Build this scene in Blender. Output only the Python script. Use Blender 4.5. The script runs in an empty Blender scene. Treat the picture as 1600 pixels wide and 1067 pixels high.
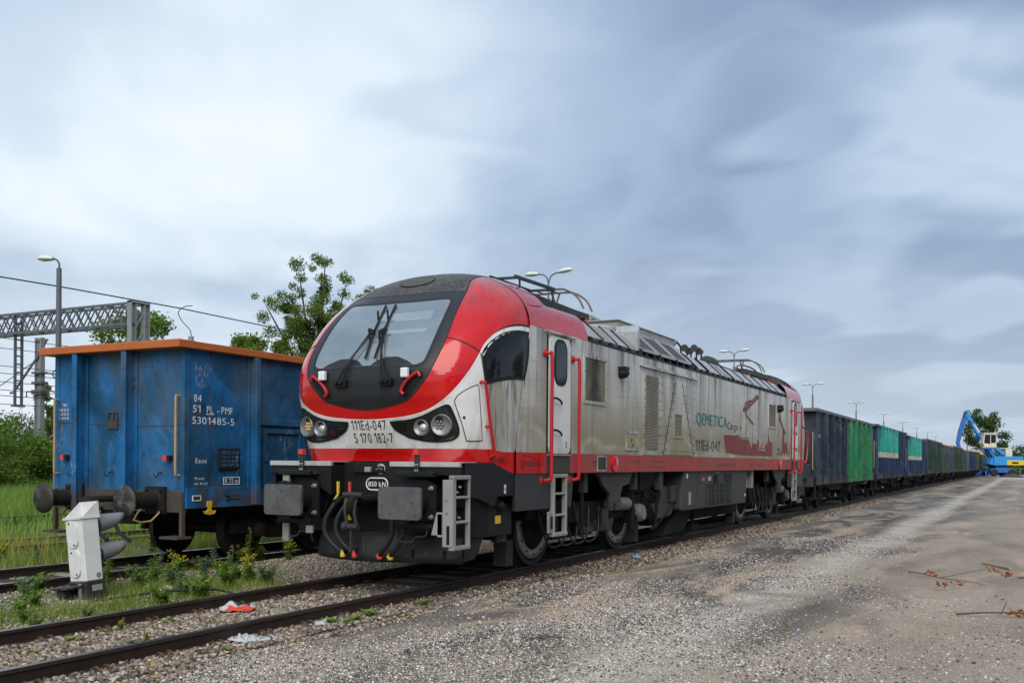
import bpy, bmesh, math, random
import numpy as np
from mathutils.geometry import tessellate_polygon
from mathutils import Vector, Matrix, noise as mnoise
rad = math.radians
scene = bpy.context.scene
COL = scene.collection
random.seed(7); rng = np.random.default_rng(11)

# ------------------------------------------------------------------ camera
cam_d = bpy.data.cameras.new('camera'); cam = bpy.data.objects.new('camera', cam_d); COL.objects.link(cam)
scene.camera = cam
cam.location = (-9.454, -7.347, 1.544)
yaw, roll = rad(27.74), rad(0.45)
fwd = Vector((math.cos(yaw), math.sin(yaw), 0)); rgt = Vector((math.sin(yaw), -math.cos(yaw), 0)); up = Vector((0, 0, 1))
r2 = rgt*math.cos(roll)+up*math.sin(roll); u2 = up*math.cos(roll)-rgt*math.sin(roll)
cam.matrix_world = Matrix(((r2.x, u2.x, -fwd.x, cam.location.x), (r2.y, u2.y, -fwd.y, cam.location.y), (r2.z, u2.z, -fwd.z, cam.location.z), (0, 0, 0, 1)))
cam_d.sensor_width = 36; cam_d.lens = 1531.4/1600*36
cam_d.shift_y = (721.3-533.5)/1600
cam_d.clip_start = 0.1; cam_d.clip_end = 6000

# ------------------------------------------------------------------ light
SUN_EL, SUN_AZ = rad(44), rad(204)      # azimuth counted from +x towards +y
sd = bpy.data.lights.new('sun', 'SUN'); sun = bpy.data.objects.new('sun', sd); COL.objects.link(sun)
sd.energy = 2.3; sd.angle = rad(60); sd.color = (1, .955, .88)
tos = Vector((math.cos(SUN_EL)*math.cos(SUN_AZ), math.cos(SUN_EL)*math.sin(SUN_AZ), math.sin(SUN_EL)))
sun.rotation_euler = tos.to_track_quat('Z', 'Y').to_euler()
scene.view_settings.view_transform = 'Standard'; scene.view_settings.look = 'None'
scene.view_settings.exposure = 0.42; scene.view_settings.gamma = 1
w = bpy.data.worlds.new('World'); scene.world = w; w.use_nodes = True
nt = w.node_tree; nt.nodes.clear()
def N(t, **k):
    n = nt.nodes.new(t)
    for a, b in k.items():
        if a == 'inp':
            for i, v in b.items():
                if hasattr(v, 'is_output'): nt.links.new(v, n.inputs[i])
                else: n.inputs[i].default_value = v
        else: setattr(n, a, b)
    return n
def math_(op, a, b=0., c=0., clamp=False):
    n = N('ShaderNodeMath', operation=op, inp={0: a, 1: b, 2: c}); n.use_clamp = clamp
    return n.outputs[0]
def maprange(v, a, b, c=0., d=1.):
    return N('ShaderNodeMapRange', inp={0: v, 1: a, 2: b, 3: c, 4: d}).outputs[0]
def mixc(f, a, b, blend='MIX'):
    n = N('ShaderNodeMix', data_type='RGBA', blend_type=blend)
    for i, v in ((0, f), (6, a), (7, b)):
        if hasattr(v, 'is_output'): nt.links.new(v, n.inputs[i])
        else: n.inputs[i].default_value = v if i == 0 else tuple(v)[:3]+(1,)
    return n.outputs[2]
def noise_(vec, scale=1., det=4., rough=.55, dist=0.):
    return N('ShaderNodeTexNoise', inp={'Vector': vec, 'Scale': scale, 'Detail': det, 'Roughness': rough, 'Distortion': dist}).outputs['Fac']
def mapping(vec, s=(1, 1, 1), l=(0, 0, 0), r=(0, 0, 0)):
    return N('ShaderNodeMapping', inp={'Vector': vec, 'Scale': s, 'Location': l, 'Rotation': r}).outputs[0]
sky = N('ShaderNodeTexSky', sky_type='NISHITA'); sky.sun_disc = False
sky.sun_elevation = SUN_EL; sky.sun_rotation = math.pi/2-SUN_AZ; sky.air_density = 1.2; sky.dust_density = 2.
SKY_BLOBS = [((.489, .839, .239), 30, .10), ((.734, .584, .347), 22, .12), ((.945, .192, .263), 15, .12), ((.976, .045, .212), 11, .10), ((.929, .140, .345), 24, -.11), ((.954, .248, .163), 13, -.10), ((.89, .31, .330), 10, -.06), ((.58, .72, .36), 15, -.09), ((.80, .31, .50), 16, -.03)]
bg1 = N('ShaderNodeBackground', inp={'Color': sky.outputs[0], 'Strength': .10})
tc = N('ShaderNodeTexCoord').outputs['Generated']
# clouds: a flat layer overhead, seen along the view direction
sx = N('ShaderNodeSeparateXYZ', inp={0: tc})
dz = math_('MAXIMUM', sx.outputs[2], 0.0)
den = math_('ADD', dz, 0.16)
cx = math_('DIVIDE', sx.outputs[0], den); cy = math_('DIVIDE', sx.outputs[1], den)
pl = N('ShaderNodeCombineXYZ', inp={0: cx, 1: cy, 2: 0.}).outputs[0]
plr = mapping(pl, r=(0, 0, rad(-27.7-12)), l=(1.05, -.25, 0))
big = noise_(mapping(plr, s=(.8, 1.0, 1)), .62, 2.0, .45, .3)
mid = noise_(mapping(plr, s=(1., 1., 1), l=(6.3, 1.2, 0)), 1.5, 2.5, .45, .2)
fine = noise_(mapping(plr, s=(.7, 1.3, 1), l=(9, 4, 0)), 4.2, 4., .5, .15)
v = math_('ADD', math_('MULTIPLY', big, .56), math_('ADD', math_('MULTIPLY', mid, .33), math_('MULTIPLY', fine, .11)))
side = N('ShaderNodeVectorMath', operation='DOT_PRODUCT', inp={0: tc, 1: (-rgt.x, -rgt.y, 0)}).outputs['Value']
v2 = math_('ADD', v, math_('MULTIPLY', side, .10))
# broad bright and heavy masses of the overcast, placed by direction
wv = N('ShaderNodeVectorMath', operation='ADD', inp={0: tc, 1: N('ShaderNodeCombineXYZ', inp={0: math_('MULTIPLY', math_('SUBTRACT', mid, .5), .22), 1: math_('MULTIPLY', math_('SUBTRACT', fine, .5), .07), 2: math_('MULTIPLY', math_('SUBTRACT', big, .5), .25)}).outputs[0]}).outputs[0]
for d_, w_, a_ in SKY_BLOBS:
    dd = N('ShaderNodeVectorMath', operation='DOT_PRODUCT', inp={0: wv, 1: d_}).outputs['Value']
    v2 = math_('ADD', v2, math_('MULTIPLY', math_('POWER', maprange(dd, math.cos(rad(w_)), 1.0), 1.3, clamp=True), a_))
ramp = N('ShaderNodeValToRGB', inp={0: v2})
e = ramp.color_ramp.elements
e[0].position = .25; e[0].color = (.135, .205, .325, 1)
e[1].position = .84; e[1].color = (.73, .775, .81, 1)
for p_, c_ in ((.39, (.205, .28, .415)), (.52, (.325, .425, .555)), (.64, (.475, .565, .675)), (.74, (.61, .69, .765))):
    q = e.new(p_); q.color = c_+(1,)
hz = maprange(sx.outputs[2], 0.0, .30, 1., 0.)
hz = math_('POWER', hz, 1.6, clamp=True)
hcol = mixc(maprange(side, -.5, .45, 0., 1.), (.42, .485, .56), (.68, .72, .765))
ccol = mixc(math_('MULTIPLY', hz, .74), ramp.outputs[0], hcol)
bg2 = N('ShaderNodeBackground', inp={'Color': ccol, 'Strength': 1.0})
mx = N('ShaderNodeMixShader', inp={0: .94, 1: bg1.outputs[0], 2: bg2.outputs[0]})
out = N('ShaderNodeOutputWorld'); nt.links.new(mx.outputs[0], out.inputs[0])

# ------------------------------------------------------------------ helpers
def tag(o, label=None, cat=None, group=None, kind=None):
    if label: o['label'] = label
    if cat: o['category'] = cat
    if group: o['group'] = group
    if kind: o['kind'] = kind
    return o
def thing(name, label, cat, loc=(0, 0, 0), rz=0., group=None):
    o = bpy.data.objects.new(name, None); COL.objects.link(o); o.location = loc; o.rotation_euler = (0, 0, rz)
    o.empty_display_size = .3
    return tag(o, label, cat, group)
def copy_tree(o, parent=None):
    c = o.copy(); COL.objects.link(c)
    c.parent = parent
    for ch in [x for x in bpy.data.objects if x.parent == o]: copy_tree(ch, c)
    return c
def cr(pts, n=6, closed=False):
    """Catmull-Rom through points (any dimension)"""
    P = [np.array(p, float) for p in pts]; out = []; m = len(P)
    if m < 3 and not closed: return [tuple(p) for p in P]
    for i in range(m if closed else m-1):
        if closed: a, b, c, d = P[i-1], P[i], P[(i+1) % m], P[(i+2) % m]
        else: a, b, c, d = P[max(i-1, 0)], P[i], P[i+1], P[min(i+2, m-1)]
        for k in range(n):
            t = k/n
            out.append(tuple(.5*((2*b)+(c-a)*t+(2*a-5*b+4*c-d)*t*t+(3*b-a-3*c+d)*t**3)))
    if not closed: out.append(tuple(P[-1]))
    return out
class MB:
    def __init__(s): s.v = []; s.f = []; s.sm = []
    def add(s, vs, fs, sm=False):
        o = len(s.v); s.v += [tuple(p) for p in vs]; s.f += [tuple(i+o for i in f) for f in fs]; s.sm += [sm]*len(fs); return s
    def bx(s, x0, x1, y0, y1, z0, z1, M=None):
        vs = [(x, y, z) for x in (x0, x1) for y in (y0, y1) for z in (z0, z1)]
        if M is not None: vs = [tuple(M @ Vector(p)) for p in vs]
        return s.add(vs, [(0, 1, 3, 2), (4, 6, 7, 5), (0, 4, 5, 1), (2, 3, 7, 6), (0, 2, 6, 4), (1, 5, 7, 3)])
    def bar(s, p, q, w, h, upv=(0, 0, 1)):
        """a box beam from p to q"""
        p, q = Vector(p), Vector(q); d = (q-p).normalized(); u = Vector(upv)
        if abs(d.dot(u)) > .95: u = Vector((1, 0, 0))
        a = d.cross(u).normalized()*w/2; b = a.cross(d).normalized()*h/2
        vs = [p-a-b, p+a-b, p+a+b, p-a+b, q-a-b, q+a-b, q+a+b, q-a+b]
        return s.add(vs, [(3, 2, 1, 0), (4, 5, 6, 7), (0, 1, 5, 4), (1, 2, 6, 5), (2, 3, 7, 6), (3, 0, 4, 7)])
    def tube(s, pts, r, n=8, cap=True, sm=True):
        P = [Vector(p) for p in pts]; R = r if isinstance(r, (list, tuple)) else [r]*len(P)
        vs = []; prev = None
        for i, p in enumerate(P):
            d = (P[min(i+1, len(P)-1)]-P[max(i-1, 0)])
            if d.length < 1e-9: d = Vector((0, 0, 1))
            d.normalize()
            if prev is None:
                a = d.orthogonal().normalized()
            else:
                a = prev-d*prev.dot(d)
                a = a.normalized() if a.length > 1e-6 else d.orthogonal().normalized()
            prev = a; b = d.cross(a)
            vs += [p+(a*math.cos(2*math.pi*k/n)+b*math.sin(2*math.pi*k/n))*R[i] for k in range(n)]
        fs = [(i*n+k, i*n+(k+1) % n, (i+1)*n+(k+1) % n, (i+1)*n+k) for i in range(len(P)-1) for k in range(n)]
        s.add(vs, fs, sm)
        if cap:
            o = len(s.v)-len(vs); s.f += [tuple(o+k for k in range(n-1, -1, -1)), tuple(o+(len(P)-1)*n+k for k in range(n))]; s.sm += [False, False]
        return s
    def lathe(s, prof, c, axis, n=24, cap=True):
        """prof: (distance along axis, radius)"""
        ax = Vector(axis).normalized(); a = ax.orthogonal().normalized(); b = ax.cross(a); c = Vector(c)
        vs = [c+ax*h+(a*math.cos(2*math.pi*k/n)+b*math.sin(2*math.pi*k/n))*r for h, r in prof for k in range(n)]
        for i in range(len(prof)-1):
            pass
        fs = [(i*n+k, i*n+(k+1) % n, (i+1)*n+(k+1) % n, (i+1)*n+k) for i in range(len(prof)-1) for k in range(n)]
        o = len(s.v); s.add(vs, fs, True)
        if cap: s.f += [tuple(o+k for k in range(n-1, -1, -1)), tuple(o+(len(prof)-1)*n+k for k in range(n))]; s.sm += [False, False]
        return s
    def prism(s, poly, y0, y1, axis='y'):
        """poly of (x,z) extruded in y (or (x,y) in z, or (y,z) in x)"""
        f = {'y': lambda p, t: (p[0], t, p[1]), 'z': lambda p, t: (p[0], p[1], t), 'x': lambda p, t: (t, p[0], p[1])}[axis]
        m = len(poly); vs = [f(p, y0) for p in poly]+[f(p, y1) for p in poly]
        fs = [tuple(range(m)), tuple(range(2*m-1, m-1, -1))]+[((i+1) % m, i, m+i, m+(i+1) % m) for i in range(m)]
        return s.add(vs, fs)
    def sheet(s, poly, y, axis='y'):
        f = {'y': lambda p, t: (p[0], t, p[1]), 'z': lambda p, t: (p[0], p[1], t), 'x': lambda p, t: (t, p[0], p[1])}[axis]
        return s.add([f(p, y) for p in poly], [tuple(range(len(poly)))])
    def build(s, name, mat=None, parent=None, bevel=0, fix=True):
        me = bpy.data.meshes.new(name); me.from_pydata(s.v, [], s.f); me.update()
        bm = bmesh.new(); bm.from_mesh(me)
        if fix: bmesh.ops.recalc_face_normals(bm, faces=bm.faces)
        if any(len(f.verts) > 4 for f in bm.faces): bmesh.ops.triangulate(bm, faces=[f for f in bm.faces if len(f.verts) > 4])
        bm.to_mesh(me); bm.free()
        if any(s.sm) and len(s.sm) == len(me.polygons): me.polygons.foreach_set('use_smooth', s.sm)
        elif any(s.sm):
            me.polygons.foreach_set('use_smooth', [True]*len(me.polygons))
            me.set_sharp_from_angle(angle=rad(40))
        o = bpy.data.objects.new(name, me); COL.objects.link(o)
        if mat: me.materials.append(mat)
        if parent: o.parent = parent
        if bevel:
            b = o.modifiers.new('bevel', 'BEVEL'); b.width = bevel; b.segments = 2; b.limit_method = 'ANGLE'; b.angle_limit = rad(40)
        return o
def numpy_mesh(name, V, F, mat, parent=None, smooth=False, uv=None):
    me = bpy.data.meshes.new(name); V = np.asarray(V, np.float32); F = np.asarray(F, np.int32); k = F.shape[1]
    me.vertices.add(len(V)); me.vertices.foreach_set('co', V.ravel())
    me.loops.add(F.size); me.loops.foreach_set('vertex_index', F.ravel())
    me.polygons.add(len(F)); me.polygons.foreach_set('loop_start', np.arange(0, F.size, k, dtype=np.int32)); me.polygons.foreach_set('loop_total', np.full(len(F), k, np.int32))
    if smooth: me.polygons.foreach_set('use_smooth', np.ones(len(F), bool))
    me.update(calc_edges=True); me.validate()
    o = bpy.data.objects.new(name, me); COL.objects.link(o); me.materials.append(mat)
    if parent: o.parent = parent
    return o

# ------------------------------------------------------------------ materials
def new_mat(name):
    global nt
    m = bpy.data.materials.new(name); m.use_nodes = True; nt = m.node_tree; nt.nodes.clear(); return m
def finish(base, rough=.5, metal=0., bump=None, spec=.5, coat=0., trans=None, emis=None, ior=1.45):
    p = N('ShaderNodeBsdfPrincipled')
    for k, v in (('Base Color', base), ('Roughness', rough), ('Metallic', metal), ('Specular IOR Level', spec), ('Coat Weight', coat), ('IOR', ior)):
        if hasattr(v, 'is_output'): nt.links.new(v, p.inputs[k])
        elif k == 'Base Color': p.inputs[k].default_value = tuple(v)[:3]+(1,)
        else: p.inputs[k].default_value = v
    p.inputs['Coat Roughness'].default_value = .08
    if bump: nt.links.new(bump, p.inputs['Normal'])
    sh = p.outputs[0]
    if trans:
        t = N('ShaderNodeBsdfTranslucent', inp={'Color': trans[1]}); sh = N('ShaderNodeMixShader', inp={0: trans[0], 1: sh, 2: t.outputs[0]}).outputs[0]
    o = N('ShaderNodeOutputMaterial'); nt.links.new(sh, o.inputs[0]); return p
def bump_(h, strength=.3, dist=.01):
    return N('ShaderNodeBump', inp={'Height': h, 'Strength': strength, 'Distance': dist}).outputs[0]
def obj_co(): return N('ShaderNodeTexCoord').outputs['Object']
def zof(co): return N('ShaderNodeSeparateXYZ', inp={0: co}).outputs
def layer(col, co, c2, scale=(1, 1, 1), lo=.5, hi=.65, amt=1., zr=None, det=5., dist=.3):
    f = maprange(noise_(mapping(co, s=scale), 1., det, .6, dist), lo, hi)
    f = math_('MULTIPLY', f, amt, clamp=True)
    if zr: f = math_('MULTIPLY', f, maprange(zof(co)[2], zr[0], zr[1]))
    return mixc(f, col, c2), f
def M(name, base, rough=.5, metal=0., layers=(), bump=None, spec=.5, coat=0., rvar=.12):
    m = new_mat(name); co = obj_co(); col = base
    for L in layers: col, _ = layer(col, co, **L)
    b = None
    if bump: b = bump_(noise_(mapping(co, s=(bump[0],)*3), 1., 4.), bump[1], .01)
    r = rough
    if rvar: r = math_('ADD', math_('MULTIPLY', math_('SUBTRACT', noise_(co, 2.5, 4.), .5), rvar*2), rough)
    finish(col, r, metal, b, spec, coat)
    return m
DUST = (.16, .125, .085)
grime = lambda a=.5, s=2., c=DUST: dict(c2=c, scale=(s, s, s), lo=.42, hi=.72, amt=a)
spot = lambda a=.8, s=18., c=(.05, .04, .03), lo=.66: dict(c2=c, scale=(s, s, s), lo=lo, hi=lo+.06, amt=a)
streak = lambda a=.6, c=(.03, .028, .025), zr=None, lo=.5, sx_=5., sz=.35: dict(c2=c, scale=(sx_, sx_, sz), lo=lo, hi=lo+.2, amt=a, zr=zr)

m_black = M('black_paint', (.009, .0095, .011), .45, spec=.25, layers=[grime(.3, 2., (.035, .034, .03))])
m_frame = M('windscreen_frame_paint', (.017, .018, .022), .38, layers=[grime(.25, 1.5, (.035, .035, .037)), spot(.3, 60, (.06, .06, .055), .68)])
m_cowl = M('dirty_black_roof', (.024, .023, .022), .5, layers=[dict(c2=(.105, .095, .08), scale=(26, 26, 2.2), lo=.42, hi=.66, amt=.75), grime(.5, 1.6, (.11, .10, .08))])
m_red = M('red_gloss_paint', (.54, .005, .006), .13, coat=.5, rvar=.04, layers=[dict(c2=(.30, .03, .03), scale=(2, 2, 2), lo=.4, hi=.8, amt=.3), dict(c2=(.055, .035, .03), scale=(17, 17, 6), lo=.48, hi=.62, amt=.95, zr=(3.2, 4.0)), dict(c2=(.30, .14, .12), scale=(1.5, 1.5, 1.5), lo=.35, hi=.6, amt=.6, zr=(3.35, 4.05)), spot(.5, 45, (.12, .02, .015), .70)])
m_redrail = M('red_handrail_paint', (.46, .010, .014), .35, layers=[grime(.25, 5., (.2, .03, .02))])
m_redstripe = M('faded_red_stripe', (.36, .035, .028), .5, layers=[grime(.75, .9, (.155, .065, .045)), spot(.5, 9, (.15, .05, .035), .55)])
m_white = M('white_nose_paint', (.72, .72, .70), .35, coat=.2, layers=[grime(.3, 1.6, (.52, .50, .45)), spot(.7, 34, (.14, .13, .11), .66), spot(.6, 70, (.10, .09, .07), .66), streak(.5, (.24, .22, .19), None, .52, 9, .8), dict(c2=(.34, .31, .26), scale=(2, 2, 2), lo=.35, hi=.6, amt=.6, zr=(1.95, 1.70))])
m_alum = M('bare_aluminium', (.60, .60, .58), .35, .6, layers=[grime(.4, 6, (.2, .19, .17))])
m_grey = M('dark_grey_paint', (.031, .033, .036), .5, spec=.35, layers=[grime(.55, 1.3, (.046, .041, .032)), streak(.4, (.022, .022, .022), None, .52, 6, .5)])
m_bumper = M('anthracite_paint', (.0105, .0112, .013), .5, spec=.22, layers=[grime(.4, 3., (.022, .021, .019))])
m_plough = M('plough_steel', (.013, .0138, .0155), .5, spec=.25, layers=[grime(.5, 4., (.042, .039, .036)), spot(.6, 22, (.12, .10, .08), .64)])
m_bufface = M('greased_buffer_plate', (.115, .115, .115), .42, .25, layers=[grime(.6, 5., (.045, .045, .045)), spot(.8, 26, (.02, .02, .02), .60), spot(.6, 45, (.22, .22, .21), .67)])
m_ladder = M('grey_ladder_paint', (.27, .27, .255), .5, layers=[grime(.6, 3., (.17, .15, .12))])
m_under = M('grimy_underframe', (.010, .009, .008), .85, spec=.25, layers=[grime(.6, 2., (.019, .016, .013))])
m_greyunder = M('grimy_grey_frame', (.052, .052, .048), .65, spec=.3, layers=[grime(.7, 1.7, (.030, .026, .020)), spot(.5, 9, (.03, .028, .024), .58)])
m_wheel = M('wheel_steel', (.017, .0145, .0125), .65, .2, layers=[grime(.5, 6., (.035, .027, .019))])
m_disc = M('brake_disc', (.30, .26, .24), .4, .5, layers=[grime(.4, 8., (.14, .10, .08))])
m_rubber = M('black_rubber', (.012, .012, .012), .6)
m_yellow = M('yellow_paint', (.62, .40, .02), .45, layers=[grime(.3, 8)])
m_redtag = M('red_plastic', (.60, .04, .03), .4, layers=[grime(.3, 8)])
m_whitetxt = M('white_lettering', (.72, .73, .72), .5, layers=[spot(.5, 20, (.25, .3, .36), .64)])
m_blacktxt = M('black_lettering', (.025, .025, .028), .5)
m_fadetxt = M('faded_dark_lettering', (.14, .045, .04), .5)
m_teal = M('teal_lettering', (.012, .17, .17), .45, layers=[grime(.3, 2)])
m_mural = M('dark_red_mural', (.20, .022, .018), .5, layers=[grime(.6, 1.0, (.12, .05, .035))])
m_chrome = M('lamp_reflector', (.21, .215, .215), .30, .6)
m_amber = M('amber_lens', (.60, .36, .10), .2)
m_roofpanel = M('roof_panel_silver', (.44, .46, .48), .4, .35, layers=[grime(.45, 2., (.28, .26, .23)), streak(.35, (.2, .19, .17), None, .5, 7, 7)])
m_rooffilter = M('roof_filter_mesh', (.055, .053, .052), .7, layers=[grime(.4, 20, (.10, .095, .09))])
m_roofbox = M('roof_box_paint', (.30, .30, .28), .55, layers=[grime(.6, 2., (.17, .155, .125))])
m_panto = M('pantograph_metal', (.045, .045, .045), .5, .4, layers=[grime(.4, 6, (.14, .12, .09))])
m_copper = M('brass_tube', (.17, .15, .105), .4, .5)
def silver_mat():
    m = new_mat('dirty_silver_body'); co = obj_co(); z = zof(co)[2]; x = zof(co)[0]
    col = mixc(noise_(mapping(co, s=(.6, .6, 1.2)), 1., 4.), (.69, .685, .645), (.56, .55, .515))
    low = math_('MULTIPLY', maprange(z, 3.0, 1.95), maprange(noise_(mapping(co, s=(.7, .7, 1.6)), 1., 6., .6, .5), .22, .52), clamp=True)
    col = mixc(math_('MULTIPLY', low, .97), col, (.30, .252, .152))
    brush = noise_(mapping(co, s=(1.2, 1.2, 42)), 1., 3., .7)
    col = mixc(math_('MULTIPLY', maprange(brush, .48, .68), .24), col, (.22, .19, .125))
    f = math_('MULTIPLY', maprange(noise_(mapping(co, s=(3.2, 3.2, .22)), 1., 6., .62, .6), .46, .66), maprange(z, 1.9, 3.35))
    col = mixc(math_('MULTIPLY', f, .85), col, (.10, .094, .08))
    f = math_('MULTIPLY', maprange(noise_(mapping(co, s=(9, 9, .5), r=(0, rad(8), 0)), 1., 5., .6, 1.2), .56, .66), .5)
    col = mixc(f, col, (.15, .14, .12))
    # oily drip below the roof joint above the grille
    dx = math_('ABSOLUTE', math_('ADD', math_('SUBTRACT', x, 4.32), math_('MULTIPLY', math_('SUBTRACT', noise_(mapping(co, s=(3, 3, 4)), 1., 4.), .5), .5)))
    f = math_('MULTIPLY', maprange(dx, .42, .03), maprange(z, 2.45, 2.75))
    f = math_('MULTIPLY', f, maprange(noise_(mapping(co, s=(14, 14, 1.6)), 1., 5.), .38, .6))
    col = mixc(math_('MULTIPLY', f, .95, clamp=True), col, (.028, .026, .022))
    finish(col, .48, .25, bump_(noise_(mapping(co, s=(5, 5, 5)), 1., 3.), .06, .01)); return m
m_silver = silver_mat()
def cheek_mat():
    m = new_mat('mud_streaked_cab_side'); co = obj_co(); z = zof(co)[2]
    col = mixc(noise_(co, 1.5, 4.), (.60, .60, .575), (.46, .45, .415))
    col = mixc(math_('MULTIPLY', maprange(noise_(mapping(co, s=(1.3, 1.3, .9)), 1., 5.), .38, .6), .75), col, (.255, .225, .165))
    f = maprange(noise_(mapping(co, s=(13, 13, 1.5), r=(0, rad(-14), 0)), 1., 6., .65, .8), .50, .60)
    col = mixc(math_('MULTIPLY', f, .72), col, (.085, .075, .06))
    f = maprange(noise_(mapping(co, s=(4, 4, .5), r=(0, rad(-10), 0)), 1., 6., .65, .8), .50, .66)
    col = mixc(math_('MULTIPLY', f, .45), col, (.16, .145, .115))
    finish(col, .5, .1); return m
m_cheek = cheek_mat()
def grille_mat():
    m = new_mat('louvre_slats'); co = obj_co()
    wv = N('ShaderNodeTexWave', wave_type='BANDS', bands_direction='Z', inp={'Vector': co, 'Scale': 12., 'Distortion': 0.}).outputs['Fac']
    col = mixc(maprange(wv, .25, .75), (.11, .10, .072), (.36, .33, .245))
    dx = math_('ABSOLUTE', math_('ADD', math_('SUBTRACT', zof(co)[0], 4.30), math_('MULTIPLY', math_('SUBTRACT', noise_(mapping(co, s=(4, 4, 3)), 1., 4.), .5), .5)))
    col = mixc(math_('MULTIPLY', maprange(dx, .32, .06), .92), col, (.022, .020, .018))
    col = mixc(math_('MULTIPLY', maprange(noise_(co, 3., 4.), .45, .65), .35), col, (.10, .085, .05))
    finish(col, .6, .1, bump_(wv, .8, .02)); return m
m_grille = grille_mat()
def glass_mat(name, tint, rough=.04, spec=.5):
    m = new_mat(name); co = obj_co()
    col = mixc(maprange(noise_(mapping(co, s=(2, 2, 2)), 1., 4.), .4, .7), tint, tuple(c*1.5+.012 for c in tint))
    finish(col, math_('ADD', math_('MULTIPLY', noise_(co, 5., 3.), .05), rough), 0., None, spec, 0., ior=1.5); return m
m_glass = glass_mat('dark_side_glass', (.005, .0055, .006), .03, .35)
def windscreen_mat(name='pale_windscreen_glass', k=1.):  # bright sky reflection put into a pale, part-metal base colour
    m = new_mat(name); co = obj_co()
    col = mixc(maprange(noise_(mapping(co, s=(1.2, .9, 2.)), 1., 3.), .4, .65), (.29*k, .345*k, .37*k), (.39*k, .445*k, .46*k))
    finish(col, .09, .62, None, .8, .6); return m
m_screen = windscreen_mat()
m_smoked = M('smoked_headlight_cover', (.012, .012, .014), .12, coat=.5, rvar=.02)
m_bolt = M('zinc_bolts', (.32, .31, .28), .45, .6)
# ================================================================== LOCOMOTIVE
LL = 21.9
loco = thing('locomotive', 'red, black and dirty silver electric locomotive with a rounded nose and 111Ed-047 on its front', 'locomotive')
ZT_ = [1.0, 1.35, 1.54, 1.7, 2.0, 2.2, 2.4, 2.73, 3.2, 3.64, 4.0, 4.3]
XT_ = [0.829, 0.821, 0.833, 0.772, 0.651, 0.6, 0.55, 0.571, 0.866, 1.19, 1.503, 1.786]
CC = np.array([2.9, 0, 2.4])
from_cr = cr([(z, x) for z, x in zip(ZT_, XT_)], 8)
ZI = np.array([p[0] for p in from_cr]); XI = np.array([p[1] for p in from_cr])
def noseF(x, y, z):
    t = np.clip((z-2.75)/1.248, 0, 1); t = t*t*(3-2*t); pp = 5.9-3.641*t
    return (np.abs(y)/1.5)**pp+(np.maximum(0, 2.6-x)/(2.6-np.interp(z, ZI, XI)))**3.25+(np.maximum(0, z-2.861)/1.313)**3.521-1
def nose_hit(A):
    """surface points of the cab shell for (azimuth, elevation) in degrees seen from inside the cab"""
    A = np.radians(np.asarray(A, float)); d = np.stack([-np.cos(A[:, 1])*np.cos(A[:, 0]), -np.cos(A[:, 1])*np.sin(A[:, 0]), np.sin(A[:, 1])], 1)
    lo = np.zeros(len(A)); hi = np.full(len(A), 6.)
    for _ in range(48):
        m = (lo+hi)/2; q = CC+d*m[:, None]; s = noseF(q[:, 0], q[:, 1], q[:, 2]) < 0
        lo = np.where(s, m, lo); hi = np.where(s, hi, m)
    return CC+d*lo[:, None]
def nose_n(q):
    h = 1e-3; g = np.stack([(noseF(*(q+e).T)-noseF(*(q-e).T)) for e in np.eye(3)*h], 1)
    return g/np.linalg.norm(g, axis=1)[:, None]
def nose_x(y, z):
    lo, hi = 0.2, 2.6
    for _ in range(40):
        m = (lo+hi)/2
        if noseF(m, y, z) > 0: lo = m
        else: hi = m
    return (lo+hi)/2
def to_ang(x, y, z):
    d = np.array([x, y, z])-CC
    return (math.degrees(math.atan2(-d[1], -d[0])), math.degrees(math.atan2(d[2], math.hypot(d[0], d[1]))))
def patch(name, poly, mat, off=0., parent=None, step=2.2, thick=0.):
    """a piece of the cab skin: polygon in (azimuth, elevation), cut into a fine grid and wrapped on the shell"""
    poly = [p for i, p in enumerate(poly) if abs(p[0]-poly[i-1][0])+abs(p[1]-poly[i-1][1]) > 1e-4]
    bm = bmesh.new(); vs = [bm.verts.new((a, b, 0)) for a, b in poly]
    [bm.faces.new([vs[i] for i in t]) for t in tessellate_polygon([[Vector((a, b, 0)) for a, b in poly]])]
    for ax in (0, 1):
        lo = min(p[ax] for p in poly); hi = max(p[ax] for p in poly); k = math.ceil(lo/step)*step
        while k < hi:
            no = (1, 0, 0) if ax == 0 else (0, 1, 0)
            bmesh.ops.bisect_plane(bm, geom=bm.verts[:]+bm.edges[:]+bm.faces[:], plane_co=(k, k, 0), plane_no=no, dist=1e-5); k += step
    bmesh.ops.remove_doubles(bm, verts=bm.verts[:], dist=1e-4)
    A = np.array([v.co[:2] for v in bm.verts]); q = nose_hit(A); n = nose_n(q)
    q = q+n*off
    bm.normal_update()
    for v, p in zip(bm.verts, q): v.co = p
    bm.normal_update()
    bm.verts.index_update()
    flip = [fc for fc in bm.faces if fc.normal.dot(Vector(n[fc.verts[0].index])) < 0]
    bmesh.ops.reverse_faces(bm, faces=flip)
    me = bpy.data.meshes.new(name); bm.to_mesh(me); bm.free()
    me.polygons.foreach_set('use_smooth', [True]*len(me.polygons))
    me.normals_split_custom_set_from_vertices([tuple(x) for x in n])
    o = bpy.data.objects.new(name, me); COL.objects.link(o); me.materials.append(mat)
    if parent: o.parent = parent
    return o
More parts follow.
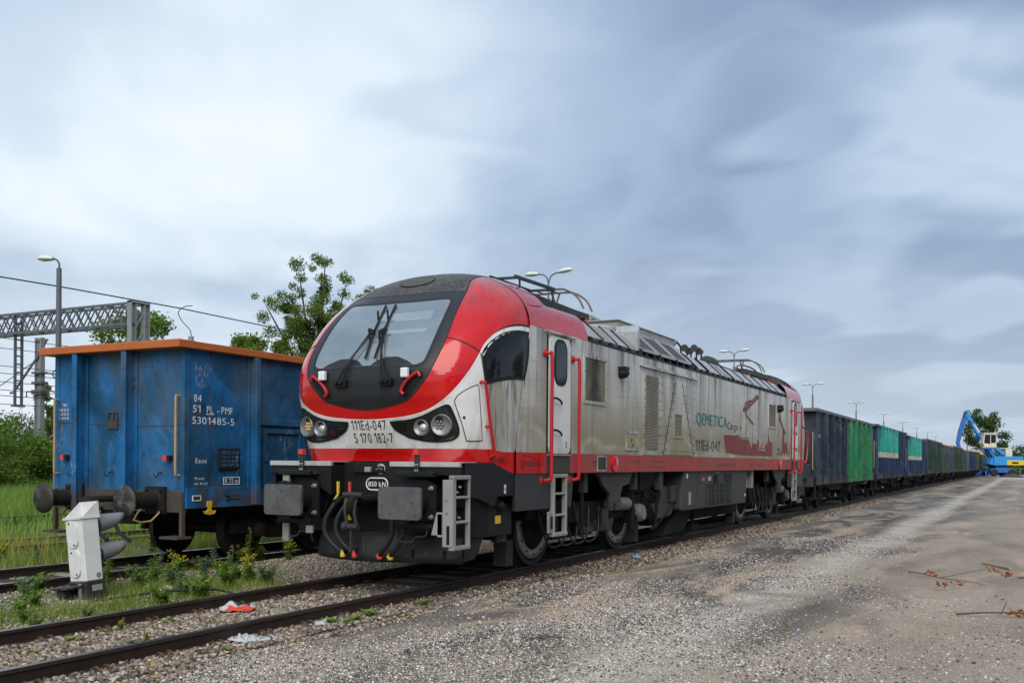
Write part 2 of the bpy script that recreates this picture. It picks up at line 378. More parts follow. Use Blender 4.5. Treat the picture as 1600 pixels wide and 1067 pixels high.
def strip(name, line, wdt, mat, off=.003, parent=None):
    """a thin seam following a line on the cab skin"""
    L = [np.array(p, float) for p in line]; V = []
    q = nose_hit(L); n = nose_n(q)
    for i in range(len(q)):
        t = q[min(i+1, len(q)-1)]-q[max(i-1, 0)]; s = np.cross(t, n[i]); s /= np.linalg.norm(s)+1e-9
        V += [q[i]+n[i]*off-s*wdt/2, q[i]+n[i]*off+s*wdt/2]
    b = MB(); b.add(V, [(2*i, 2*i+1, 2*i+3, 2*i+2) for i in range(len(q)-1)]); return b.build(name, mat, parent)
mir = lambda P: [(-a, b) for a, b in P]
cA = cr([(0, -5.44), (7.03, -4.67), (12.47, -3.27), (15.61, -2.04), (20.21, 2.63), (22.93, 7.41), (26.08, 16.26), (28.55, 26.44), (32.69, 39.54), (37.5, 52.), (51.71, 60.02), (68.2, 64.45), (86.19, 66.01)], 5)
cB = cr([(0, -8.72), (7.01, -8.4), (15.17, -7.38), (21.46, -5.41), (26.53, -2.08), (30.25, 1.91), (33.59, 6.66), (36.64, 12.19)], 5)
cC = cr([(36.64, 12.19), (38.92, 15.91), (42.93, 20.45), (47.58, 23.93), (53.06, 26.62), (59.0, 28.5), (64.51, 29.3)], 4)
cD = cr([(64.51, 29.3), (62.65, 34.53), (61.82, 38.04), (60.02, 42.43), (56.89, 47.3), (51.71, 52.74), (46.4, 58.0)], 4)
cR = cr([(86.19, 66.01), (86.99, 59.57), (87.4, 54.5), (87.69, 49.42)], 3)
cE = cr([(0, 41.3), (10, 41.15), (17.82, 40.65), (32.69, 39.54)], 4)
cG = cr([(0, 36.35), (6.65, 36.11), (13.18, 35.73), (24.85, 35.36)], 3)+cr([(24.85, 35.36), (26.3, 34.6), (26.6, 33.0), (26.2, 30.8), (23.68, 20.59), (20.9, 9.9), (19.7, 7.9), (18., 7.2), (15.55, 7.2), (8.93, 7.43), (0, 7.69)], 4)
cH = cr([(7.98, -9.35), (9.1, -8.9), (13.3, -8.48), (16.1, -8.0), (19.92, -6.82), (24.32, -4.67), (26.51, -3.79), (27.58, -4.1), (28.3, -5.37), (29.77, -9.06), (30.34, -11.62), (29.78, -13.33), (27.77, -14.47), (23.95, -15.01), (19.28, -14.95), (14.34, -14.21), (12.93, -13.55), (9.67, -11.9)], 4, True)
cHi = cr([(16.04, -8.71), (19.91, -7.05), (24.31, -4.99), (26.03, -4.57), (27.11, -5.3), (29.15, -9.05), (29.7, -11.32), (29.2, -12.75), (27.6, -13.9), (23.98, -14.3), (19.33, -14.2), (14.45, -13.3), (11.0, -11.87), (9.3, -9.6), (13.0, -9.05)], 4, True)
cK = cr([(36.64, 12.19), (37.55, 7.09), (38.27, 2.2), (39.88, -8.55), (41.15, -17.48), (41.46, -19.14)], 5)
cS = cr([(64.51, 29.3), (62.44, 21.98), (59.05, 6.61), (56.25, -8.26), (53.87, -20.28), (53.4, -25.8), (53.22, -28.28)], 4)
cW = cr([(37.08, 12.07), (38.15, 14.22), (40.8, 17.29), (45.05, 20.81), (50.02, 23.52), (56.0, 25.68), (63.0, 27.2)], 4)+cr([(63.0, 27.2), (62.19, 17.05), (59.15, 6.9)], 4)[1:]+cr([(59.15, 6.9), (52.56, 6.24), (47.04, 5.11), (42.53, 3.87), (38.26, 2.41)], 3)[1:]
cWi = cr([(38.07, 11.6), (40.85, 15.9), (45.11, 19.6), (50.11, 22.4), (55.69, 24.5), (60.9, 25.9)], 4)+cr([(60.9, 25.9), (60.0, 16.41), (57.4, 8.0)], 3)[1:]+cr([(57.4, 8.0), (51.74, 7.46), (46.38, 6.14), (41.71, 4.72), (38.96, 3.6)], 3)[1:]
cT = cr([(35.43, 2.0), (36.06, 0.8), (36.6, -5.42), (37.4, -14.0), (37.0, -14.9), (32.9, -14.6), (32.3, -14.0), (30.89, -9.09), (28.97, -3.55), (28.97, -2.64), (29.85, -1.19), (32.48, 0.65)], 3, True)
# stripe lines on the nose (z = 1.67 and 1.535)
def zline(zs, ys): return [to_ang(nose_x(y, z), y, z) for y, z in zip(ys, zs)]
ysn = [0, -.3, -.6, -.85, -1.05, -1.2, -1.3, -1.40]
cS1 = zline([1.70]*8, ysn); cS0 = zline([1.535]*8, ysn)
cS1b = [cS1[-1]]+[to_ang(x, y, z) for x, y, z in ((1.5, -1.44, 1.672), (1.765, -1.475, 1.67))]
cS0b = [cS0[-1]]+[to_ang(x, y, z) for x, y, z in ((1.5, -1.44, 1.46), (1.77, -1.475, 1.39))]
cK = cr([(36.64, 12.19), (37.55, 7.09), (38.27, 2.2), (39.6, -8.55), cS1[-1]], 5)
def seam_at(lo_el):   # piece of the slanted cab seam below an elevation
    return lo_el
sS1, sS0 = cS1b[-1], cS0b[-1]
cSu = [p for p in cS if p[1] > sS1[1]+.5]
def nose_half(s, root):
    mm = (lambda P: P) if s > 0 else mir
    near = s > 0
    patch('red_hood', mm(cB[:-1]+cC[:-1]+cD[:-1]+[p for p in cA[::-1] if p[1] <= 57.5]), m_red, 0, root)
    patch('hood_rear', mm([(46.4, 58.0)]+[p for p in cA if p[1] > 57.9]+cR+[to_ang(2.85, -1.33, 3.70), to_ang(2.15, -1.41, 3.66)]+[p for p in cD if p[1] > 39.][:-1]), m_red, 0, root)
    patch('nose_panel', mm(cS1[:-1]+cK[::-1]+cB[::-1][1:]), m_white, 0, root)
    patch('cab_side_panel', mm(cK[:-1]+cS1b+cSu[::-1]+cC[::-1][1:-1]), m_cheek, 0, root)
    patch('red_stripe', mm(cS0+cS1b[:1]+cS1[::-1][1:]), m_red, .001, root)
    patch('side_stripe', mm(cS0b+cS1b[::-1]), m_redstripe if not near else m_red, .001, root)
    patch('windscreen_surround', mm([p for p in cA if p[1] < 39.6]+cE[::-1]+cG), m_frame, .004, root)
    patch('roof_cowl', mm(cE+[p for p in cA if p[1] > 39.6]+[(86.19, 76.), (80., 88.), (0., 88.)]), m_cowl, .003, root)
    # seams
    sm = []
    strip('hood_seam', mm(cA), .016, m_rubber, .006, root); strip('hood_joint', mm(cr([(26.08, 16.26), (28.53, 15.78), (31.48, 14.73), (34.46, 13.44), (36.64, 12.19)], 4)), .018, m_rubber, .004, root)
    strip('panel_joint', mm(cC+cD[1:]), .022, m_rubber, .004, root)
    strip('panel_joint', mm(cK[:10]), .014, m_rubber, .005, root); strip('cab_joint', mm(cS), .018, m_rubber, .005, root)
    strip('band_edge', mm(cB), .020, m_white, .004, root); strip('cowl_seam', mm(cE), .010, m_rubber, .006, root)
    wf = patch('side_window', mm(cWi), m_glass, .012, root)
    fr = patch('window_frame', mm(cW), m_black, .007, root, 3); fr.parent = wf
    strip('window_trim', mm(cr([(37.0, 11.8), (38.9, 15.2), (42.0, 18.7), (45.9, 21.7), (50.5, 24.1), (56.4, 26.3), (63.1, 27.9)], 4)), .07, m_white, .006, root)
    hl = patch('headlight', mm(cH), m_black, .012, root, 3)
    patch('cover', mm(cHi), m_smoked, .016, hl, 3)
    for (yy, zz, r_, kind) in ((-.775, 1.955, .098, 0), (-1.03, 1.985, .128, 1)):
        c = np.array([nose_x(yy, zz), yy, zz]); n = nose_n(c[None])[0]; n = Vector((-1, n[1]*.75, 0)).normalized()
        c = Vector(c)+n*.012; c.y *= s; n.y *= s
        b = MB(); b.lathe([(-.03, r_*1.03), (.034, r_*1.03), (.042, r_*.98), (.036, r_*.92), (.024, r_*.75), (.014, r_*.45), (.012, r_*.02)], c, n, 28, False); lp = b.build('lamp', m_chrome, hl)
        for p_ in lp.data.polygons: p_.use_smooth = True
        b = MB()
        if kind == 0:
            b.lathe([(.0, r_*.50), (.026, r_*.48), (.036, r_*.34), (.040, r_*.02)], c-Vector((0, .022, 0)), n, 20, False); b.build('lens', m_alum, hl)
        else:
            a = n.cross(Vector((0, 0, 1))).normalized()
            for k in range(7):
                t = k*math.pi/3; rr = 0 if k == 6 else r_*.34
                q = c+a*(rr*math.cos(t)+.03*(1 if near else -1))+Vector((0, 0, 1))*(rr*math.sin(t))
                b.lathe([(.0, r_*.15), (.028, r_*.14), (.034, r_*.02)], q, n, 10, False)
            b.build('led_cluster', m_chrome if near else m_amber, hl)
    for k in range(3):   # fins at the inner end of the headlight
        a0 = nose_hit(mm([(9.9+k*.55, -9.4-k*1.25), (14.2-.2*k, -9.3-k*1.15)])); q0, q1 = Vector(a0[0]), Vector(a0[1]); b = MB(); b.tube([q0+Vector((-.022, 0, 0)), q1+Vector((-.026, 0, 0))], .010, 6); b.build('fin', m_black, hl)
    ht = patch('hatch', mm(cT), m_white, .006, root, 3)
    strip('hatch_gap', mm(cT+cT[:1]), .010, m_black, .008, ht)
    q = nose_hit(mm([(31.6, -7.6)]))[0]; n = nose_n(q[None])[0]; b = MB(); b.lathe([(0, .018), (.012, .016)], q+n*.004, n, 10); b.build('lock', m_under, ht)
    # corner handrail
    b = MB(); P0 = [np.array(p) for p in ((1.05, -1.375, 2.52), (1.03, -1.43, 2.52), (1.06, -1.45, 2.46), (1.17, -1.455, 2.0), (1.275, -1.455, 1.68), (1.285, -1.44, 1.62), (1.29, -1.385, 1.60))]
    P = [(p[0], p[1]*s, p[2]) for p in cr(P0, 4)]; b.tube(P, .021, 8); b.tube([(1.17, -1.38*s, 1.98), (1.175, -1.455*s, 1.98)], .016, 6); b.build('handrail', m_redrail, root)
    # front mirror camera box and curved grab handle
    x = nose_x(.63, 2.62); b = MB(); b.bx(x-.085, x-.02, -.63*s-.05, -.63*s+.05, 2.56, 2.68); cb = b.build('camera_box', m_whitetxt, root, .015); b = MB(); b.bx(x-.022, x+.01, -.63*s-.055, -.63*s+.055, 2.54, 2.66); b.build('bracket', m_black, cb)
    yz = cr([(-.60, 2.36), (-.57, 2.41), (-.65, 2.52), (-.76, 2.60), (-.81, 2.615), (-.835, 2.57)], 5)
    b = MB(); b.tube([(nose_x(y, z)-.045, y*s, z) for y, z in yz], .021, 8); b.build('grab_handle', m_redrail, root)
    yz = cr([(-.585, 2.33), (-.545, 2.385), (-.66, 2.53), (-.77, 2.625), (-.83, 2.63), (-.855, 2.575), (-.78, 2.48), (-.68, 2.37), (-.63, 2.33)], 3, True)
    ga = [to_ang(nose_x(y, z), y*s, z) for y, z in yz]; patch('handle_recess', ga, m_black, .0065, root, 3)
    # wiper pair
    base = Vector((nose_x(.345, 2.53)-.02, -.345*s, 2.53)); tipz = 3.58; 
    yb, yt = (-.115, -.03) if near else (.03, .125)
    blade = [Vector((nose_x(y, z)-.035, y, z)) for y, z in ((yb, 2.83), ((yb+yt)/2, 3.2), (yt, 3.58))]
    b = MB(); b.tube(blade, .016, 6); wp = b.build('wiper', m_rubber, root)
    b = MB(); hub = Vector((nose_x((yb+yt)/2, 3.2)-.075, (yb+yt)/2-.015*s, 3.2))
    for o_, z_, r_ in ((-.035, 0, .013), (.035, -.03, .011)):
        q0 = base+Vector((-.03, o_*s, 0)); q1 = hub+Vector((0, -o_*s*.8, z_)); L_ = []
        for t in np.linspace(0, 1, 9): p_ = q0.lerp(q1, t); L_.append((min(p_.x, nose_x(p_.y, p_.z)-.055), p_.y, p_.z))
        b.tube(L_, r_, 6)
    b.bar(hub+Vector((0, .05*s, -.02)), hub+Vector((.02, -.05*s, .02)), .03, .05); b.tube([hub, blade[1]], .02, 6)
    for q in (.3, .7): p_ = blade[0].lerp(blade[2], q); b.bar(p_+Vector((-.02, 0, -.13)), p_+Vector((-.02, .02*(1 if near else 1), .13)), .018, .02)
    b.build('wiper_arm', m_black, wp)
    b = MB(); b.bx(base.x-.045, base.x+.03, base.y-.09, base.y+.09, 2.47, 2.56); b.lathe([(0, .028), (.05, .022)], base+Vector((-.04, -.035*s, -.01)), (-1, 0, 0), 10); b.lathe([(0, .028), (.05, .022)], base+Vector((-.04, .035*s, -.01)), (-1, 0, 0), 10); b.build('wiper_pivot', m_black, wp, .01)
    # recessed lines on the black front panel
    for L in (([(-.50, 2.25), (-.585, 2.70)]), ([(-.235, 2.245), (-.25, 2.53)]), ([(-.235, 2.245), (-.50, 2.30)])):
        strip('panel_line', [to_ang(nose_x(L[0][0]+(L[1][0]-L[0][0])*t, L[0][1]+(L[1][1]-L[0][1])*t), (L[0][0]+(L[1][0]-L[0][0])*t)*s, L[0][1]+(L[1][1]-L[0][1])*t) for t in np.linspace(0, 1, 8)], .012, m_rubber, .007, root)
def make_nose(root):
    for s in (1, -1): nose_half(s, root)
    g = cG[1:-1]
    ws = patch('windscreen', cG[:1]+g+cG[-1:]+mir(g)[::-1], m_screen, .002, root)
    strip('seal', cG+mir(cG)[::-1], .035, m_rubber, .006, ws)
    # reflections and cab interior painted as paler rectangles on the glass, destination-lamp cover in the roof cowl
    patch('pale_patch', [(-4.5, 30.0), (20.5, 29.0), (19.7, 24.5), (-4.6, 26.0)], m_palepatch, .004, ws, 3); patch('pale_patch', [(3., 21.6), (19.3, 20.8), (18.9, 19.1), (2.8, 20.0)], m_palepatch, .004, ws, 3)
    for s in (1, -1):
        arc = [(s*a, e_) for a, e_ in ((1.5, 8.2), (3.5, 9.8), (7., 10.8), (11, 10.6), (14.5, 9.0), (16.5, 7.7), (9, 7.9))]; patch('dust_patch', arc, m_frame, .0035, ws, 3)
    c = nose_hit([(0, 53.)])[0]; n = nose_n(c[None])[0]; a = np.cross(n, (0, 1, 0)); a /= np.linalg.norm(a); t = np.linspace(0, 2*math.pi, 40)
    ring = [to_ang(*(c+a*.17*math.cos(k)+np.array((0, 1, 0))*.26*math.sin(k))) for k in t[:-1]]
    patch('lamp_cover', ring, m_cowl, .012, root, 3); strip('cover_gap', ring+ring[:1], .014, m_rubber, .014, root)
m_palepatch = windscreen_mat('pale_reflection_glass', 1.35)  # paler glass for the reflections and cab interior painted on the screen
make_nose(loco)
# ------------------------------------------------------------------ lettering
GL = {}
def glyph(ch, bold=0.):
    if (ch, bold) not in GL:
        c = bpy.data.curves.new('t', 'FONT'); c.body = ch; c.size = 1.; c.resolution_u = 3; c.offset = bold
        o = bpy.data.objects.new('t', c); COL.objects.link(o); bpy.context.view_layer.update()
        me = bpy.data.meshes.new_from_object(o.evaluated_get(bpy.context.evaluated_depsgraph_get())); bpy.data.objects.remove(o); bpy.data.curves.remove(c)
        GL[ch, bold] = ([tuple(v.co[:2]) for v in me.vertices], [tuple(p.vertices) for p in me.polygons]); bpy.data.meshes.remove(me)
    return GL[ch, bold]
def text_mesh(s, height, mat, place, name='lettering', parent=None, wid=None, bold=0., align='LEFT', shear=0.):
    """flat letters; place(x, y) gives the 3D point of a spot on the lettering plane"""
    V, Fc, x = [], [], 0.
    for ch in s:
        if ch == ' ': x += .30; continue
        if ch == '1': vs = [(.17, 0), (.265, 0), (.265, .72), (.195, .72), (.13, .64), (0., .575), (0., .49), (.10, .53), (.17, .58)]; fs = [(0, 1, 2, 3, 8), (3, 4, 8), (4, 5, 6, 7, 8)]
        else: vs, fs = glyph(ch, bold)
        xs_ = [p[0] for p in vs]; o = len(V); V += [(p[0]-min(xs_)+x, p[1]) for p in vs]; Fc += [tuple(i+o for i in f) for f in fs]; x += max(xs_)-min(xs_)+.13
    me = bpy.data.meshes.new(name); x1 = max(p[0] for p in V); sy = height/.72; sx_ = sy if wid is None else wid/x1
    me.from_pydata([place(p[0]*sx_, p[1]*sy) for p in V], [], Fc); me.update()
    b = bmesh.new(); b.from_mesh(me); bmesh.ops.triangulate(b, faces=b.faces); b.to_mesh(me); b.free()
    ob = bpy.data.objects.new(name, me); COL.objects.link(ob); me.materials.clear(); me.materials.append(mat)
    if parent: ob.parent = parent
    return ob
def on_side(x0, z0, y=-1.506): return lambda a, b: (x0+a, y, z0+b)
def on_nose(y0, z0): return lambda a, b: (nose_x(y0-a, z0+b)-.005, y0-a, z0+b)
text_mesh('111Ed-047', .125, m_blacktxt, on_nose(.285, 1.932), parent=loco, wid=.535)
text_mesh('5 170 182-7', .125, m_blacktxt, on_nose(.285, 1.772), parent=loco, wid=.60)
def side_text(s, h, m, x, z, wd=None, bold=0., y=-1.506, par=None): return text_mesh(s, h, m, on_side(x, z, y), parent=par or loco, wid=wd, bold=bold)
side_text('QEMETICA', .245, m_teal, 9.52, 2.325, 2.26, 0.)
side_text('QEMETICA', .245, m_teal, 9.535, 2.325, 2.26, 0., -1.5068)
side_text('Cargo', .165, m_blacktxt, 11.83, 2.30, .86)
side_text('111Ed-047', .225, m_blacktxt, 9.5, 1.80, 1.76)
side_text('2', .085, m_blacktxt, 3.24, 1.75, None, 0., -1.532)
for s_, x_, w_ in (('GAMA', 1.34, .30),):
    text_mesh(s_, .062, m_blacktxt, lambda a, b: (1.28+a, -1.42-.065*(a/.3)-.004, 1.545+b), parent=loco, wid=w_, bold=.02)
side_text('pesa', .105, m_blacktxt, 1.95, 1.485, .50, .01)
side_text('Bydgoszcz SA', .025, m_fadetxt, 1.96, 1.425, .5)
b = MB(); P_ = cr([(1.93, 1.47), (1.93, 1.62), (2.1, 1.628), (2.3, 1.59), (2.52, 1.49)], 6); b.tube([(x, -1.505, z) for x, z in P_], .005, 4); b.build('emblem', m_blacktxt, loco)
side_text('TS', .08, m_fadetxt, 4.22, 1.49, .26); side_text('111', .05, m_fadetxt, 6.0, 1.53, .3); side_text('Masa 84 t', .04, m_fadetxt, 7.0, 1.56, .6); side_text('Hamulec', .04, m_fadetxt, 7.0, 1.46, .5); side_text('R 1', .06, m_fadetxt, 8.0, 1.50, .28)
side_text('PL-LOTOS 1117 170', .06, m_fadetxt, 11.05, 1.49, 1.5); side_text('REW 19.10.23', .05, m_fadetxt, 13.8, 1.49, 1.2)

# ------------------------------------------------------------------ mural on the side: ship and harbour cranes
b = MB(); Y_ = -1.505
SHIP = [(11.53, 2.15), (11.75, 2.17), (12.55, 2.18), (12.72, 2.21), (12.82, 2.18), (12.89, 2.11), (13.72, 2.1), (13.79, 2.02), (13.91, 1.92), (14.0, 1.92), (14.05, 2.04), (14.69, 2.01), (14.62, 1.88), (15.37, 1.86), (15.36, 2.01), (15.55, 2.05), (15.62, 2.12), (15.66, 2.28), (15.72, 2.29), (15.76, 2.12), (15.83, 2.11), (16.15, 2.09), (16.1, 1.92), (16.18, 1.74), (12.9, 1.74), (11.73, 1.78)]
b.sheet(SHIP, Y_); sh = b.build('mural', m_mural, loco)
b = MB()
lay = [0]
def ln(p, q, r=.012): lay[0] += 1; y_ = Y_-.002-.00035*lay[0]; b.bar((p[0], y_, p[1]), (q[0], y_, q[1]), r*2, .0002, (0, 1, 0))
b.sheet([(13.3, 2.73), (14.12, 2.53), (14.17, 2.47), (13.99, 2.49), (13.39, 2.67)], Y_)
b.sheet([(13.32, 2.73), (13.46, 2.73), (13.49, 2.86), (13.34, 2.84)], Y_-.0012)
for p, q in (((13.13, 2.77), (14.43, 3.20)), ((13.30, 2.75), (14.6, 3.17)), ((14.43, 3.2), (14.6, 3.17)), ((13.17, 2.8), (13.43, 2.98)), ((13.43, 2.98), (13.92, 3.05)), ((13.43, 2.98), (13.6, 2.9))): ln(p, q, .022)
for k in range(7): t = k/7; ln((13.13+1.3*t, 2.77+.43*t), (13.3+1.3*(t+.07), 2.75+.42*(t+.07)), .010)
for (x, z0, z1) in ((12.96, 2.09, 2.79), (13.43, 2.12, 2.73), (14.04, 2.05, 2.46), (14.585, 2.13, 3.17), (15.0, 1.86, 2.12), (15.9, 2.1, 2.2)): ln((x, z0), (x, z1), .011)
b.sheet([(12.88, 2.38), (12.94, 2.31), (12.99, 2.31), (13.05, 2.38)], Y_); b.sheet([(14.52, 2.13), (14.54, 2.01), (14.69, 2.01), (14.69, 2.13)], Y_)
b.sheet([(16.95, 2.98), (16.88, 2.67), (17.0, 2.67), (17.55, 2.34), (17.73, 2.36), (17.08, 2.72)], Y_-.0015); ln((16.83, 2.23), (16.82, 2.79), .012); b.sheet([(16.87, 1.98), (16.70, 1.90), (17.04, 1.9)], Y_)
b.sheet([(17.30, 2.10), (17.86, 2.13), (17.93, 1.89), (18.1, 1.84), (16.68, 1.84), (17.28, 1.87)], Y_); b.sheet([(17.31, 2.45), (17.27, 2.11), (17.50, 2.12), (17.46, 2.42)], Y_-.001)
for k in range(6): b.sheet([(16.68+k*.27, 1.84), (16.68+k*.27, 1.76), (16.78+k*.27, 1.76), (16.78+k*.27, 1.84)], Y_)
for x0, x1, z in ((12.9, 13.7, 2.135), (14.7, 15.35, 1.93)): ln((x0, z), (x1, z), .008)
b.build('cranes', m_mural, sh)

# ------------------------------------------------------------------ body shell
SEC = [(-1.5, 1.39), (-1.5, 3.37), (-1.47, 3.52), (-1.43, 3.62), (-1.36, 3.70)]
x0b, x1b = 1.79, LL-1.79
for s in (1, -1):
    b = MB(); pts = [(seam, -1.5*s, z) for seam, z in ((1.77, 1.672), (1.79, 1.9), (1.95, 2.6), (2.1, 3.15), (2.15, 3.37))]+[(LL-x, -1.5*s, z) for x, z in ((2.15, 3.37), (2.1, 3.15), (1.95, 2.6), (1.79, 1.9), (1.77, 1.672))]
    b.add(pts, [tuple(range(len(pts)))]); b.build('body_side', m_silver, loco)
    b = MB(); pts = [(1.77, -1.502*s, 1.39), (1.77, -1.502*s, 1.672), (LL-1.77, -1.502*s, 1.672), (LL-1.77, -1.502*s, 1.39)]; b.add(pts, [(0, 1, 2, 3)]); b.build('side_stripe', m_redstripe, loco)
b = MB(); pts = [(1.77, -1.503, 1.39), (1.77, -1.503, 1.672), (2.62, -1.503, 1.672), (2.62, -1.503, 1.39)]; b.add(pts, [(0, 1, 2, 3)]); b.build('side_stripe', m_red, loco)
# floor, inner core keeping light out, roof deck
b = MB(); b.bx(1.9, LL-1.9, -1.46, 1.46, 1.385, 1.42); b.bx(2.9, LL-2.9, -1.15, 1.15, 3.56, 3.60); b.bx(1.2, 2.2, -1.2, 1.2, 1.4, 1.44); b.bx(LL-2.2, LL-1.2, -1.2, 1.2, 1.4, 1.44); b.build('floor', m_under, loco)
b = MB(); b.bx(3.0, LL-3.0, -1.16, 1.16, 3.60, 3.66); b.build('roof_deck', m_roofbox, loco)
# sloping red roof edge behind each cab
def shoulder(x0, x1, s):
    b = MB(); sec = [(-1.503, 3.365), (-1.478, 3.50), (-1.44, 3.60), (-1.36, 3.70), (-1.29, 3.755), (-1.22, 3.76)]
    n_ = 8; vs = [(x0+(x1-x0)*i/n_, y*s, z) for i in range(n_+1) for y, z in sec]; k = len(sec)
    b.add(vs, [(i*k+j, i*k+j+1, (i+1)*k+j+1, (i+1)*k+j) for i in range(n_) for j in range(k-1)], True); b.build('roof_edge', m_red, loco)
for s in (1, -1):
    for xa, xb in ((2.15, 4.08), (LL-4.08, LL-2.15)): shoulder(xa, xb, s)
    for xa, xb in ((2.85, 4.08), (LL-4.08, LL-2.85)): b = MB(); b.bx(xa, xb, -1.225*s-.01, -1.225*s+.01, 3.6, 3.75); b.build('roof_edge_inner', m_cowl, loco)
for xa in (2.85, LL-2.85):
    b = MB(); b.prism([(-1.33, 3.4), (-1.33, 3.70), (-1.2, 3.84), (-1.0, 3.98), (-.7, 4.09), (-.3, 4.155), (0, 4.165), (.3, 4.155), (.7, 4.09), (1.0, 3.98), (1.2, 3.84), (1.33, 3.70), (1.33, 3.4)], xa-.01, xa+.01, 'x'); b.build('hood_bulkhead', m_cowl, loco)
# dark gutter along the roof joint with small brackets
for s in (1, -1):
    b = MB(); b.bx(4.08, LL-4.08, min(-1.505*s, -1.40*s), max(-1.505*s, -1.40*s), 3.355, 3.385)
    b.bx(4.08, LL-4.08, min(-1.44*s, -1.38*s), max(-1.44*s, -1.38*s), 3.38, 3.47)
    x = 4.2
    while x < LL-4.1: b.prism([(x, 3.385), (x+.12, 3.385), (x+.03, 3.445), (x, 3.445)], -1.497*s, -1.43*s); x += .41
    b.build('gutter', m_black, loco)
# silver roof panels leaning inwards
def roof_panel(x0, x1, s, mat, y0=-1.475, z0=3.45, y1=-1.16, z1=3.74, th=.02):
    b = MB(); vs = [(x0, y0*s, z0), (x1, y0*s, z0), (x1, y1*s, z1), (x0, y1*s, z1)]; vs += [(x, y+.04*s, z-th-.03) for x, y, z in vs]
    b.add(vs, [(0, 1, 2, 3), (7, 6, 5, 4), (0, 4, 5, 1), (1, 5, 6, 2), (2, 6, 7, 3), (3, 7, 4, 0)]); return b.build('roof_panel', mat, loco)
for s in (1, -1):
    for x0, x1 in ((4.1, 4.72), (4.74, 5.3), (5.32, 5.82), (5.84, 6.32), (9.70, 10.3), (10.5, 11.35), (11.37, 12.3), (12.42, 13.3), (13.32, 14.2), (14.22, 15.1), (15.12, 16.0), (16.02, 16.8), (16.82, LL-4.1)):
        pn = roof_panel(x0, x1, s, m_roofpanel)
        if s == 1 and (abs(x0-4.74) < .01 or abs(x0-5.84) < .01 or abs(x0-11.37) < .01):
            b = MB(); n_ = 12
            for k in range(n_):
                t = .12+.76*k/(n_-1); xa, xb = (x0+.06, x1-.06)
                if x0 > 11: xa, xb = x0+.3, x1-.3
                xx = xa+(xb-xa)*k/(n_-1)
                b.bar((xx, -1.445, 3.485), (xx, -1.20, 3.712), .012, .016)
            b.build('vent', m_roofbox, pn)
        b = MB(); b.bar((x0-.01, -1.478*s, 3.45), (x0-.01, -1.155*s, 3.755), .022, .03); b.build('rib', m_black, pn)
    if True:
        # mesh filters of the resistor cabinet
        for k in range(3):
            x0 = 6.42+k*.96; f = roof_panel(x0+.05, x0+.93, s, m_rooffilter, -1.45, 3.50, -1.03, 3.875)
            b = MB(); c4_ = [(x0+.02, -1.455*s, 3.492), (x0+.955, -1.455*s, 3.492), (x0+.955, -1.022*s, 3.888), (x0+.02, -1.022*s, 3.888)]
            for i in range(4): b.bar(c4_[i], c4_[(i+1) % 4], .045, .05)
            b.build('filter_frame', m_roofpanel, f)
        b = MB(); b.bx(6.40, 9.34, min(-1.44*s, -1.2*s), max(-1.44*s, -1.2*s), 3.385, 3.49)
        for k in range(4): b.bx(6.38+k*.96, 6.46+k*.96, min(-1.495*s, -1.2*s), max(-1.495*s, -1.2*s), 3.38, 3.49)
        b.build('filter_bracket', m_black, loco)
        b = MB(); b.prism([(6.30, 3.40), (6.40, 3.40), (6.40, 3.50), (6.40, 3.9), (6.30, 3.78)], -1.46*s, -1.05*s); b.build('cabinet_end', m_roofpanel, loco)
b = MB(); b.bx(6.45, 9.55, -1.04, 1.04, 3.66, 3.90); b.build('cabinet', m_roofbox, loco)
b = MB(); b.bx(6.6, 9.75, -.98, .98, 3.90, 4.03); b.bx(6.55, 9.8, -1.0, 1.0, 4.03, 4.055)
b.build('cabinet_lid', m_roofbox, loco, .012)
b = MB(); b.tube([(6.7, -.3, 4.05), (6.9, -.3, 4.16), (7.3, -.3, 4.13), (7.6, -.3, 4.06)], .07, 8); b.build('air_pipe', m_roofbox, loco)
b = MB(); b.bx(7.9, 8.2, -.6, -.35, 4.05, 4.16); b.bx(7.96, 8.1, -.55, -.4, 4.155, 4.2); b.build('roof_fitting', m_roofbox, loco)
b = MB(); b.tube([(9.0, -.6, 4.06), (9.3, -.6, 4.12), (9.6, -.6, 4.07)], .06, 8); b.build('air_pipe', m_roofbox, loco)
b = MB(); b.lathe([(0, .34), (.17, .34), (.21, .30), (.23, .15), (.235, .01)], (6.05, -.75, 3.66), (0, 0, 1), 28); b.build('antenna_dome', m_roofpanel, loco)
b = MB()
b.tube([(9.85, -.9, 3.75), (9.9, -.9, 3.95), (10.1, -.9, 4.05), (10.35, -.9, 3.98), (10.4, -.9, 3.75)], .022, 6); b.lathe([(-.06, .10), (.06, .10)], (9.75, -.8, 4.02), (1, 0, 0), 14); b.lathe([(-.06, .08), (.06, .08)], (10.0, -.7, 3.95), (1, 0, 0), 14); b.bx(9.7, 10.2, -.9, -.6, 3.68, 3.9)
b.build('cable_gland', m_panto, loco)
for k, (xx, yy, zz) in enumerate(((11.2, -.95, 4.03), (11.25, -.72, 4.05), (11.55, -.95, 4.0), (11.6, -.70, 4.02))):
    b = MB(); b.lathe([(-.12, .080), (-.10, .072), (-.02, .042), (.12, .03), (.16, .05)], (xx, yy, zz), (1, .1, .05), 16); b.tube([(xx+.1, yy, zz), (xx+.12, yy, 3.7)], .02, 6); b.build('horn', m_panto, loco)
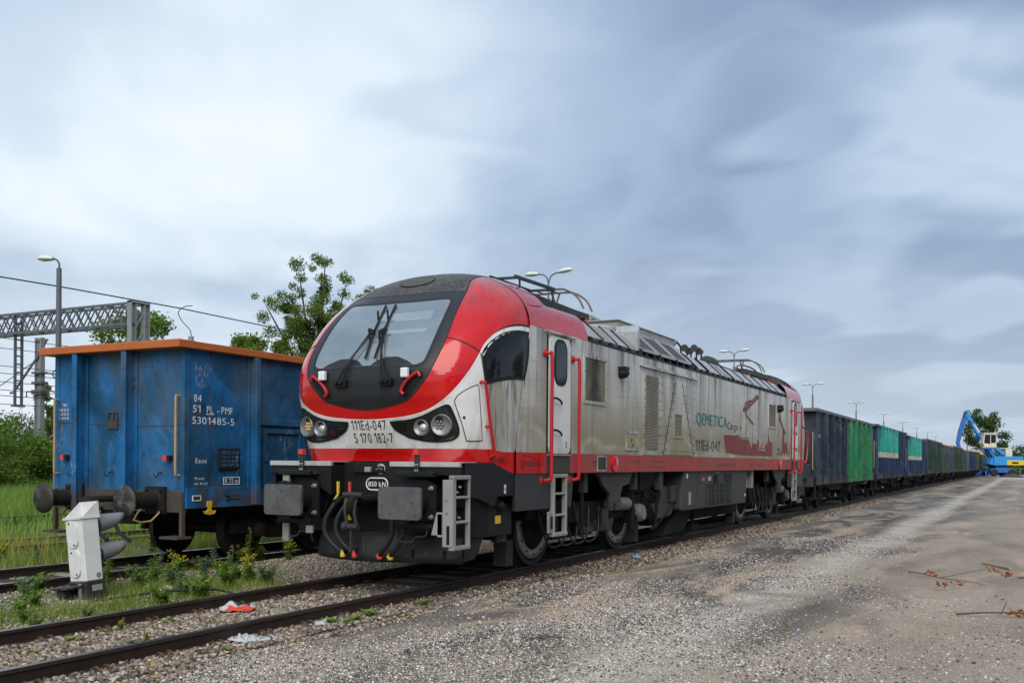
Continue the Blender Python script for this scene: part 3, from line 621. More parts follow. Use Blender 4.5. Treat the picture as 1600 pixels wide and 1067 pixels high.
# ------------------------------------------------------------------ pantographs, folded
def pantograph(x0, d, low):
    """x0: rear hinge, d: +1 arm folds towards +x"""
    X = lambda t: x0+d*t
    b = MB()
    for y in (-.80, .80): b.bar((X(-.35), y, 3.97), (X(2.1), y, 3.97), .08, .09)
    for t in (-.3, .8, 2.0): b.bar((X(t), -.84, 3.95), (X(t), .84, 3.95), .07, .07)
    p = b.build('pantograph', m_panto, loco)
    b = MB()
    for t in (-.25, 1.9):
        for y in (-.80, .80): b.lathe([(0, .05), (.03, .085), (.07, .05), (.10, .085), (.14, .05), (.17, .085), (.22, .045), (.29, .045)], (X(t), y, 3.66), (0, 0, 1), 12)
    b.build('insulator', m_redtag, p)
    b = MB(); b.tube([(X(-.25), -.5, 4.04), (X(1.85), -.45, 4.10)], .05, 8); b.tube([(X(-.25), -.72, 4.02), (X(1.6), -.72, 4.06)], .035, 8); b.tube([(X(0), 0, 4.06), (X(1.85), 0, 4.14)], .06, 8); b.tube([(X(0.1), -.2, 3.9), (X(1.7), -.05, 3.95)], .025, 6); b.lathe([(-.5, .05), (.5, .05)], (X(1.85), 0, 4.0), (0, 1, 0), 10); b.tube([(X(.3), -.45, 3.93), (X(1.5), -.45, 3.93)], .055, 8); b.build('lower_arm', m_panto, p)
    b = MB()
    for y in (-.35, .35): b.tube([(X(1.85), y, 4.0), (X(.25), y*1.5, 4.10)], .03, 6)
    b.tube([(X(1.0), -.45, 4.05), (X(1.0), .45, 4.05)], .02, 6); b.build('upper_arm', m_panto, p)
    b = MB()
    for dx in (-.16, .18): 
        b.tube(cr([(X(.25+dx), -1.08, 3.99), (X(.25+dx), -.98, 4.17), (X(.25+dx), -.78, 4.30), (X(.25+dx), -.55, 4.33), (X(.25+dx), .55, 4.33), (X(.25+dx), .78, 4.30), (X(.25+dx), .98, 4.17), (X(.25+dx), 1.08, 3.99)], 4), .017, 7)
        for y in (-.5, .5): b.tube([(X(.25+dx), y, 4.32), (X(.25), y, 4.1)], .018, 6)
    for y in (-.5, -.25, 0, .25, .5): b.tube([(X(.09), y, 4.32), (X(.43), y, 4.32)], .012, 5)
    b.build('pan_head', m_copper, p)
    return p
pantograph(5.3, -1, 0); pantograph(LL-5.3, 1, 0)
b = MB()
for x in (2.9, 4.0):
    b.tube([(x, -.95, 3.8), (x, -.95, 4.16), (x, -.2, 4.18)], .022, 6)
b.bar((2.75, -.95, 4.15), (4.05, -.95, 4.17), .035, .045); b.bar((2.75, -.55, 4.18), (4.05, -.55, 4.18), .03, .03); b.build('roof_rail', m_panto, loco)
for xa, d in ((14.2, 1),):
    b = MB(); b.lathe([(0, .12), (.1, .2), (.5, .22), (.75, .14), (.9, .05)], (xa-.6, -.45, 3.95), (1, 0, -.05), 18); b.tube([(xa-.9, -.45, 3.95), (xa-.6, -.45, 3.95)], .07, 10); b.bx(xa+.3, xa+1.0, -.65, -.25, 3.68, 3.95); b.tube([(xa+.2, -.5, 4.0), (xa+.8, -.6, 3.9), (xa+1.6, -.6, 3.85)], .035, 6); b.build('roof_switch', m_panto, loco)
b = MB(); b.tube(cr([(15.0, -.75, 3.8), (15.4, -.8, 4.05), (16.4, -.8, 4.1), (17.2, -.8, 4.05), (17.7, -.8, 3.85), (18.1, -.75, 3.72)], 6), .022, 6); b.build('cable', m_copper, loco)
# ------------------------------------------------------------------ side fittings
def louvre(x0, x1, z0, z1, y=-1.5):
    b = MB(); b.bx(x0, x1, y-.012, y-.006, z0, z1); l = b.build('louvre', m_grille, loco)
    b = MB(); fw = .045
    for q in ((x0-fw, x1+fw, z1, z1+fw), (x0-fw, x1+fw, z0-fw, z0), (x0-fw, x0, z0, z1), (x1, x1+fw, z0, z1)): b.bx(q[0], q[1], y-.022, y-.002, q[2], q[3])
    b.build('frame', m_silver, l)
    b = MB(); n_ = max(3, int((z1-z0)/.16))
    for k in range(n_+1):
        for x in (x0-fw/2, x1+fw/2): b.lathe([(0, .009), (.006, .007)], (x, y-.022, z0+(z1-z0)*k/n_), (0, -1, 0), 6)
    b.build('rivets', m_under, l); return l
louvre(3.95, 4.74, 2.47, 3.11); louvre(15.66, 16.44, 2.50, 3.06)
# tall machinery panels
b = MB(); b.bx(6.47, 7.30, -1.512, -1.502, 1.685, 3.16); pn = b.build('access_panel', m_silver, loco)
b = MB(); b.bx(6.58, 7.20, -1.524, -1.514, 1.77, 3.06); l = b.build('grille', m_grille, pn)
for i in range(3): pass
b = MB(); b.bx(7.36, 9.36, -1.510, -1.502, 1.685, 3.16); pn2 = b.build('access_panel', m_silver, loco)
b = MB(); tri = [(7.5, 1.70), (9.30, 1.70), (8.56, 3.06), (8.17, 3.06)]; b.prism(tri, -1.521, -1.511); b.build('tapered_panel', m_silver, pn2)
b = MB()
for p, q in ((tri[0], tri[3]), (tri[1], tri[2])): b.bar((p[0], -1.522, p[1]), (q[0], -1.522, q[1]), .016, .008, (0, 1, 0))
b.build('panel_gap', m_under, pn2)
b = MB()
def dots(p, q, n_): 
    for k in range(n_+1): t = k/n_; b.lathe([(0, .013), (.008, .009)], (p[0]+(q[0]-p[0])*t, -1.522, p[1]+(q[1]-p[1])*t), (0, -1, 0), 6)
dots((7.62, 1.76), (9.18, 1.76), 9); dots((7.62, 1.8), (8.24, 2.98), 8); dots((9.18, 1.8), (8.50, 2.98), 8); dots((7.40, 1.74), (7.40, 3.1), 9); dots((9.32, 1.74), (9.32, 3.1), 9); dots((7.45, 1.75), (8.05, 3.0), 8); dots((9.35, 1.75), (8.72, 3.0), 8); dots((7.5, 3.12), (9.25, 3.12), 9); dots((6.5, 1.72), (6.5, 3.12), 9); dots((7.26, 1.72), (7.26, 3.12), 9)
b.build('rivets', m_under, pn2)
b = MB(); b.bx(8.09, 8.53, -1.530, -1.522, 2.05, 2.45); g_ = b.build('grille', m_grille, pn2)
b = MB()
for q in ((8.05, 8.57, 2.45, 2.49), (8.05, 8.57, 2.01, 2.05), (8.05, 8.09, 2.05, 2.45), (8.53, 8.57, 2.05, 2.45)): b.bx(q[0], q[1], -1.538, -1.512, q[2], q[3])
b.build('frame', m_silver, g_)
b = MB(); b.bx(6.30, 9.54, -1.545, -1.50, 3.205, 3.23); b.bx(6.30, 9.54, -1.545, -1.535, 3.185, 3.205); b.build('rain_strip', m_silver, loco)
b = MB(); b.bx(5.70, 6.20, -1.516, -1.502, 1.80, 2.03); fl = b.build('service_flap', m_silver, loco)
b = MB()
for q in ((5.66, 6.24, 2.03, 2.07), (5.66, 6.24, 1.75, 1.79)): b.bx(q[0], q[1], -1.52, -1.502, q[2], q[3])
for x in (5.66, 6.20): b.bx(x, x+.04, -1.52, -1.502, 1.79, 2.03)
b.build('frame', m_cheek, fl)
b = MB(); b.bx(5.88, 5.92, -1.522, -1.514, 1.90, 1.94); b.bx(5.93, 5.98, -1.522, -1.514, 1.82, 1.85); b.bx(5.69, 6.21, -1.519, -1.515, 2.022, 2.03); b.build('lock', m_black, fl)
b = MB(); b.bx(6.1, 6.14, -1.522, -1.514, 1.88, 1.94); b.build('sticker', m_yellow, fl)
for xx in (5.40, 16.75):
    b = MB(); b.lathe([(0, .09), (.06, .09), (.12, .075), (.15, .03)], (xx, -1.5, 2.99), (0, -1, .0), 20); c_ = b.build('side_camera', m_black, loco); b = MB(); b.bx(xx-.09, xx+.09, -1.63, -1.5, 3.04, 3.09); b.build('hood', m_black, c_)
for xx in (4.48,):
    b = MB(); b.bx(xx, xx+.32, -1.512, -1.502, 1.43, 1.63); q = b.build('marker_plate', m_greyunder, loco); b = MB()
    for a in ((xx-.03, xx, 1.41, 1.65), (xx+.32, xx+.35, 1.41, 1.65), (xx, xx+.32, 1.63, 1.65), (xx, xx+.32, 1.41, 1.43)): b.bx(a[0], a[1], -1.514, -1.502, a[2], a[3])
    b.build('frame', m_cheek, q)
for xx in (5.15, 17.0):
    b = MB(); b.lathe([(0, .13), (.03, .13), (.035, .11)], (xx, -1.502, 1.525), (0, -1, 0), 24); b.build('jacking_cover', m_red, loco)
# cab doors
def cab_door(x0, x1, ysgn=-1, num=True):
    y = -1.5
    b = MB(); P_ = [(x0+.10, 1.66), (x1-.10, 1.66), (x1-.03, 1.69), (x1, 1.76), (x1, 3.20), (x1-.04, 3.27), (x1-.1, 3.29), (x0+.1, 3.29), (x0+.04, 3.27), (x0, 3.2), (x0, 1.76), (x0+.03, 1.69)]
    b.prism(P_, y-.026, y-.004); d = b.build('cab_door', m_doorw, loco, .008)
    b = MB(); w0, w1, z0, z1 = x0+.19, x1-.19, 2.66, 3.22; r_ = .12
    def rr(e):
        out = []
        for cx_, cz_, a0 in ((w1-r_, z1-r_, 0), (w0+r_, z1-r_, 90), (w0+r_, z0+r_, 180), (w1-r_, z0+r_, 270)):
            out += [(cx_+(r_+e)*math.cos(rad(a0+k*15)), cz_+(r_+e)*math.sin(rad(a0+k*15))) for k in range(7)]
        return out
    b.prism(rr(.045), y-.034, y-.024); fr = b.build('window_seal', m_rubber, d); b = MB(); b.prism(rr(0.), y-.038, y-.032); b.build('pane', m_glass, fr)
    for z in (2.42, 1.98): 
        b = MB(); b.tube(cr([(x0+.07, y-.03, z), (x0+.10, y-.09, z+.005), (x0+.25, y-.09, z-.03), (x0+.36, y-.05, z-.06)], 4), .015, 6); b.build('door_handle', m_under, d)
    b = MB(); b.bx(x0-.02, x1+.02, y-.03, y-.003, 1.635, 1.655); b.build('sill', m_ladder, d)
    b = MB(); b.bx(x0-.12, x1+.18, y-.05, y-.0, 3.325, 3.35); b.build('rain_gutter', m_silver, d)
    for q in ((x0-.035, x0-.012), (x1+.012, x1+.035)):
        b = MB(); b.bx(q[0], q[1], y-.012, y-.001, 1.66, 3.30); b.build('door_gap', m_under, d)
    b = MB(); b.bx(x0+.0, x1+.02, y-.012, y-.003, 1.395, 1.63); b.build('step_plate', m_greyunder, d)
    return d
m_doorw = M('door_paint', (.68, .685, .665), .4, layers=[grime(.45, 1.4, (.36, .345, .30)), dict(c2=(.24, .21, .15), scale=(1.2, 1.2, 1.), lo=.42, hi=.7, amt=.8, zr=(2.15, 1.66)), spot(.5, 24, (.15, .13, .10), .68)])
for x0 in (2.70, LL-3.42): cab_door(x0, x0+.72)
def rail_bar(x, z0, z1, y=-1.5):
    b = MB(); b.tube(cr([(x-.04, y, z1), (x-.03, y-.07, z1), (x, y-.10, z1-.07), (x, y-.10, (z0+z1)/2), (x, y-.10, z0+.08), (x-.03, y-.09, z0), (x-.10, y-.03, z0-.02)], 4), .024, 8); b.lathe([(0, .055), (.03, .05), (.04, .03)], (x-.04, y, z1), (0, -1, 0), 14); b.lathe([(0, .055), (.03, .05), (.04, .03)], (x-.11, y+.03, z0-.02), (0, -1, 0), 14); b.build('handrail', m_redrail, loco)
for x in (2.63, 3.55, LL-3.52, LL-2.6): rail_bar(x, 1.31, 3.03)
b = MB(); b.tube(cr([(LL-1.1, -1.38, 2.5), (LL-1.0, -1.46, 2.5), (LL-1.0, -1.46, 2.0), (LL-1.2, -1.46, 1.6), (LL-1.3, -1.4, 1.6)], 4), .022, 7); b.build('handrail', m_redrail, loco)
# ------------------------------------------------------------------ skirts
def skirt(mirx, root):
    f = (lambda x: x) if not mirx else (lambda x: LL-x)
    for s in (1, -1):
        b = MB(); P_ = [(.62, -1.40, 1.53, 1.13), (.95, -1.435, 1.53, 1.06), (1.26, -1.45, 1.53, 1.0)]
        poly = [(.56, 1.53), (1.22, 1.53), (1.79, 1.385), (1.79, .90), (1.77, .90), (1.77, 1.08), (1.74, 1.105), (1.33, 1.105), (1.29, 1.07), (1.27, 1.0), (1.22, .985), (.85, 1.09), (.56, 1.13)]
        b.prism([(f(x), z) for x, z in poly], -1.44*s, -1.475*s); b.build('skirt', m_bumper, root, .01)
        b = MB(); b.prism([(f(x), z) for x, z in ((1.80, 1.385), (2.84, 1.385), (2.84, .90), (1.80, .90))], -1.45*s, -1.495*s); b.build('skirt', m_grey, root, .01)
        b = MB(); b.prism([(f(x), z) for x, z in ((3.36, 1.385), (3.66, 1.385), (3.58, .90), (3.36, .90))], -1.42*s, -1.47*s); b.build('skirt', m_greyunder, root)
skirt(False, loco); skirt(True, loco)
# headstock, buffers, ladders, plough : one set per end, built at the front then turned round
def front_end(root):
    b = MB(); b.bx(.86, 1.5, -1.40, 1.40, .98, 1.53); b.bx(.74, .88, -.48, .48, 1.02, 1.525); b.bx(.95, 1.9, -1.38, 1.38, .60, 1.0); b.build('headstock', m_bumper, root, .015)
    b = MB(); b.bx(.70, .745, -.18, .30, 1.39, 1.48); q = b.build('socket_panel', m_under, root, .02); b = MB(); b.bx(.66, .72, .00, .09, 1.40, 1.465); b.build('plug', m_ladder, q, .01); b = MB(); b.bx(.66, .70, .10, .25, 1.40, 1.46); b.build('cover', m_black, q); b = MB(); b.lathe([(0, .07), (.01, .07), (.02, .05)], (.735, -.12, 1.44), (-1, 0, 0), 16); 
    for a in range(3): b.lathe([(0, .012), (.03, .01)], (.715, -.12+.035*(a-1), 1.45-.012*abs(a-1)), (-1, 0, 0), 8)
    b.build('socket', m_bolt, q)
    # 850 kN badge
    ring = []
    for cy_, a0 in ((-.085, 270), (.085, 90)):
        ring += [(cy_+.075*math.cos(rad(a0+k*15)) if False else cy_-.075*math.sin(rad(a0-90+k*15))*(1), 1.22+.075*math.cos(rad(a0-90+k*15))) for k in range(13)]
    ring = [(.09+.075*math.cos(rad(t)), 1.22+.075*math.sin(rad(t))) for t in range(-90, 91, 15)]+[(-.09+.075*math.cos(rad(t)), 1.22+.075*math.sin(rad(t))) for t in range(90, 271, 15)]
    b = MB(); b.tube([(.735, y-.06, z+.03) for y, z in ring+ring[:1]], .009, 5); bd = b.build('load_badge', m_whitetxt, root)
    text_mesh('850 kN', .062, m_whitetxt, lambda a, c: (.733, .072-a, 1.22+c), 'lettering', bd, .265, .01)
    for s in (1, -1):
        b = MB(); P_ = [(.47, 1.495), (1.42, 1.495), (1.42, 1.385), (1.0, 1.385), (.72, 1.30), (.47, 1.22)]
        b.prism([(y*s, z) for y, z in ((.46, 1.49), (1.44, 1.49), (1.44, 1.37), (1.05, 1.37), (.72, 1.25), (.46, 1.10))], .46, .88, 'x'); bx_ = b.build('buffer_housing', m_bumper, root, .012)
        b = MB(); b.bx(.445, .50, min(.45*s, 1.445*s), max(.45*s, 1.445*s), 1.475, 1.535); b.bx(.50, .86, min(.45*s, 1.445*s), max(.45*s, 1.445*s), 1.52, 1.535); b.build('tread_strip', m_alum, bx_, .004)
        b = MB(); b.bx(.415, .45, .88*s-.03+.02, .88*s+.03+.02, 1.40, 1.62); fl_ = b.build('lamp_bracket', m_grey, bx_); b = MB(); b.bx(.395, .47, .88*s-.035+.02, .88*s+.035+.02, 1.615, 1.685); b.build('red_tag', m_redtag, fl_, .006)
        b = MB(); [b.lathe([(0, .008), (.008, .006)], (.415, .90+dy if s > 0 else -.86+dy, z), (-1, 0, 0), 6) for dy in (-.017, .017) for z in (1.43, 1.50)]; b.build('screw', m_whitetxt, fl_)
        # buffer
        b = MB(); yy = .875*s
        out = []
        for cy_, cz_, a0 in ((.25, .145, 0), (-.25, .145, 90), (-.25, -.145, 180), (.25, -.145, 270)): out += [(yy+cy_+.045*math.cos(rad(a0+k*18)), 1.05+cz_+.045*math.sin(rad(a0+k*18))) for k in range(6)]
        b.prism(out, .03, .075, 'x'); bu = b.build('buffer', m_bufface, root, .008)
        b = MB(); b.lathe([(.075, .24), (.12, .19), (.30, .17), (.42, .17), (.42, .21), (.62, .21), (.62, .26), (.9, .26)], (0, yy, 1.05), (1, 0, 0), 24); b.build('buffer_body', m_bumper, bu)
        b = MB(); b.prism([(yy+dy, z) for dy, z in ((-.27, .82), (.27, .82), (.27, 1.25), (.15, 1.33), (-.15, 1.33), (-.27, 1.25))], .40, .45, 'x'); fb = b.build('buffer_flange', m_bumper, bu, .012)
        b = MB(); [b.lathe([(0, .032), (.03, .03), (.035, .018), (.06, .016)], (.40, yy+dy, 1.05+dz), (-1, 0, 0), 8) for dy in (-.22, .22) for dz in (-.17, .17)]; b.build('bolt', m_bolt, fb)
        for nm, z0, z1 in (('step_bar', 1.355, 1.42), ('step_bar', .745, .80)):
            b = MB(); b.bx(.28, .40, yy-.26+.04*s, yy+.26+.04*s, z0, z1); b.build(nm, m_bumper, root, .012)
        b = MB(); b.bar((.36, yy+.1, .77), (.8, yy+.1, .90), .05, .05); b.bar((.36, yy-.1, 1.39), (.6, yy-.1, 1.39), .3, .04)
        b.tube(cr([(.33, yy-.20, .75), (.33, yy-.18, .66), (.33, yy-.03, .64), (.33, yy+.02, .58), (.33, yy+.2, .585), (.33, yy+.23, .64), (.33, yy+.23, .74)], 3), .012, 6); b.build('step_hanger', m_grey, root)
        if s > 0:
            b = MB(); b.bx(.30, .33, 1.0, 1.10, .52, .74); b.bx(.30, .33, 1.0, 1.10, 1.24, 1.36); b.bx(.30, .33, .62, .72, .63, .72); b.build('bracket', m_ladder, root)
        if s < 0: continue
        # ladder at the corner
        b = MB(); y = -1.50*s; 
        def sg(a, c): return (min(a*s, c*s), max(a*s, c*s))
        for xa, xb in ((.22, .29), (.585, .62)): b.bx(xa, xb, *sg(-1.50, -1.44), .54, 1.36)
        b.bx(.205, .225, *sg(-1.50, -1.36), .55, 1.33)
        for z in (1.12, .83): b.bx(.25, .60, *sg(-1.50, -1.42), z-.012, z+.018)
        for z in (1.345, .525): b.bx(.22, .62, *sg(-1.505, -1.435), z-.015, z+.035)
        b.prism([(x, z) for x, z in ((.215, .66), (.30, .94), (.215, .94))], -1.36*s, -1.28*s)
        b.prism([(y*s, z) for y, z in ((-1.36, .68), (-1.20, .68), (-1.27, .95), (-1.36, .95))], .215, .24, 'x')
        lad = b.build('ladder', m_ladder, root, .01)
        b = MB(); b.bx(.202, .206, *sg(-1.46, -1.42), .58, .80); b.bx(.20, .60, *sg(-1.43, -1.425), .60, .78) if False else None; b.build('slot', m_under, lad)
        b = MB()
        for z in (1.10, .95): b.lathe([(0, .016), (.02, .012)], (.21, -1.42*s, z), (-1, 0, 0), 8)
        for x_, z in ((.45, 1.18), (.52, 1.24), (.40, .93), (.50, .88)): b.lathe([(0, .018), (.03, .012)], (x_, -1.40*s, z), (0, -1*s, 0), 8)
        b.build('bolt', m_bolt, lad)
        b = MB(); b.bx(.70, 1.2, *sg(-1.41, -1.35), .62, 1.0); b.build('side_plate', m_under, root)
    # draw hook and screw coupling
    b = MB(); b.tube(cr([(.75, .0, 1.06), (.45, .0, 1.06), (.33, 0, 1.07), (.27, 0, 1.02), (.28, 0, .95), (.36, 0, .94)], 3), [.06]*4+[.055]*12, 8); hk = b.build('draw_hook', m_under, root)
    b = MB()
    for y in (-.05, .09): b.tube(cr([(.38, y+.03, 1.10), (.30, y+.01, 1.02), (.28, y, .90), (.30, y-.01+.0, .78), (.31, y, .72)], 4), [.028]*4+[.022]*8+[.03]*5, 8)
    b.tube([(.34, -.13, 1.12), (.34, .16, 1.12)], .035, 8); b.tube([(.31, -.09, .73), (.31, .13, .73)], .042, 10); b.lathe([(-.03, .06), (.03, .06)], (.31, .10, .73), (0, 1, 0), 12); b.tube([(.31, .02, .72), (.31, .02, .42)], .018, 6); b.tube([(.31, -.18, .60), (.31, -.18, .42)], .015, 6); b.build('screw_coupling', m_grey, hk)
    # brake hoses with coloured cocks
    for y, c_, m_, s in ((.36, (.42, .44), m_yellow, 1), (.18, (.36, .20), m_redtag, 1), (-.46, (.36, .45), m_redtag, -1), (-.62, (.36, .43), m_yellow, -1)):
        b = MB(); P_ = cr([(.72, y-.02, 1.10), (.52, y, 1.06), (.42, y+.02*s, .98), (.36, y+.09*s, .82), (.35, y+.10*s, .66), (.37, y+.02*s, .52), (.40, y-.10*s, .42), (.41, y-.13*s, .38)], 5); b.tube(P_, .028, 8); h_ = b.build('brake_hose', m_rubber, root)
        b = MB(); e_ = P_[-1]; b.tube([(e_[0], e_[1]+.02*s, e_[2]+.04), (e_[0]-.01, e_[1]-.02*s, e_[2]-.02)], .028, 8); b.bx(e_[0]-.035, e_[0]+.02, e_[1]-.045, e_[1]+.01, e_[2]-.04, e_[2]-.005); b.build('hose_coupling', m_, h_, .008)
        b = MB(); b.tube([(.50, y-.02, 1.06), (.42, y+.01, 1.01)], .045, 8); b.build('cock', m_bumper, h_)
        if s > 0:
            b = MB(); b.tube([(.46, y-.02, 1.28), (.46, y-.02, 1.12), (.43, y+.03, 1.03)], .016, 6); b.bx(.45, .475, y-.035, y-.005, 1.14, 1.28); b.build('cock_handle', m_, h_)
    for y in (.20, -.78):
        b = MB(); b.add([(.50, y-.045, .80), (.50, y+.045, .80), (.50, y, .88)], [(0, 1, 2)]); b.build('warning_sign', m_yellow, root)
    # plough
    PL = [(1.45, 1.25), (1.15, 1.15), (.85, .95), (.62, .60), (.48, .15), (.48, -.15), (.56, -.55), (.68, -.95), (.80, -1.30)]
    P_ = cr(PL, 4); vs = []; prof = [(0.10, .66), (0.06, .58), (0.015, .48), (0., .38), (-.015, .30)]
    for x, y in P_: vs += [(x+o_*1.2, y, z-(.0 if y > -1.2 else 0)) for o_, z in prof]
    k = len(prof); b = MB(); b.add(vs, [(i*k+j, i*k+j+1, (i+1)*k+j+1, (i+1)*k+j) for i in range(len(P_)-1) for j in range(k-1)], True)
    pw = b.build('plough', m_plough, root); so = pw.modifiers.new('thick', 'SOLIDIFY'); so.thickness = .02
    b = MB(); wing = [(.78, .33), (.80, .72), (1.05, .76), (1.18, .74), (1.22, .66), (1.20, .55), (1.12, .42), (1.0, .34)]
    b.prism(wing, -1.33, -1.31); b.build('plough_wing', m_plough, pw, .004)
    b = MB(); [b.bx(x-.025, x+.005, y-.014, y+.014, .36, .46) for x, y in ((.72, -1.08), (.60, -.70), (.50, -.3), (.49, .05), (.50, .25))]; b.build('bolt_slot', m_black, pw)
    b = MB(); b.bar((1.0, 1.2, .52), (1.75, 1.2, .78), .04, .16); b.build('plough_arm', m_grey, root); b = MB(); b.bar((1.0, -1.25, .52), (1.75, -1.2, .78), .04, .16); arm = b.build('plough_arm', m_grey, root)
    b = MB(); [b.lathe([(0, .042), (.006, .042)], (x, -1.275, z), (0, -1, 0), 14) for x, z in ((1.22, .60), (1.40, .66), (1.58, .72))]; b.build('hole', m_rubber, arm)
    b = MB(); b.tube([(1.62, -1.30, 1.02), (1.62, -1.34, .80), (1.55, -1.34, .55)], .03, 8); b.lathe([(-.06, .10), (.06, .10), (.09, .05)], (1.58, -1.33, .96), (0, -1, 0), 14); b.lathe([(0, .05), (.1, .05), (.12, .03)], (1.50, -1.36, .98), (0, -1, .0), 8); b.bx(1.55, 1.68, -1.36, -1.28, .55, .75); b.build('hose_connector', m_under, root)
    b = MB(); b.bx(1.44, 1.56, -1.40, -1.36, .76, .86); y_ = b.build('sticker', m_yellow, root)
    b = MB(); b.bx(1.50, 1.54, -1.484, -1.476, 1.20, 1.255); b.bx(1.50, 1.54, -1.484, -1.476, 1.14, 1.19); b.build('sticker', m_doorw, root)
    b = MB(); b.bx(1.62, 1.90, -1.30, -1.22, .50, .92); b.build('sand_box', m_greyunder, root, .01)
front_parts_before = set(bpy.data.objects)
front_end(loco)
# the same headstock set and cab shell at the far end
turn = Matrix.Translation((LL, 0, 0)) @ Matrix.Rotation(math.pi, 4, 'Z')
SHELL = ('red_hood', 'hood_rear', 'nose_panel', 'cab_side_panel', 'red_stripe', 'side_stripe', 'windscreen_surround', 'roof_cowl', 'hood_seam', 'panel_joint', 'cab_joint', 'band_edge', 'side_window', 'window_trim', 'headlight', 'windscreen')
tops = [o for o in bpy.data.objects if o.parent == loco]
front_set = [o for o in tops if o not in front_parts_before]
for o in front_set+[o for o in tops if o.name.split('.')[0] in SHELL and o in front_parts_before]:
    if o.name.startswith('side_stripe') and len(o.data.vertices) < 12: continue
    if o.name.split('.')[0] in ('screw_coupling', 'brake_hose', 'warning_sign', 'load_badge', 'draw_hook', 'socket_panel', 'sticker'): continue
    c = copy_tree(o, loco); c.matrix_local = turn @ c.matrix_local
# ------------------------------------------------------------------ bogies
def wheel(xx, yy, root):
    s = -1 if yy < 0 else 1
    b = MB(); b.lathe([(-.07, .655), (-.04, .64), (-.035, .625), (.065, .612), (.065, .55), (.03, .53), (.02, .22), (.09, .20), (.09, .05)], (xx, yy, .625), (0, s, 0), 48); wl = b.build('wheel', m_wheel, root)
    b = MB(); b.lathe([(.05, .52), (.075, .52), (.08, .38), (.05, .375)], (xx, yy, .625), (0, s, 0), 40, False); dk = b.build('brake_disc', m_disc, wl)
    b = MB(); [b.lathe([(.07, .018), (.09, .016)], (xx+.45*math.cos(k*math.pi/6), yy, .625+.45*math.sin(k*math.pi/6)), (0, s, 0), 8) for k in range(12)]; b.build('disc_bolt', m_under, dk)
    b = MB(); b.lathe([(.05, .36), (.10, .35), (.16, .22), (.2, .05)], (xx, yy, .625), (0, s, 0), 24, False); b.build('hub', m_under, wl)
WX = (3.60, 6.96, 15.5, 18.6)
for xx in WX:
    for yy in (-.775, .775): wheel(xx, yy, loco)
    b = MB(); b.tube([(xx, -.7, .625), (xx, .7, .625)], .1, 12); b.build('axle', m_under, loco)
m_damper = M('grimy_damper', (.16, .16, .15), .5, layers=[grime(.7, 3., (.07, .062, .05))])
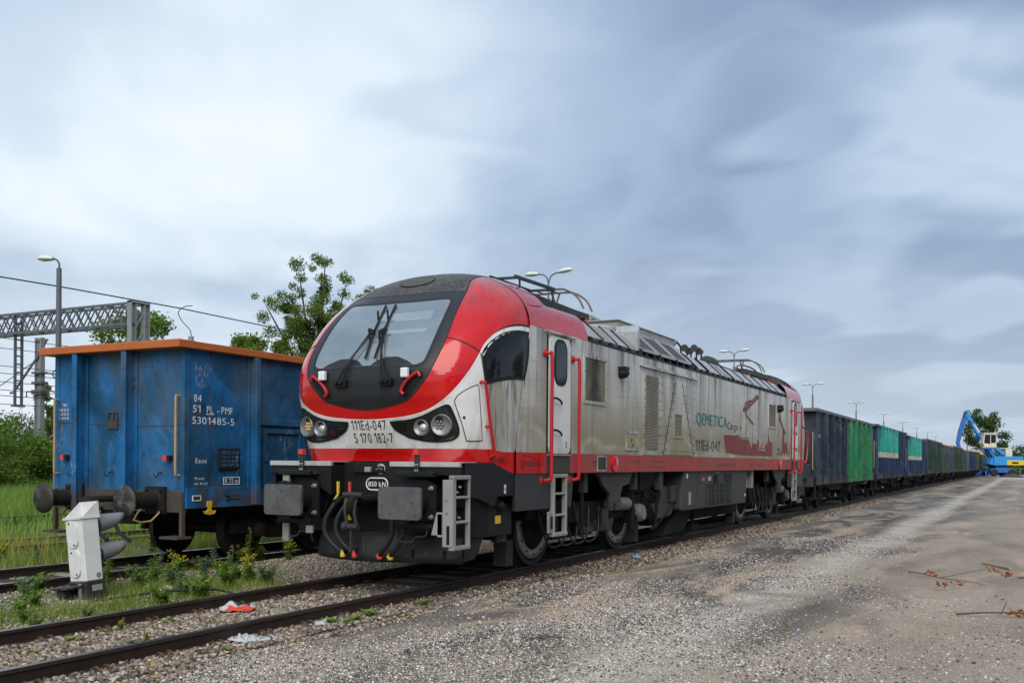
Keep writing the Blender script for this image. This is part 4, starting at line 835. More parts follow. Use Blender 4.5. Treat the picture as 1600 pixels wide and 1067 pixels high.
for xa, xb in ((3.60, 6.96), (15.5, 18.6)):
    b = MB()
    for s in (1, -1):
        def sg(a, c): return (min(a*s, c*s), max(a*s, c*s))
        b.bx(xa+.55, xb-.55, *sg(-1.18, -.98), .62, .92)
        b.prism([(xa-.85, .80), (xa-.5, .98), (xa+.4, .98), (xa+.7, .9), (xa+.7, .62), (xa+.4, .75), (xa-.3, .78), (xa-.85, .72)], -1.15*s, -1.0*s); b.prism([(xb+.85, .80), (xb+.5, .98), (xb-.4, .98), (xb-.7, .9), (xb-.7, .62), (xb-.4, .75), (xb+.3, .78), (xb+.85, .72)], -1.15*s, -1.0*s)
    b.bx(xa+.8, xb-.8, -1.0, 1.0, .55, .85); b.bx(xa+.55, xb-.55, -.6, .6, .30, .8)
    b.build('bogie_frame', m_under, loco)
    for s in (1,):
        b = MB(); b.prism([(xa+1.02, .80), (xb-.9, .80), (xb-1.2, .62), (xb-1.45, .43), (xa+1.2, .42), (xa+1.08, .50)], -1.14, -1.02); b.prism([(xa+1.55, .62), (xa+2.35, .62), (xa+2.2, .40), (xa+1.65, .44)], -1.2, -1.0); b.build('axle_arm', m_greyunder, loco, .012)
        for xx in (xa, xb):
            b = MB(); b.bx(xx-.16, xx+.16, -1.14, -.96, .48, .78); b.lathe([(0, .15), (.06, .15), (.08, .10)], (xx, -1.14, .62), (0, -1, 0), 18); b.build('axle_box', m_under, loco, .02)
            for dx in (-.42, .42):
                b = MB(); pts = [(xx+dx+.10*math.cos(t), -1.1+.10*math.sin(t), .70+t*.0088) for t in np.linspace(0, 2*math.pi*6, 84)]; b.tube(pts, .022, 5); b.build('spring', m_under, loco)
        xc = xa+1.83; 
        b = MB(); b.prism([(xc-.82, 1.395), (xc+.83, 1.395), (xc+.63, 1.19), (xc+.32, 1.15), (xc+.25, 1.05), (xc+.20, .77), (xc+.05, .77), (xc+.03, .86), (xc-.03, .90), (xc-.07, .86), (xc-.08, .77), (xc-.17, .77), (xc-.2, 1.03), (xc-.5, 1.18), (xc-.62, 1.30)], -1.42, -1.36); b.build('bogie_bracket', m_greyunder, loco, .008)
        b = MB(); b.lathe([(-.35, .085), (.0, .085), (.0, .11), (.45, .11), (.45, .05), (.6, .05)], (xc+.45, -1.26, .86), (1, 0, -.03), 16); b.build('yaw_damper', m_damper, loco)
        b = MB(); b.lathe([(-.08, .16), (.05, .16), (.10, .13)], (xc+1.62, -1.22, .66), (0, -1, .1), 22); b.build('air_spring', m_damper, loco)
        for dx in (-1.05, 1.12):
            b = MB(); b.bx(xc+dx-.07, xc+dx+.07, -1.36, -1.26, 1.08, 1.39); b.build('bracket', m_greyunder, loco, .008); b = MB(); b.tube([(xc+dx-.03, -1.3, 1.15), (xc+dx-.03, -1.3, .40)], .035, 8); b.tube([(xc+dx-.03, -1.3, .62), (xc+dx+.12, -1.32, .62), (xc+dx+.12, -1.32, .55)], .025, 6); b.build('damper', m_under, loco)
        b = MB(); b.tube([(xc-.2, -1.3, .55), (xc-.22, -1.32, .80)], .07, 10); b.lathe([(0, .05), (.04, .05)], (xc-.2, -1.33, .50), (0, -1, 0), 10); b.build('damper', m_grey, loco)
        for k in range(4):
            x = xa-.6+k*.42; b = MB(); b.tube(cr([(x, -1.2, .95), (x+.02, -1.28, .6), (x+.25, -1.3, .33), (x+.75, -1.28, .40), (x+1.0, -1.2, .85)], 5), .016, 6); b.build('hose', m_rubber, loco)
        for x in (xb+.75, xa-.95): b = MB(); b.bx(x, x+.2, -.9, -.7, .08, .45); b.build('sand_pipe', m_greyunder, loco)
        b = MB(); b.tube(cr([(xb+.2, -1.3, 1.1), (xb+.75, -1.32, .9), (xb+.7, -1.32, .42), (xb+.5, -1.3, .36)], 5), .022, 6); b.tube([(xb+.75, -1.3, 1.1), (xb+.78, -1.3, .35)], .03, 6); b.tube([(xb+.78, -1.3, .37), (xb+1.4, -1.3, .60), (xb+1.5, -1.3, .68)], .02, 6); b.build('pipe', m_under, loco)
# door ladders
def door_ladder(x0, s, m_=m_ladder):
    b = MB(); y0, y1 = sorted((-1.47*s, -1.54*s))
    b.bx(x0, x0+.06, y0, y1, .53, 1.36); b.bx(x0+.40, x0+.46, y0, y1, .53, 1.36)
    for z in (1.345, .525): b.bx(x0, x0+.46, y0-.01, y1+.01, z-.02, z+.035)
    for z in (1.10, .80): b.bx(x0+.05, x0+.41, y0, y1, z-.012, z+.018)
    b.bx(x0-.12, x0, y0+.02, y0+.05, .56, .86)
    lad = b.build('ladder', m_, loco, .012); b = MB(); b.bx(x0-.085, x0-.035, -1.545*s, -1.54*s, .62, .80); b.build('slot', m_under, lad)
door_ladder(2.84, 1); door_ladder(2.84, -1); door_ladder(LL-3.30, 1); door_ladder(LL-3.3, -1)
# equipment boxes below the floor
b = MB(); b.prism([(8.98, 1.385), (13.84, 1.385), (13.75, .62), (9.6, .62), (8.85, .62), (8.80, .66)], -1.43, 1.43); bb = b.build('equipment_box', m_boxg, loco, .015) if False else None
m_boxg = M('grimy_box_paint', (.046, .049, .049), .55, spec=.35, layers=[grime(.6, 1.2, (.036, .033, .026)), dict(c2=(.03, .028, .025), scale=(2, 2, 2), lo=.35, hi=.6, amt=.8, zr=(.85, .62)), streak(.4, (.04, .038, .035), None, .52, 5, .4)])
b.build('equipment_box', m_boxg, loco, .015); bb = bpy.data.objects[-1] if False else [o for o in bpy.data.objects if o.name.startswith('equipment_box')][0]
b = MB(); b.bx(10.55, 12.38, -1.437, -1.43, .68, 1.10); b.bx(11.02, 11.30, -1.437, -1.43, 1.10, 1.30); b.bx(11.85, 12.42, -1.437, -1.43, 1.13, 1.31); gr = b.build('vent_grille', m_under, bb)
b = MB(); x = 10.6
while x < 12.36: b.bx(x, x+.035, -1.446, -1.437, .69, 1.09); x += .12
for z in (.80, .90, 1.0): b.bx(10.56, 12.37, -1.444, -1.438, z-.006, z+.006)
for x in (10.53, 11.1, 11.68, 12.36): b.bx(x, x+.05, -1.45, -1.43, .66, 1.12)
for x in (11.9, 12.02, 12.14, 12.26): b.bx(x, x+.03, -1.446, -1.437, 1.14, 1.30)
b.build('vent_bars', m_boxg, gr)
b = MB(); b.bx(11.36, 11.72, -1.445, -1.43, 1.14, 1.31); b.build('gauge_window', m_greyunder, bb)
for x, z, w_, h_, m_ in ((9.15, 1.25, .07, .09, m_doorw), (10.62, 1.18, .2, .09, m_doorw), (9.3, .72, .13, .26, m_ladder), (13.62, .78, .07, .06, m_doorw), (11.2, 1.345, .3, .025, m_ladder)):
    b = MB(); b.bx(x, x+w_, -1.44, -1.43, z, z+h_); b.build('sticker', m_, bb)
b = MB(); b.bx(9.9, 10.35, -1.436, -1.43, .95, 1.34); b.build('hatch', m_boxg, bb, .005)
b = MB(); b.bx(10.15, 10.3, -1.45, -1.43, 1.18, 1.26); b.build('lock', m_redtag, bb)
b = MB(); b.prism([(8.45, 1.12), (8.93, 1.12), (8.93, .80), (8.45, .80)], -1.36, -.6); b.prism([(7.5, .80), (8.93, .80), (8.6, .55), (7.8, .50)], -1.3, -.6); b.bx(8.0, 8.46, -1.3, -.6, .80, 1.10); b.build('equipment_box', m_grey, loco, .012)
b = MB(); b.bx(7.45, 8.3, -1.1, -.2, .85, 1.38); b.bx(7.62, 7.85, -1.40, -1.32, 1.06, 1.39); b.build('bracket', m_greyunder, loco)
b = MB(); b.bx(13.9, 14.15, -1.36, -1.2, .95, 1.2); b.bx(14.55, 14.75, -1.36, -1.2, .95, 1.39); b.build('junction_box', m_ladder, loco, .01)
b = MB(); b.bx(8.2, 14.5, -1.0, 1.0, .35, 1.38); b.bx(2.0, LL-2.0, -.5, .5, .95, 1.38); b.build('underframe', m_under, loco)
b = MB(); b.prism([(9.3, .62), (10.4, .62), (9.7, .20), (8.3, .16)], -1.2, -.9); b.tube([(10.6, -1.1, .62), (10.6, -1.1, .2)], .04, 6); b.bx(10.4, 10.9, -1.15, -1.0, .14, .26); b.build('ballast_guard', m_under, loco)
# ================================================================== FREIGHT WAGONS
def wagon_mat(name, base, patches=(), rust=.5, fade=(.10, .11, .11), rough=.55, bright=None):
    m = new_mat(name); co = obj_co(); s = zof(co); col = base
    for (x0, x1, z0, z1, c) in patches:
        f = math_('MULTIPLY', math_('MULTIPLY', math_('GREATER_THAN', s[0], x0), math_('LESS_THAN', s[0], x1)), math_('MULTIPLY', math_('GREATER_THAN', s[2], z0), math_('LESS_THAN', s[2], z1)))
        col = mixc(f, col, c)
    if bright:
        col = mixc(maprange(noise_(mapping(co, s=(1.1, 1.1, .75), l=(3, 1, 0)), 1., 5., .55, 1.), .44, .58), col, bright)
    col = mixc(math_('MULTIPLY', maprange(noise_(mapping(co, s=(.9, .9, .5), l=(5, 0, 2)), 1., 5.), .48, .66), .6), col, fade)
    f = math_('MULTIPLY', maprange(noise_(mapping(co, s=(6, 6, .7)), 1., 5., .65, .6), .55, .68), .35)
    col = mixc(f, col, (.035, .03, .028))
    f = maprange(noise_(mapping(co, s=(6.5, 6.5, 4.)), 1., 6., .7, .4), .62, .69)
    col = mixc(math_('MULTIPLY', f, rust), col, (.055, .026, .014))
    f = math_('MULTIPLY', math_('MULTIPLY', maprange(noise_(mapping(co, s=(9, 9, .55), l=(0, 3, 1)), 1., 4., .6, .3), .58, .66), maprange(noise_(mapping(co, s=(1.2, 1.2, .8), l=(8, 2, 4)), 1., 3.), .5, .62)), rust*.75)
    col = mixc(f, col, (.115, .050, .022))
    f = math_('MULTIPLY', maprange(noise_(mapping(co, s=(1.4, 1.4, 1.4)), 1., 6.), .45, .6), maprange(s[2], 1.30, 1.0))
    col = mixc(math_('MULTIPLY', f, .9), col, (.085, .055, .038))
    f = math_('MULTIPLY', math_('MULTIPLY', maprange(noise_(mapping(co, s=(30, 30, 12)), 1., 5.), .50, .58), maprange(noise_(mapping(co, s=(1.5, 1.5, .8), l=(2, 7, 1)), 1., 3.), .60, .66)), .55)
    col = mixc(f, col, (.30, .32, .32))
    b = bump_(noise_(mapping(co, s=(1.6, 1.6, 1.2)), 1., 3., .5, .3), .9, .12)
    finish(col, rough, 0., b, .4); return m
m_orange = M('orange_cap_paint', (.44, .115, .022), .55, layers=[grime(.35, 3., (.20, .06, .025)), spot(.7, 9, (.09, .05, .03), .66)])
m_capgrey = M('grey_cap_paint', (.12, .13, .14), .6, layers=[grime(.5, 3., (.07, .06, .05))])
m_wblack = M('wagon_underframe', (.012, .011, .010), .8, spec=.3, layers=[grime(.6, 2.5, (.030, .023, .017))])
m_brown = M('rusty_sole_bar', (.060, .050, .043), .75, layers=[grime(.7, 2.2, (.030, .023, .019)), dict(c2=(.11, .052, .028), scale=(3, 3, 3), lo=.5, hi=.68, amt=.8), spot(.6, 8, (.03, .022, .018), .60)])
m_beige = M('beige_handrail_paint', (.42, .29, .14), .55, layers=[grime(.5, 6, (.18, .12, .07))])
def build_wagon(name, label, group, mats, Lw=14.6, ribs=None, doors=(), cap=.10, capover=.08, ribd=.15, endrib=.24, detail=False, hw=1.40):
    body, capm = mats; W_ = thing(name, label, 'freight wagon', group=group)
    xa, xb, z0, z1 = .62, Lw-.62, .98, 3.22
    b = MB(); b.bx(xa, xb, -hw, hw, z0+.02, z1); bd = b.build('side_wall', body, W_)
    # end walls : corner posts, deep end ribs
    for sgn, xe in ((-1, xa), (1, xb)):
        b = MB()
        def ex(d0, d1): return tuple(sorted((xe+sgn*d0, xe+sgn*d1)))
        for y in (-hw, hw): b.bx(*ex(-.10, .012), min(y, y*.94)-(.012 if y < 0 else 0), max(y, y*.94)+(.012 if y > 0 else 0), z0, z1)
        for yc in (-.36, .72):
            b.bx(*ex(.003, endrib-.02), yc-.022, yc+.022, z0-.22, z1-.01); b.bx(*ex(endrib-.02, endrib), yc-.055, yc+.055, z0-.22, z1-.01)
            b.bx(*ex(.002, .03), yc-.09, yc+.09, z0, z1-.02)
        b.build('end_rib', body, W_, .006)
        b = MB()
        for (ya, yb, zz) in ((-hw+.1, -.46, 2.09), (-.26, .62, 2.13), (.82, hw-.1, 2.16)): b.bx(*ex(-.01, .006), ya, yb, zz, zz+.014)
        b.build('weld_seam', m_brown, bd)
        b = MB(); b.bx(*ex(-.08, .016), -hw+.02, hw-.02, z0-.16, z0+.16); b.build('headstock', m_brown, W_, .006)
    b = MB()
    for s in (1, -1):
        for x in (ribs or []): b.bx(x-.045, x+.045, *sorted((s*hw+s*.002, s*(hw+ribd))), z0-.08, z1-.01); b.bx(x-.10, x+.10, *sorted((s*(hw+.001), s*(hw+.03))), z0, z1-.01)
        b.bx(xa+.02, xb-.02, *sorted((s*(hw-.03), s*(hw+.035))), z0-.10, z0+.20)
    b.build('side_rib', body, W_, .006)
    # top cap rail
    b = MB(); o = capover
    for y0, y1 in ((-hw-o, -hw+.10), (hw-.10, hw+o)): b.bx(xa-.02, xb+.02, y0, y1, z1, z1+cap)
    for x0, x1 in ((xa-endrib-.02, xa+.10), (xb-.10, xb+endrib+.02)): b.bx(x0, x1, -hw-o-.003, hw+o+.003, z1-.003, z1+cap+.004)
    b.build('top_rail', capm, W_, .012)
    for (d0, d1) in doors:
        for s in (1, -1):
            y = s*hw; b = MB(); dm = (d0+d1)/2
            def q(a, c): return tuple(sorted((y+s*a, y+s*c)))
            b.bx(d0-.08, d1+.08, *q(.003, .05), 2.16, 2.26) if detail else None
            for xx0, xx1 in ((d0, dm-.02), (dm+.02, d1)):
                top_ = 2.10 if detail else 3.0
                b.bx(xx0, xx1, *q(.003, .025), z0+.22, top_)
                for xx in (xx0, xx1-.06): b.bx(xx, xx+.06, *q(.026, .07), z0+.20, top_)
                for zz in (z0+.20, top_-.07): b.bx(xx0+.061, xx1-.061, *q(.026, .065), zz, zz+.07)
                for k in range(1 if detail else 3): zz = z0+.6+k*.6; b.bx(xx0-.015, xx0+.05, *q(.071, .11), zz, zz+.16)
            b.build('door', body, W_, .006)
    # underframe
    b = MB(); b.bx(xa, xb, -hw+.1, hw-.1, z0-.16, z0); b.bx(xa, xb, -.35, .35, .62, z0-.16)
    for s in (1, -1): b.prism([(3.6, z0-.16), (5., .62), (Lw-5, .62), (Lw-3.6, z0-.16)], s*1.1, s*1.16)
    b.build('underframe', m_wblack, W_)
    b = MB(); b.lathe([(-.6, .2), (.6, .2)], (Lw*.5-1.2, .2, .72), (1, 0, 0), 16); b.build('air_tank', m_wblack, W_); b = MB(); b.bx(Lw*.5+.5, Lw*.5+.9, -1.2, -.8, .5, .85); b.tube([(Lw*.5+.7, -1.15, .6), (Lw*.5+.7, -1.35, .6)], .16, 12); b.build('brake_gear', m_wblack, W_)
    for xc in (2.45+.9, Lw-2.45-.9):
        b = MB()
        for s in (1, -1):
            b.prism([(xc-1.35, .42), (xc-1.3, .62), (xc-.85, .68), (xc-.5, .50), (xc+.5, .50), (xc+.85, .68), (xc+1.3, .62), (xc+1.35, .42), (xc+.75, .40), (xc+.45, .30), (xc-.45, .30), (xc-.75, .40)], s*1.05, s*.95)
            for k in range(5): b.tube([(xc-.28+k*.14, s*1.02, .48), (xc-.28+k*.14, s*1.02, .70)], .055, 6)
            b.bx(xc-.45, xc+.45, *sorted((s*.92, s*1.1)), .70, .80)
        b.bx(xc-.25, xc+.25, -1.0, 1.0, .45, .75); bg = b.build('bogie', m_wblack, W_)
        for xx in (xc-.9, xc+.9):
            for s in (1, -1):
                b = MB(); b.lathe([(-.065, .485), (-.04, .47), (-.03, .46), (.07, .45), (.07, .40), (.03, .38), (.02, .16), (.10, .13), (.1, .02)], (xx, s*.775, .46), (0, s, 0), 36); b.build('wheel', m_wheel, bg)
                b = MB(); b.bx(xx-.14, xx+.14, *sorted((s*.95, s*1.12)), .38, .62); b.lathe([(0, .12), (.10, .12), (.13, .08)], (xx, s*1.12, .46), (0, s, 0), 14); b.build('axle_box', m_wblack, bg, .015)
            b = MB(); b.tube([(xx, -.7, .46), (xx, .7, .46)], .08, 10); b.build('axle', m_wblack, bg)
    for sgn, x0 in ((1, 0.), (-1, Lw)):
        for y in (-.875, .875):
            X = lambda d: x0+sgn*d
            b = MB(); b.lathe([(0., .001), (.002, .10), (.006, .225), (.03, .225), (.05, .14), (.08, .10)], (x0, y, 1.0), (sgn, 0, 0), 32, False); bu = b.build('buffer', m_bufplate, W_)
            b = MB(); b.lathe([(.06, .095), (.22, .095), (.22, .125), (.52, .125), (.54, .16), (.57, .16)], (x0, y, 1.0), (sgn, 0, 0), 24); b.bx(*sorted((X(.55), X(.60))), y-.20, y+.20, .80, 1.20); b.build('buffer_body', m_wblack, bu)
            b = MB(); [b.lathe([(0, .028), (.03, .022)], (X(.55), y+dy, 1.+dz), (-sgn, 0, 0), 8) for dy in (-.15, .15) for dz in (-.15, .15)]; b.build('bolt', m_wblack, bu)
        b = MB(); b.tube(cr([(X(.6), 0, 1.0), (X(.25), 0, 1.0), (X(.12), .03, .96), (X(.13), .06, .86), (X(.24), .06, .88)], 4), .05, 8); b.lathe([(-.08, .02), (-.05, .10), (.05, .12), (.1, .05)], (X(.2), .12, .93), (0, 1, .2), 12); b.tube([(X(.2), .05, .9), (X(.22), .02, .6)], .03, 8); b.build('draw_hook', m_wblack, W_)
        for y in (.3, -.2):
            b = MB(); b.tube(cr([(X(.6), y, .85), (X(.42), y, .80), (X(.38), y-.1, .55), (X(.45), y-.3, .38)], 5), .028, 7); b.build('brake_hose', m_rubber, W_)
        for s in (1, -1):   # corner handrails, steps
            y = s*(hw-.08)
            b = MB(); b.tube(cr([(X(.62), y, 2.52), (X(.55), y, 2.53), (X(.53), y, 2.48), (X(.53), y, 1.9), (X(.53), y, 1.42), (X(.55), y, 1.37), (X(.63), y, 1.37)], 3), .018, 7); b.build('handrail', m_beige, W_)
            b = MB(); ys = s*(hw+.0); b.bx(*sorted((X(.58), X(.64))), *sorted((ys-s*.05, ys+s*.01)), .48, 1.12); b.bx(*sorted((X(.44), X(.72))), *sorted((ys-s*.30, ys+s*.06)), .44, .475); b.build('step', m_brown if detail else m_wblack, W_)
            b = MB(); b.tube(cr([(X(.60), s*1.0, .90), (X(.40), s*.98, .70), (X(.40), s*.62, .70), (X(.60), s*.60, .90)], 2), .014, 6); b.build('shunter_handle', m_beige, W_)
            b = MB(); b.bx(*sorted((X(.54), X(.60))), s*1.12-.06, s*1.12+.06, 1.58, 1.66); rf = b.build('marker', m_wblack, W_); b = MB(); b.bx(*sorted((X(.525), X(.541))), s*1.12-.035+.02, s*1.12+.06, 1.58, 1.66); b.build('reflector', m_redtag, rf)
        for yc in (-.9, .15, 1.0):
            b = MB(); b.tube(cr([(X(.62), yc-.05, 1.40), (X(.56), yc-.05, 1.40), (X(.545), yc-.06, 1.36), (X(.55), yc, 1.34), (X(.555), yc+.05, 1.38)], 3), .010, 5); b.build('tie_hook', m_wblack, W_)
    return W_
m_bufplate = M('worn_buffer_disc', (.030, .027, .025), .5, .3, layers=[dict(c2=(.22, .22, .23), scale=(3.2, 3.2, 3.2), lo=.52, hi=.62, amt=.55), grime(.5, 7, (.06, .045, .035))])
def paint_plate(parent, pts, mat, name): b = MB(); b.add(pts, [tuple(range(len(pts)))]); return b.build(name, mat, parent)
# ------------------------------------------------------------------ near blue wagon on the second track
m_blue = wagon_mat('worn_blue_paint', (.009, .064, .138), rust=1., fade=(.075, .105, .125), bright=(.009, .115, .295))
BW = build_wagon('freight_wagon', 'open blue freight wagon with orange top rail, numbered 51 PL-PMF, left of the locomotive', None, (m_blue, m_orange), ribs=[2.02, 4.4, 6.1, 8.5, 10.2, 12.6], doors=[(2.25, 4.1), (6.3, 8.3), (10.4, 12.4)], cap=.11, capover=.12, endrib=.21, detail=True)
BW.location = (.36, 4.95, -.06)
hwB = 1.40
def wtext(s, h, x, z, wd=None, m=m_whitetxt): return text_mesh(s, h, m, lambda a, c: (x+a, -hwB-.004, z+c), parent=BW, wid=wd)
wtext('84', .11, .80, 2.46, .15); wtext('51', .11, .78, 2.30, .15); wtext('PL', .11, 1.06, 2.30, .13); wtext('-', .10, 1.27, 2.30, .05); wtext('PMF', .11, 1.36, 2.30, .24)
wtext('5301485-5', .11, .77, 2.13, .86); wtext('Eaos', .075, .84, 1.55, .22); wtext('Wazony', .045, .82, 1.30, .20); wtext('02.10.21', .035, .82, 1.225, .26); wtext('R 75 m', .07, 1.45, 1.245, .27)
b = MB()
for q in ((1.41, 1.76, 1.325, 1.337), (1.41, 1.76, 1.22, 1.232), (1.41, 1.422, 1.232, 1.325), (1.748, 1.76, 1.232, 1.325), (1.05, 1.20, 2.275, 2.287)): b.bx(q[0], q[1], -hwB-.006, -hwB-.002, q[2], q[3])
b.build('painted_frame', m_whitetxt, BW)
for i, (t, z) in enumerate((('TB 8', 2.42), ('Pz-05 05 20', 2.345), ('Pt -05 06 20', 2.28), ('Pk -05 05 20', 2.215))):
    text_mesh(t, .045, m_whitetxt, lambda a, c, z=z, i=i: (.612, 1.33-a-(.10 if i == 0 else 0), z+c), parent=BW, wid=.09 if i == 0 else .235)
b = MB(); b.bx(1.28, 1.72, -hwB-.05, -hwB-.003, 1.46, 1.78); bx_ = b.build('label_holder', m_wblack, BW, .006)
b = MB(); b.bx(1.32, 1.68, -hwB-.056, -hwB-.051, 1.50, 1.74); b.build('card', m_blue, bx_)
b = MB(); [b.bx(1.31, 1.69, -hwB-.066, -hwB-.058, z, z+.006) for z in (1.56, 1.62, 1.68)]; [b.bx(x, x+.006, -hwB-.066, -hwB-.058, 1.49, 1.75) for x in (1.41, 1.5, 1.59)]; b.build('wire_cover', m_wblack, bx_)
for x0, x1, z0, z1, fr in ((.76, .90, 1.00, 1.06, True), (1.53, 1.74, 1.00, 1.075, False)):
    b = MB(); b.bx(x0, x1, -hwB-.045, -hwB-.037, z0, z1); pl_ = b.build('plate', m_brown, BW)
    if fr: b = MB(); [b.bx(*q, -hwB-.048, -hwB-.038, *r) for q, r in (((x0-.012, x1+.012), (z1, z1+.012)), ((x0-.012, x1+.012), (z0-.012, z0)), ((x0-.012, x0), (z0, z1)), ((x1, x1+.012), (z0, z1)))]; b.build('frame', m_whitetxt, pl_)
b = MB(); b.prism([(1.04, .98), (1.14, .98), (1.14, .90), (1.12, .86), (1.18, .82), (1.22, .84), (1.20, .79), (1.10, .77), (1.0, .79), (.97, .84), (1.01, .82), (1.07, .86), (1.04, .90)], -hwB-.05, -hwB-.02); b.build('tow_hook', m_yellow, BW, .006)
b = MB(); b.tube(cr([(1.42, -hwB-.04, 1.06), (1.50, -hwB-.05, 1.04), (1.50, -hwB-.05, 1.00), (1.43, -hwB-.04, .99)], 3), .012, 6); b.build('hook', m_wblack, BW)
b = MB()
for q, r in (((.0, .22), (2.42, 2.44)), ((.0, .22), (2.18, 2.20)), ((.0, .02), (2.2, 2.42)), ((.2, .22), (2.2, 2.42)), ((.09, .11), (2.2, 2.42))): b.bx(.598, .618, -.02+q[0], -.02+q[1], r[0]-.12, r[1]-.12)
lf = b.build('tail_lamp_bracket', m_rust if False else m_brown, BW)
b = MB(); b.bx(.603, .616, .01, .18, 2.08, 2.18); b.build('rust_patch', m_brown, lf)
# ------------------------------------------------------------------ train behind the locomotive
NAVY = (.017, .031, .050); DKG = (.014, .042, .034); GREEN = (.018, .19, .075); TEAL = (.025, .33, .27); CREAM = (.42, .40, .32)
trainm = [
 (wagon_mat('navy_and_green_paint', NAVY, [(7.0, 20, 0, 5, GREEN)], .5, (.06, .07, .085)), 'dark navy open wagon with a bright green far half, right behind the locomotive'),
 (wagon_mat('navy_teal_paint', (.009, .027, .080), [(1.4, 9.4, 2.10, 5, TEAL), (1.4, 9.4, 1.86, 2.10, CREAM)], .4, (.04, .06, .10)), 'navy wagon with teal upper panel over a cream stripe, second in the train'),
 (wagon_mat('navy_teal_worn_paint', (.010, .029, .075), [(1.0, 9.6, 2.12, 5, TEAL), (1.0, 9.6, 1.88, 2.12, CREAM)], .5, (.05, .08, .12)), 'navy wagon with teal panel and cream stripe, third in the train'),
 (wagon_mat('dark_green_paint', DKG, [], .6, (.03, .06, .055)), 'very dark green open wagon just before the orange-capped one'),
 (wagon_mat('blue_grey_paint', (.035, .06, .085), [(0, 3.2, 0, 5, (.06, .05, .045))], .8, (.09, .10, .11)), 'grey-blue open wagon with orange top rail, fifth in the train'),
 (wagon_mat('moss_green_paint', (.020, .045, .026), [], .6, (.04, .06, .04)), 'mossy dark green open wagon behind the orange-capped wagon'),
 (wagon_mat('slate_and_green_paint', (.035, .05, .09), [(7.5, 10.5, 0, 5, GREEN)], .5, (.06, .07, .09)), 'slate blue wagon with a green door bay, seventh in the train'),
 (wagon_mat('deep_blue_paint', (.010, .020, .10), [], .4, (.03, .04, .10)), 'deep blue open wagon, eighth in the train'),
 (wagon_mat('olive_paint', (.045, .055, .035), [], .6, (.06, .06, .05)), 'olive grey open wagon, ninth in the train'),
 (wagon_mat('brown_green_paint', (.05, .055, .03), [], .6, (.07, .06, .045)), 'brownish green open wagon, tenth in the train'),
 (wagon_mat('teal_end_paint', (.02, .05, .055), [(6, 20, 0, 5, (.02, .16, .14))], .5, (.05, .07, .07)), 'dark wagon with faded teal half, eleventh in the train'),
 (wagon_mat('rust_red_paint', (.16, .06, .03), [], .7, (.10, .06, .04)), 'rust red wagon at the visible far end of the train'),
]
TW = build_wagon('freight_wagon', trainm[0][1], 'open wagons coupled behind the locomotive', (trainm[0][0], m_capgrey), ribs=[1.95, 3.3, 4.65, 6.0, 7.3, 8.6, 9.95, 11.3, 12.65], doors=[(3.42, 4.53), (10.07, 11.18)])
x_ = 21.95
def track_off(x): t = min(1., max(0., (x-22)/55)); return .45*t*t*(3-2*t)
for i, (mt, lb) in enumerate(trainm):
    o = TW if i == 0 else copy_tree(TW)
    ya, yb = track_off(x_), track_off(x_+14.6)
    o.location = (x_, ya, 0); o.rotation_euler = (0, 0, math.atan2(yb-ya, 14.6)); o['label'] = lb; o.scale = (1, 1, (1, 1.015, .985, 1.03, 1., 1.04, .99, 1.02, 1.05, .98, 1.03, 1.)[i])
    if i:
        for ch in [c for c in bpy.data.objects if c.parent == o]:
            st = ch.name.split('.')[0]
            if st in ('side_wall', 'end_rib', 'side_rib', 'door'): ch.material_slots[0].link = 'OBJECT'; ch.material_slots[0].material = mt
            if st == 'top_rail' and i in (4, 1, 2): ch.material_slots[0].link = 'OBJECT'; ch.material_slots[0].material = m_orange if i == 4 else mt
    x_ += 14.66
for k, (x, z, h) in enumerate(((7.15, 2.48, .09), (7.15, 2.2, .09))):
    b = MB(); b.bx(x-.55, x-.15, -1.408, -1.404, z, z+.05); b.bx(x-.55, x-.42, -1.408, -1.404, z+.06, z+.1); b.build('painted_mark', m_whitetxt, TW)
text_mesh('31 51', .1, m_whitetxt, lambda a, c: (1.0+a, -1.404, 2.4+c), parent=TW, wid=.4)
# ================================================================== GROUND AND TRACKS
def gz(x, y):
    """height of the ground above rail level"""
    def sm(t): t = np.clip(t, 0, 1); return t*t*(3-2*t)
    n1 = np.sin(x*.9+1.3*np.sin(y*.7))*np.cos(y*1.1+.8*np.sin(x*.5)); n2 = np.sin(x*2.7+y*1.9)*np.sin(y*3.1-x*1.3)
    h = np.full_like(x, -.155)
    h += np.where(np.abs(y) < 1.25, .018+.004*n2, 0)
    bank = sm((y-.95)/.6)*sm((4.0-y)/.5); h += bank*(.02+.025*n1+.012*n2+.09*np.exp(-((x-3.6)/1.7)**2-((y-2.8)/.9)**2))
    h += sm((y-3.9)/.3)*-.045
    far = sm((y-6.2)/1.2); h += far*(-.02+.03*n1)
    yard = sm((-y-1.25)/.5); h += yard*(.014*n1+.008*n2-.004)
    h += .05*np.exp(-((x-1.5)/1.3)**2-((y+1.55)/.22)**2)+.06*np.exp(-((x-8.6)/.9)**2-((y+2.2)/.35)**2)+.10*np.exp(-((x-27)/3.)**2-((y+2.0)/.4)**2)
    return h
def axis_steps(a, b, dense, lo, hi, k=1.22):
    v = list(np.arange(lo, hi+1e-6, dense)); s = dense; x = hi
    while x < b: s *= k; x += s; v.append(min(x, b))
    s = dense; x = lo
    while x > a: s *= k; x -= s; v.insert(0, max(x, a))
    return np.array(sorted(set(v)))
gx = axis_steps(-400, 2500, .11, -6, 18); gy = axis_steps(-1500, 1500, .09, -8, 7.5)
GX, GY = np.meshgrid(gx, gy, indexing='ij'); GZ = gz(GX, GY)
nx, ny = len(gx), len(gy); idx = np.arange(nx*ny).reshape(nx, ny)
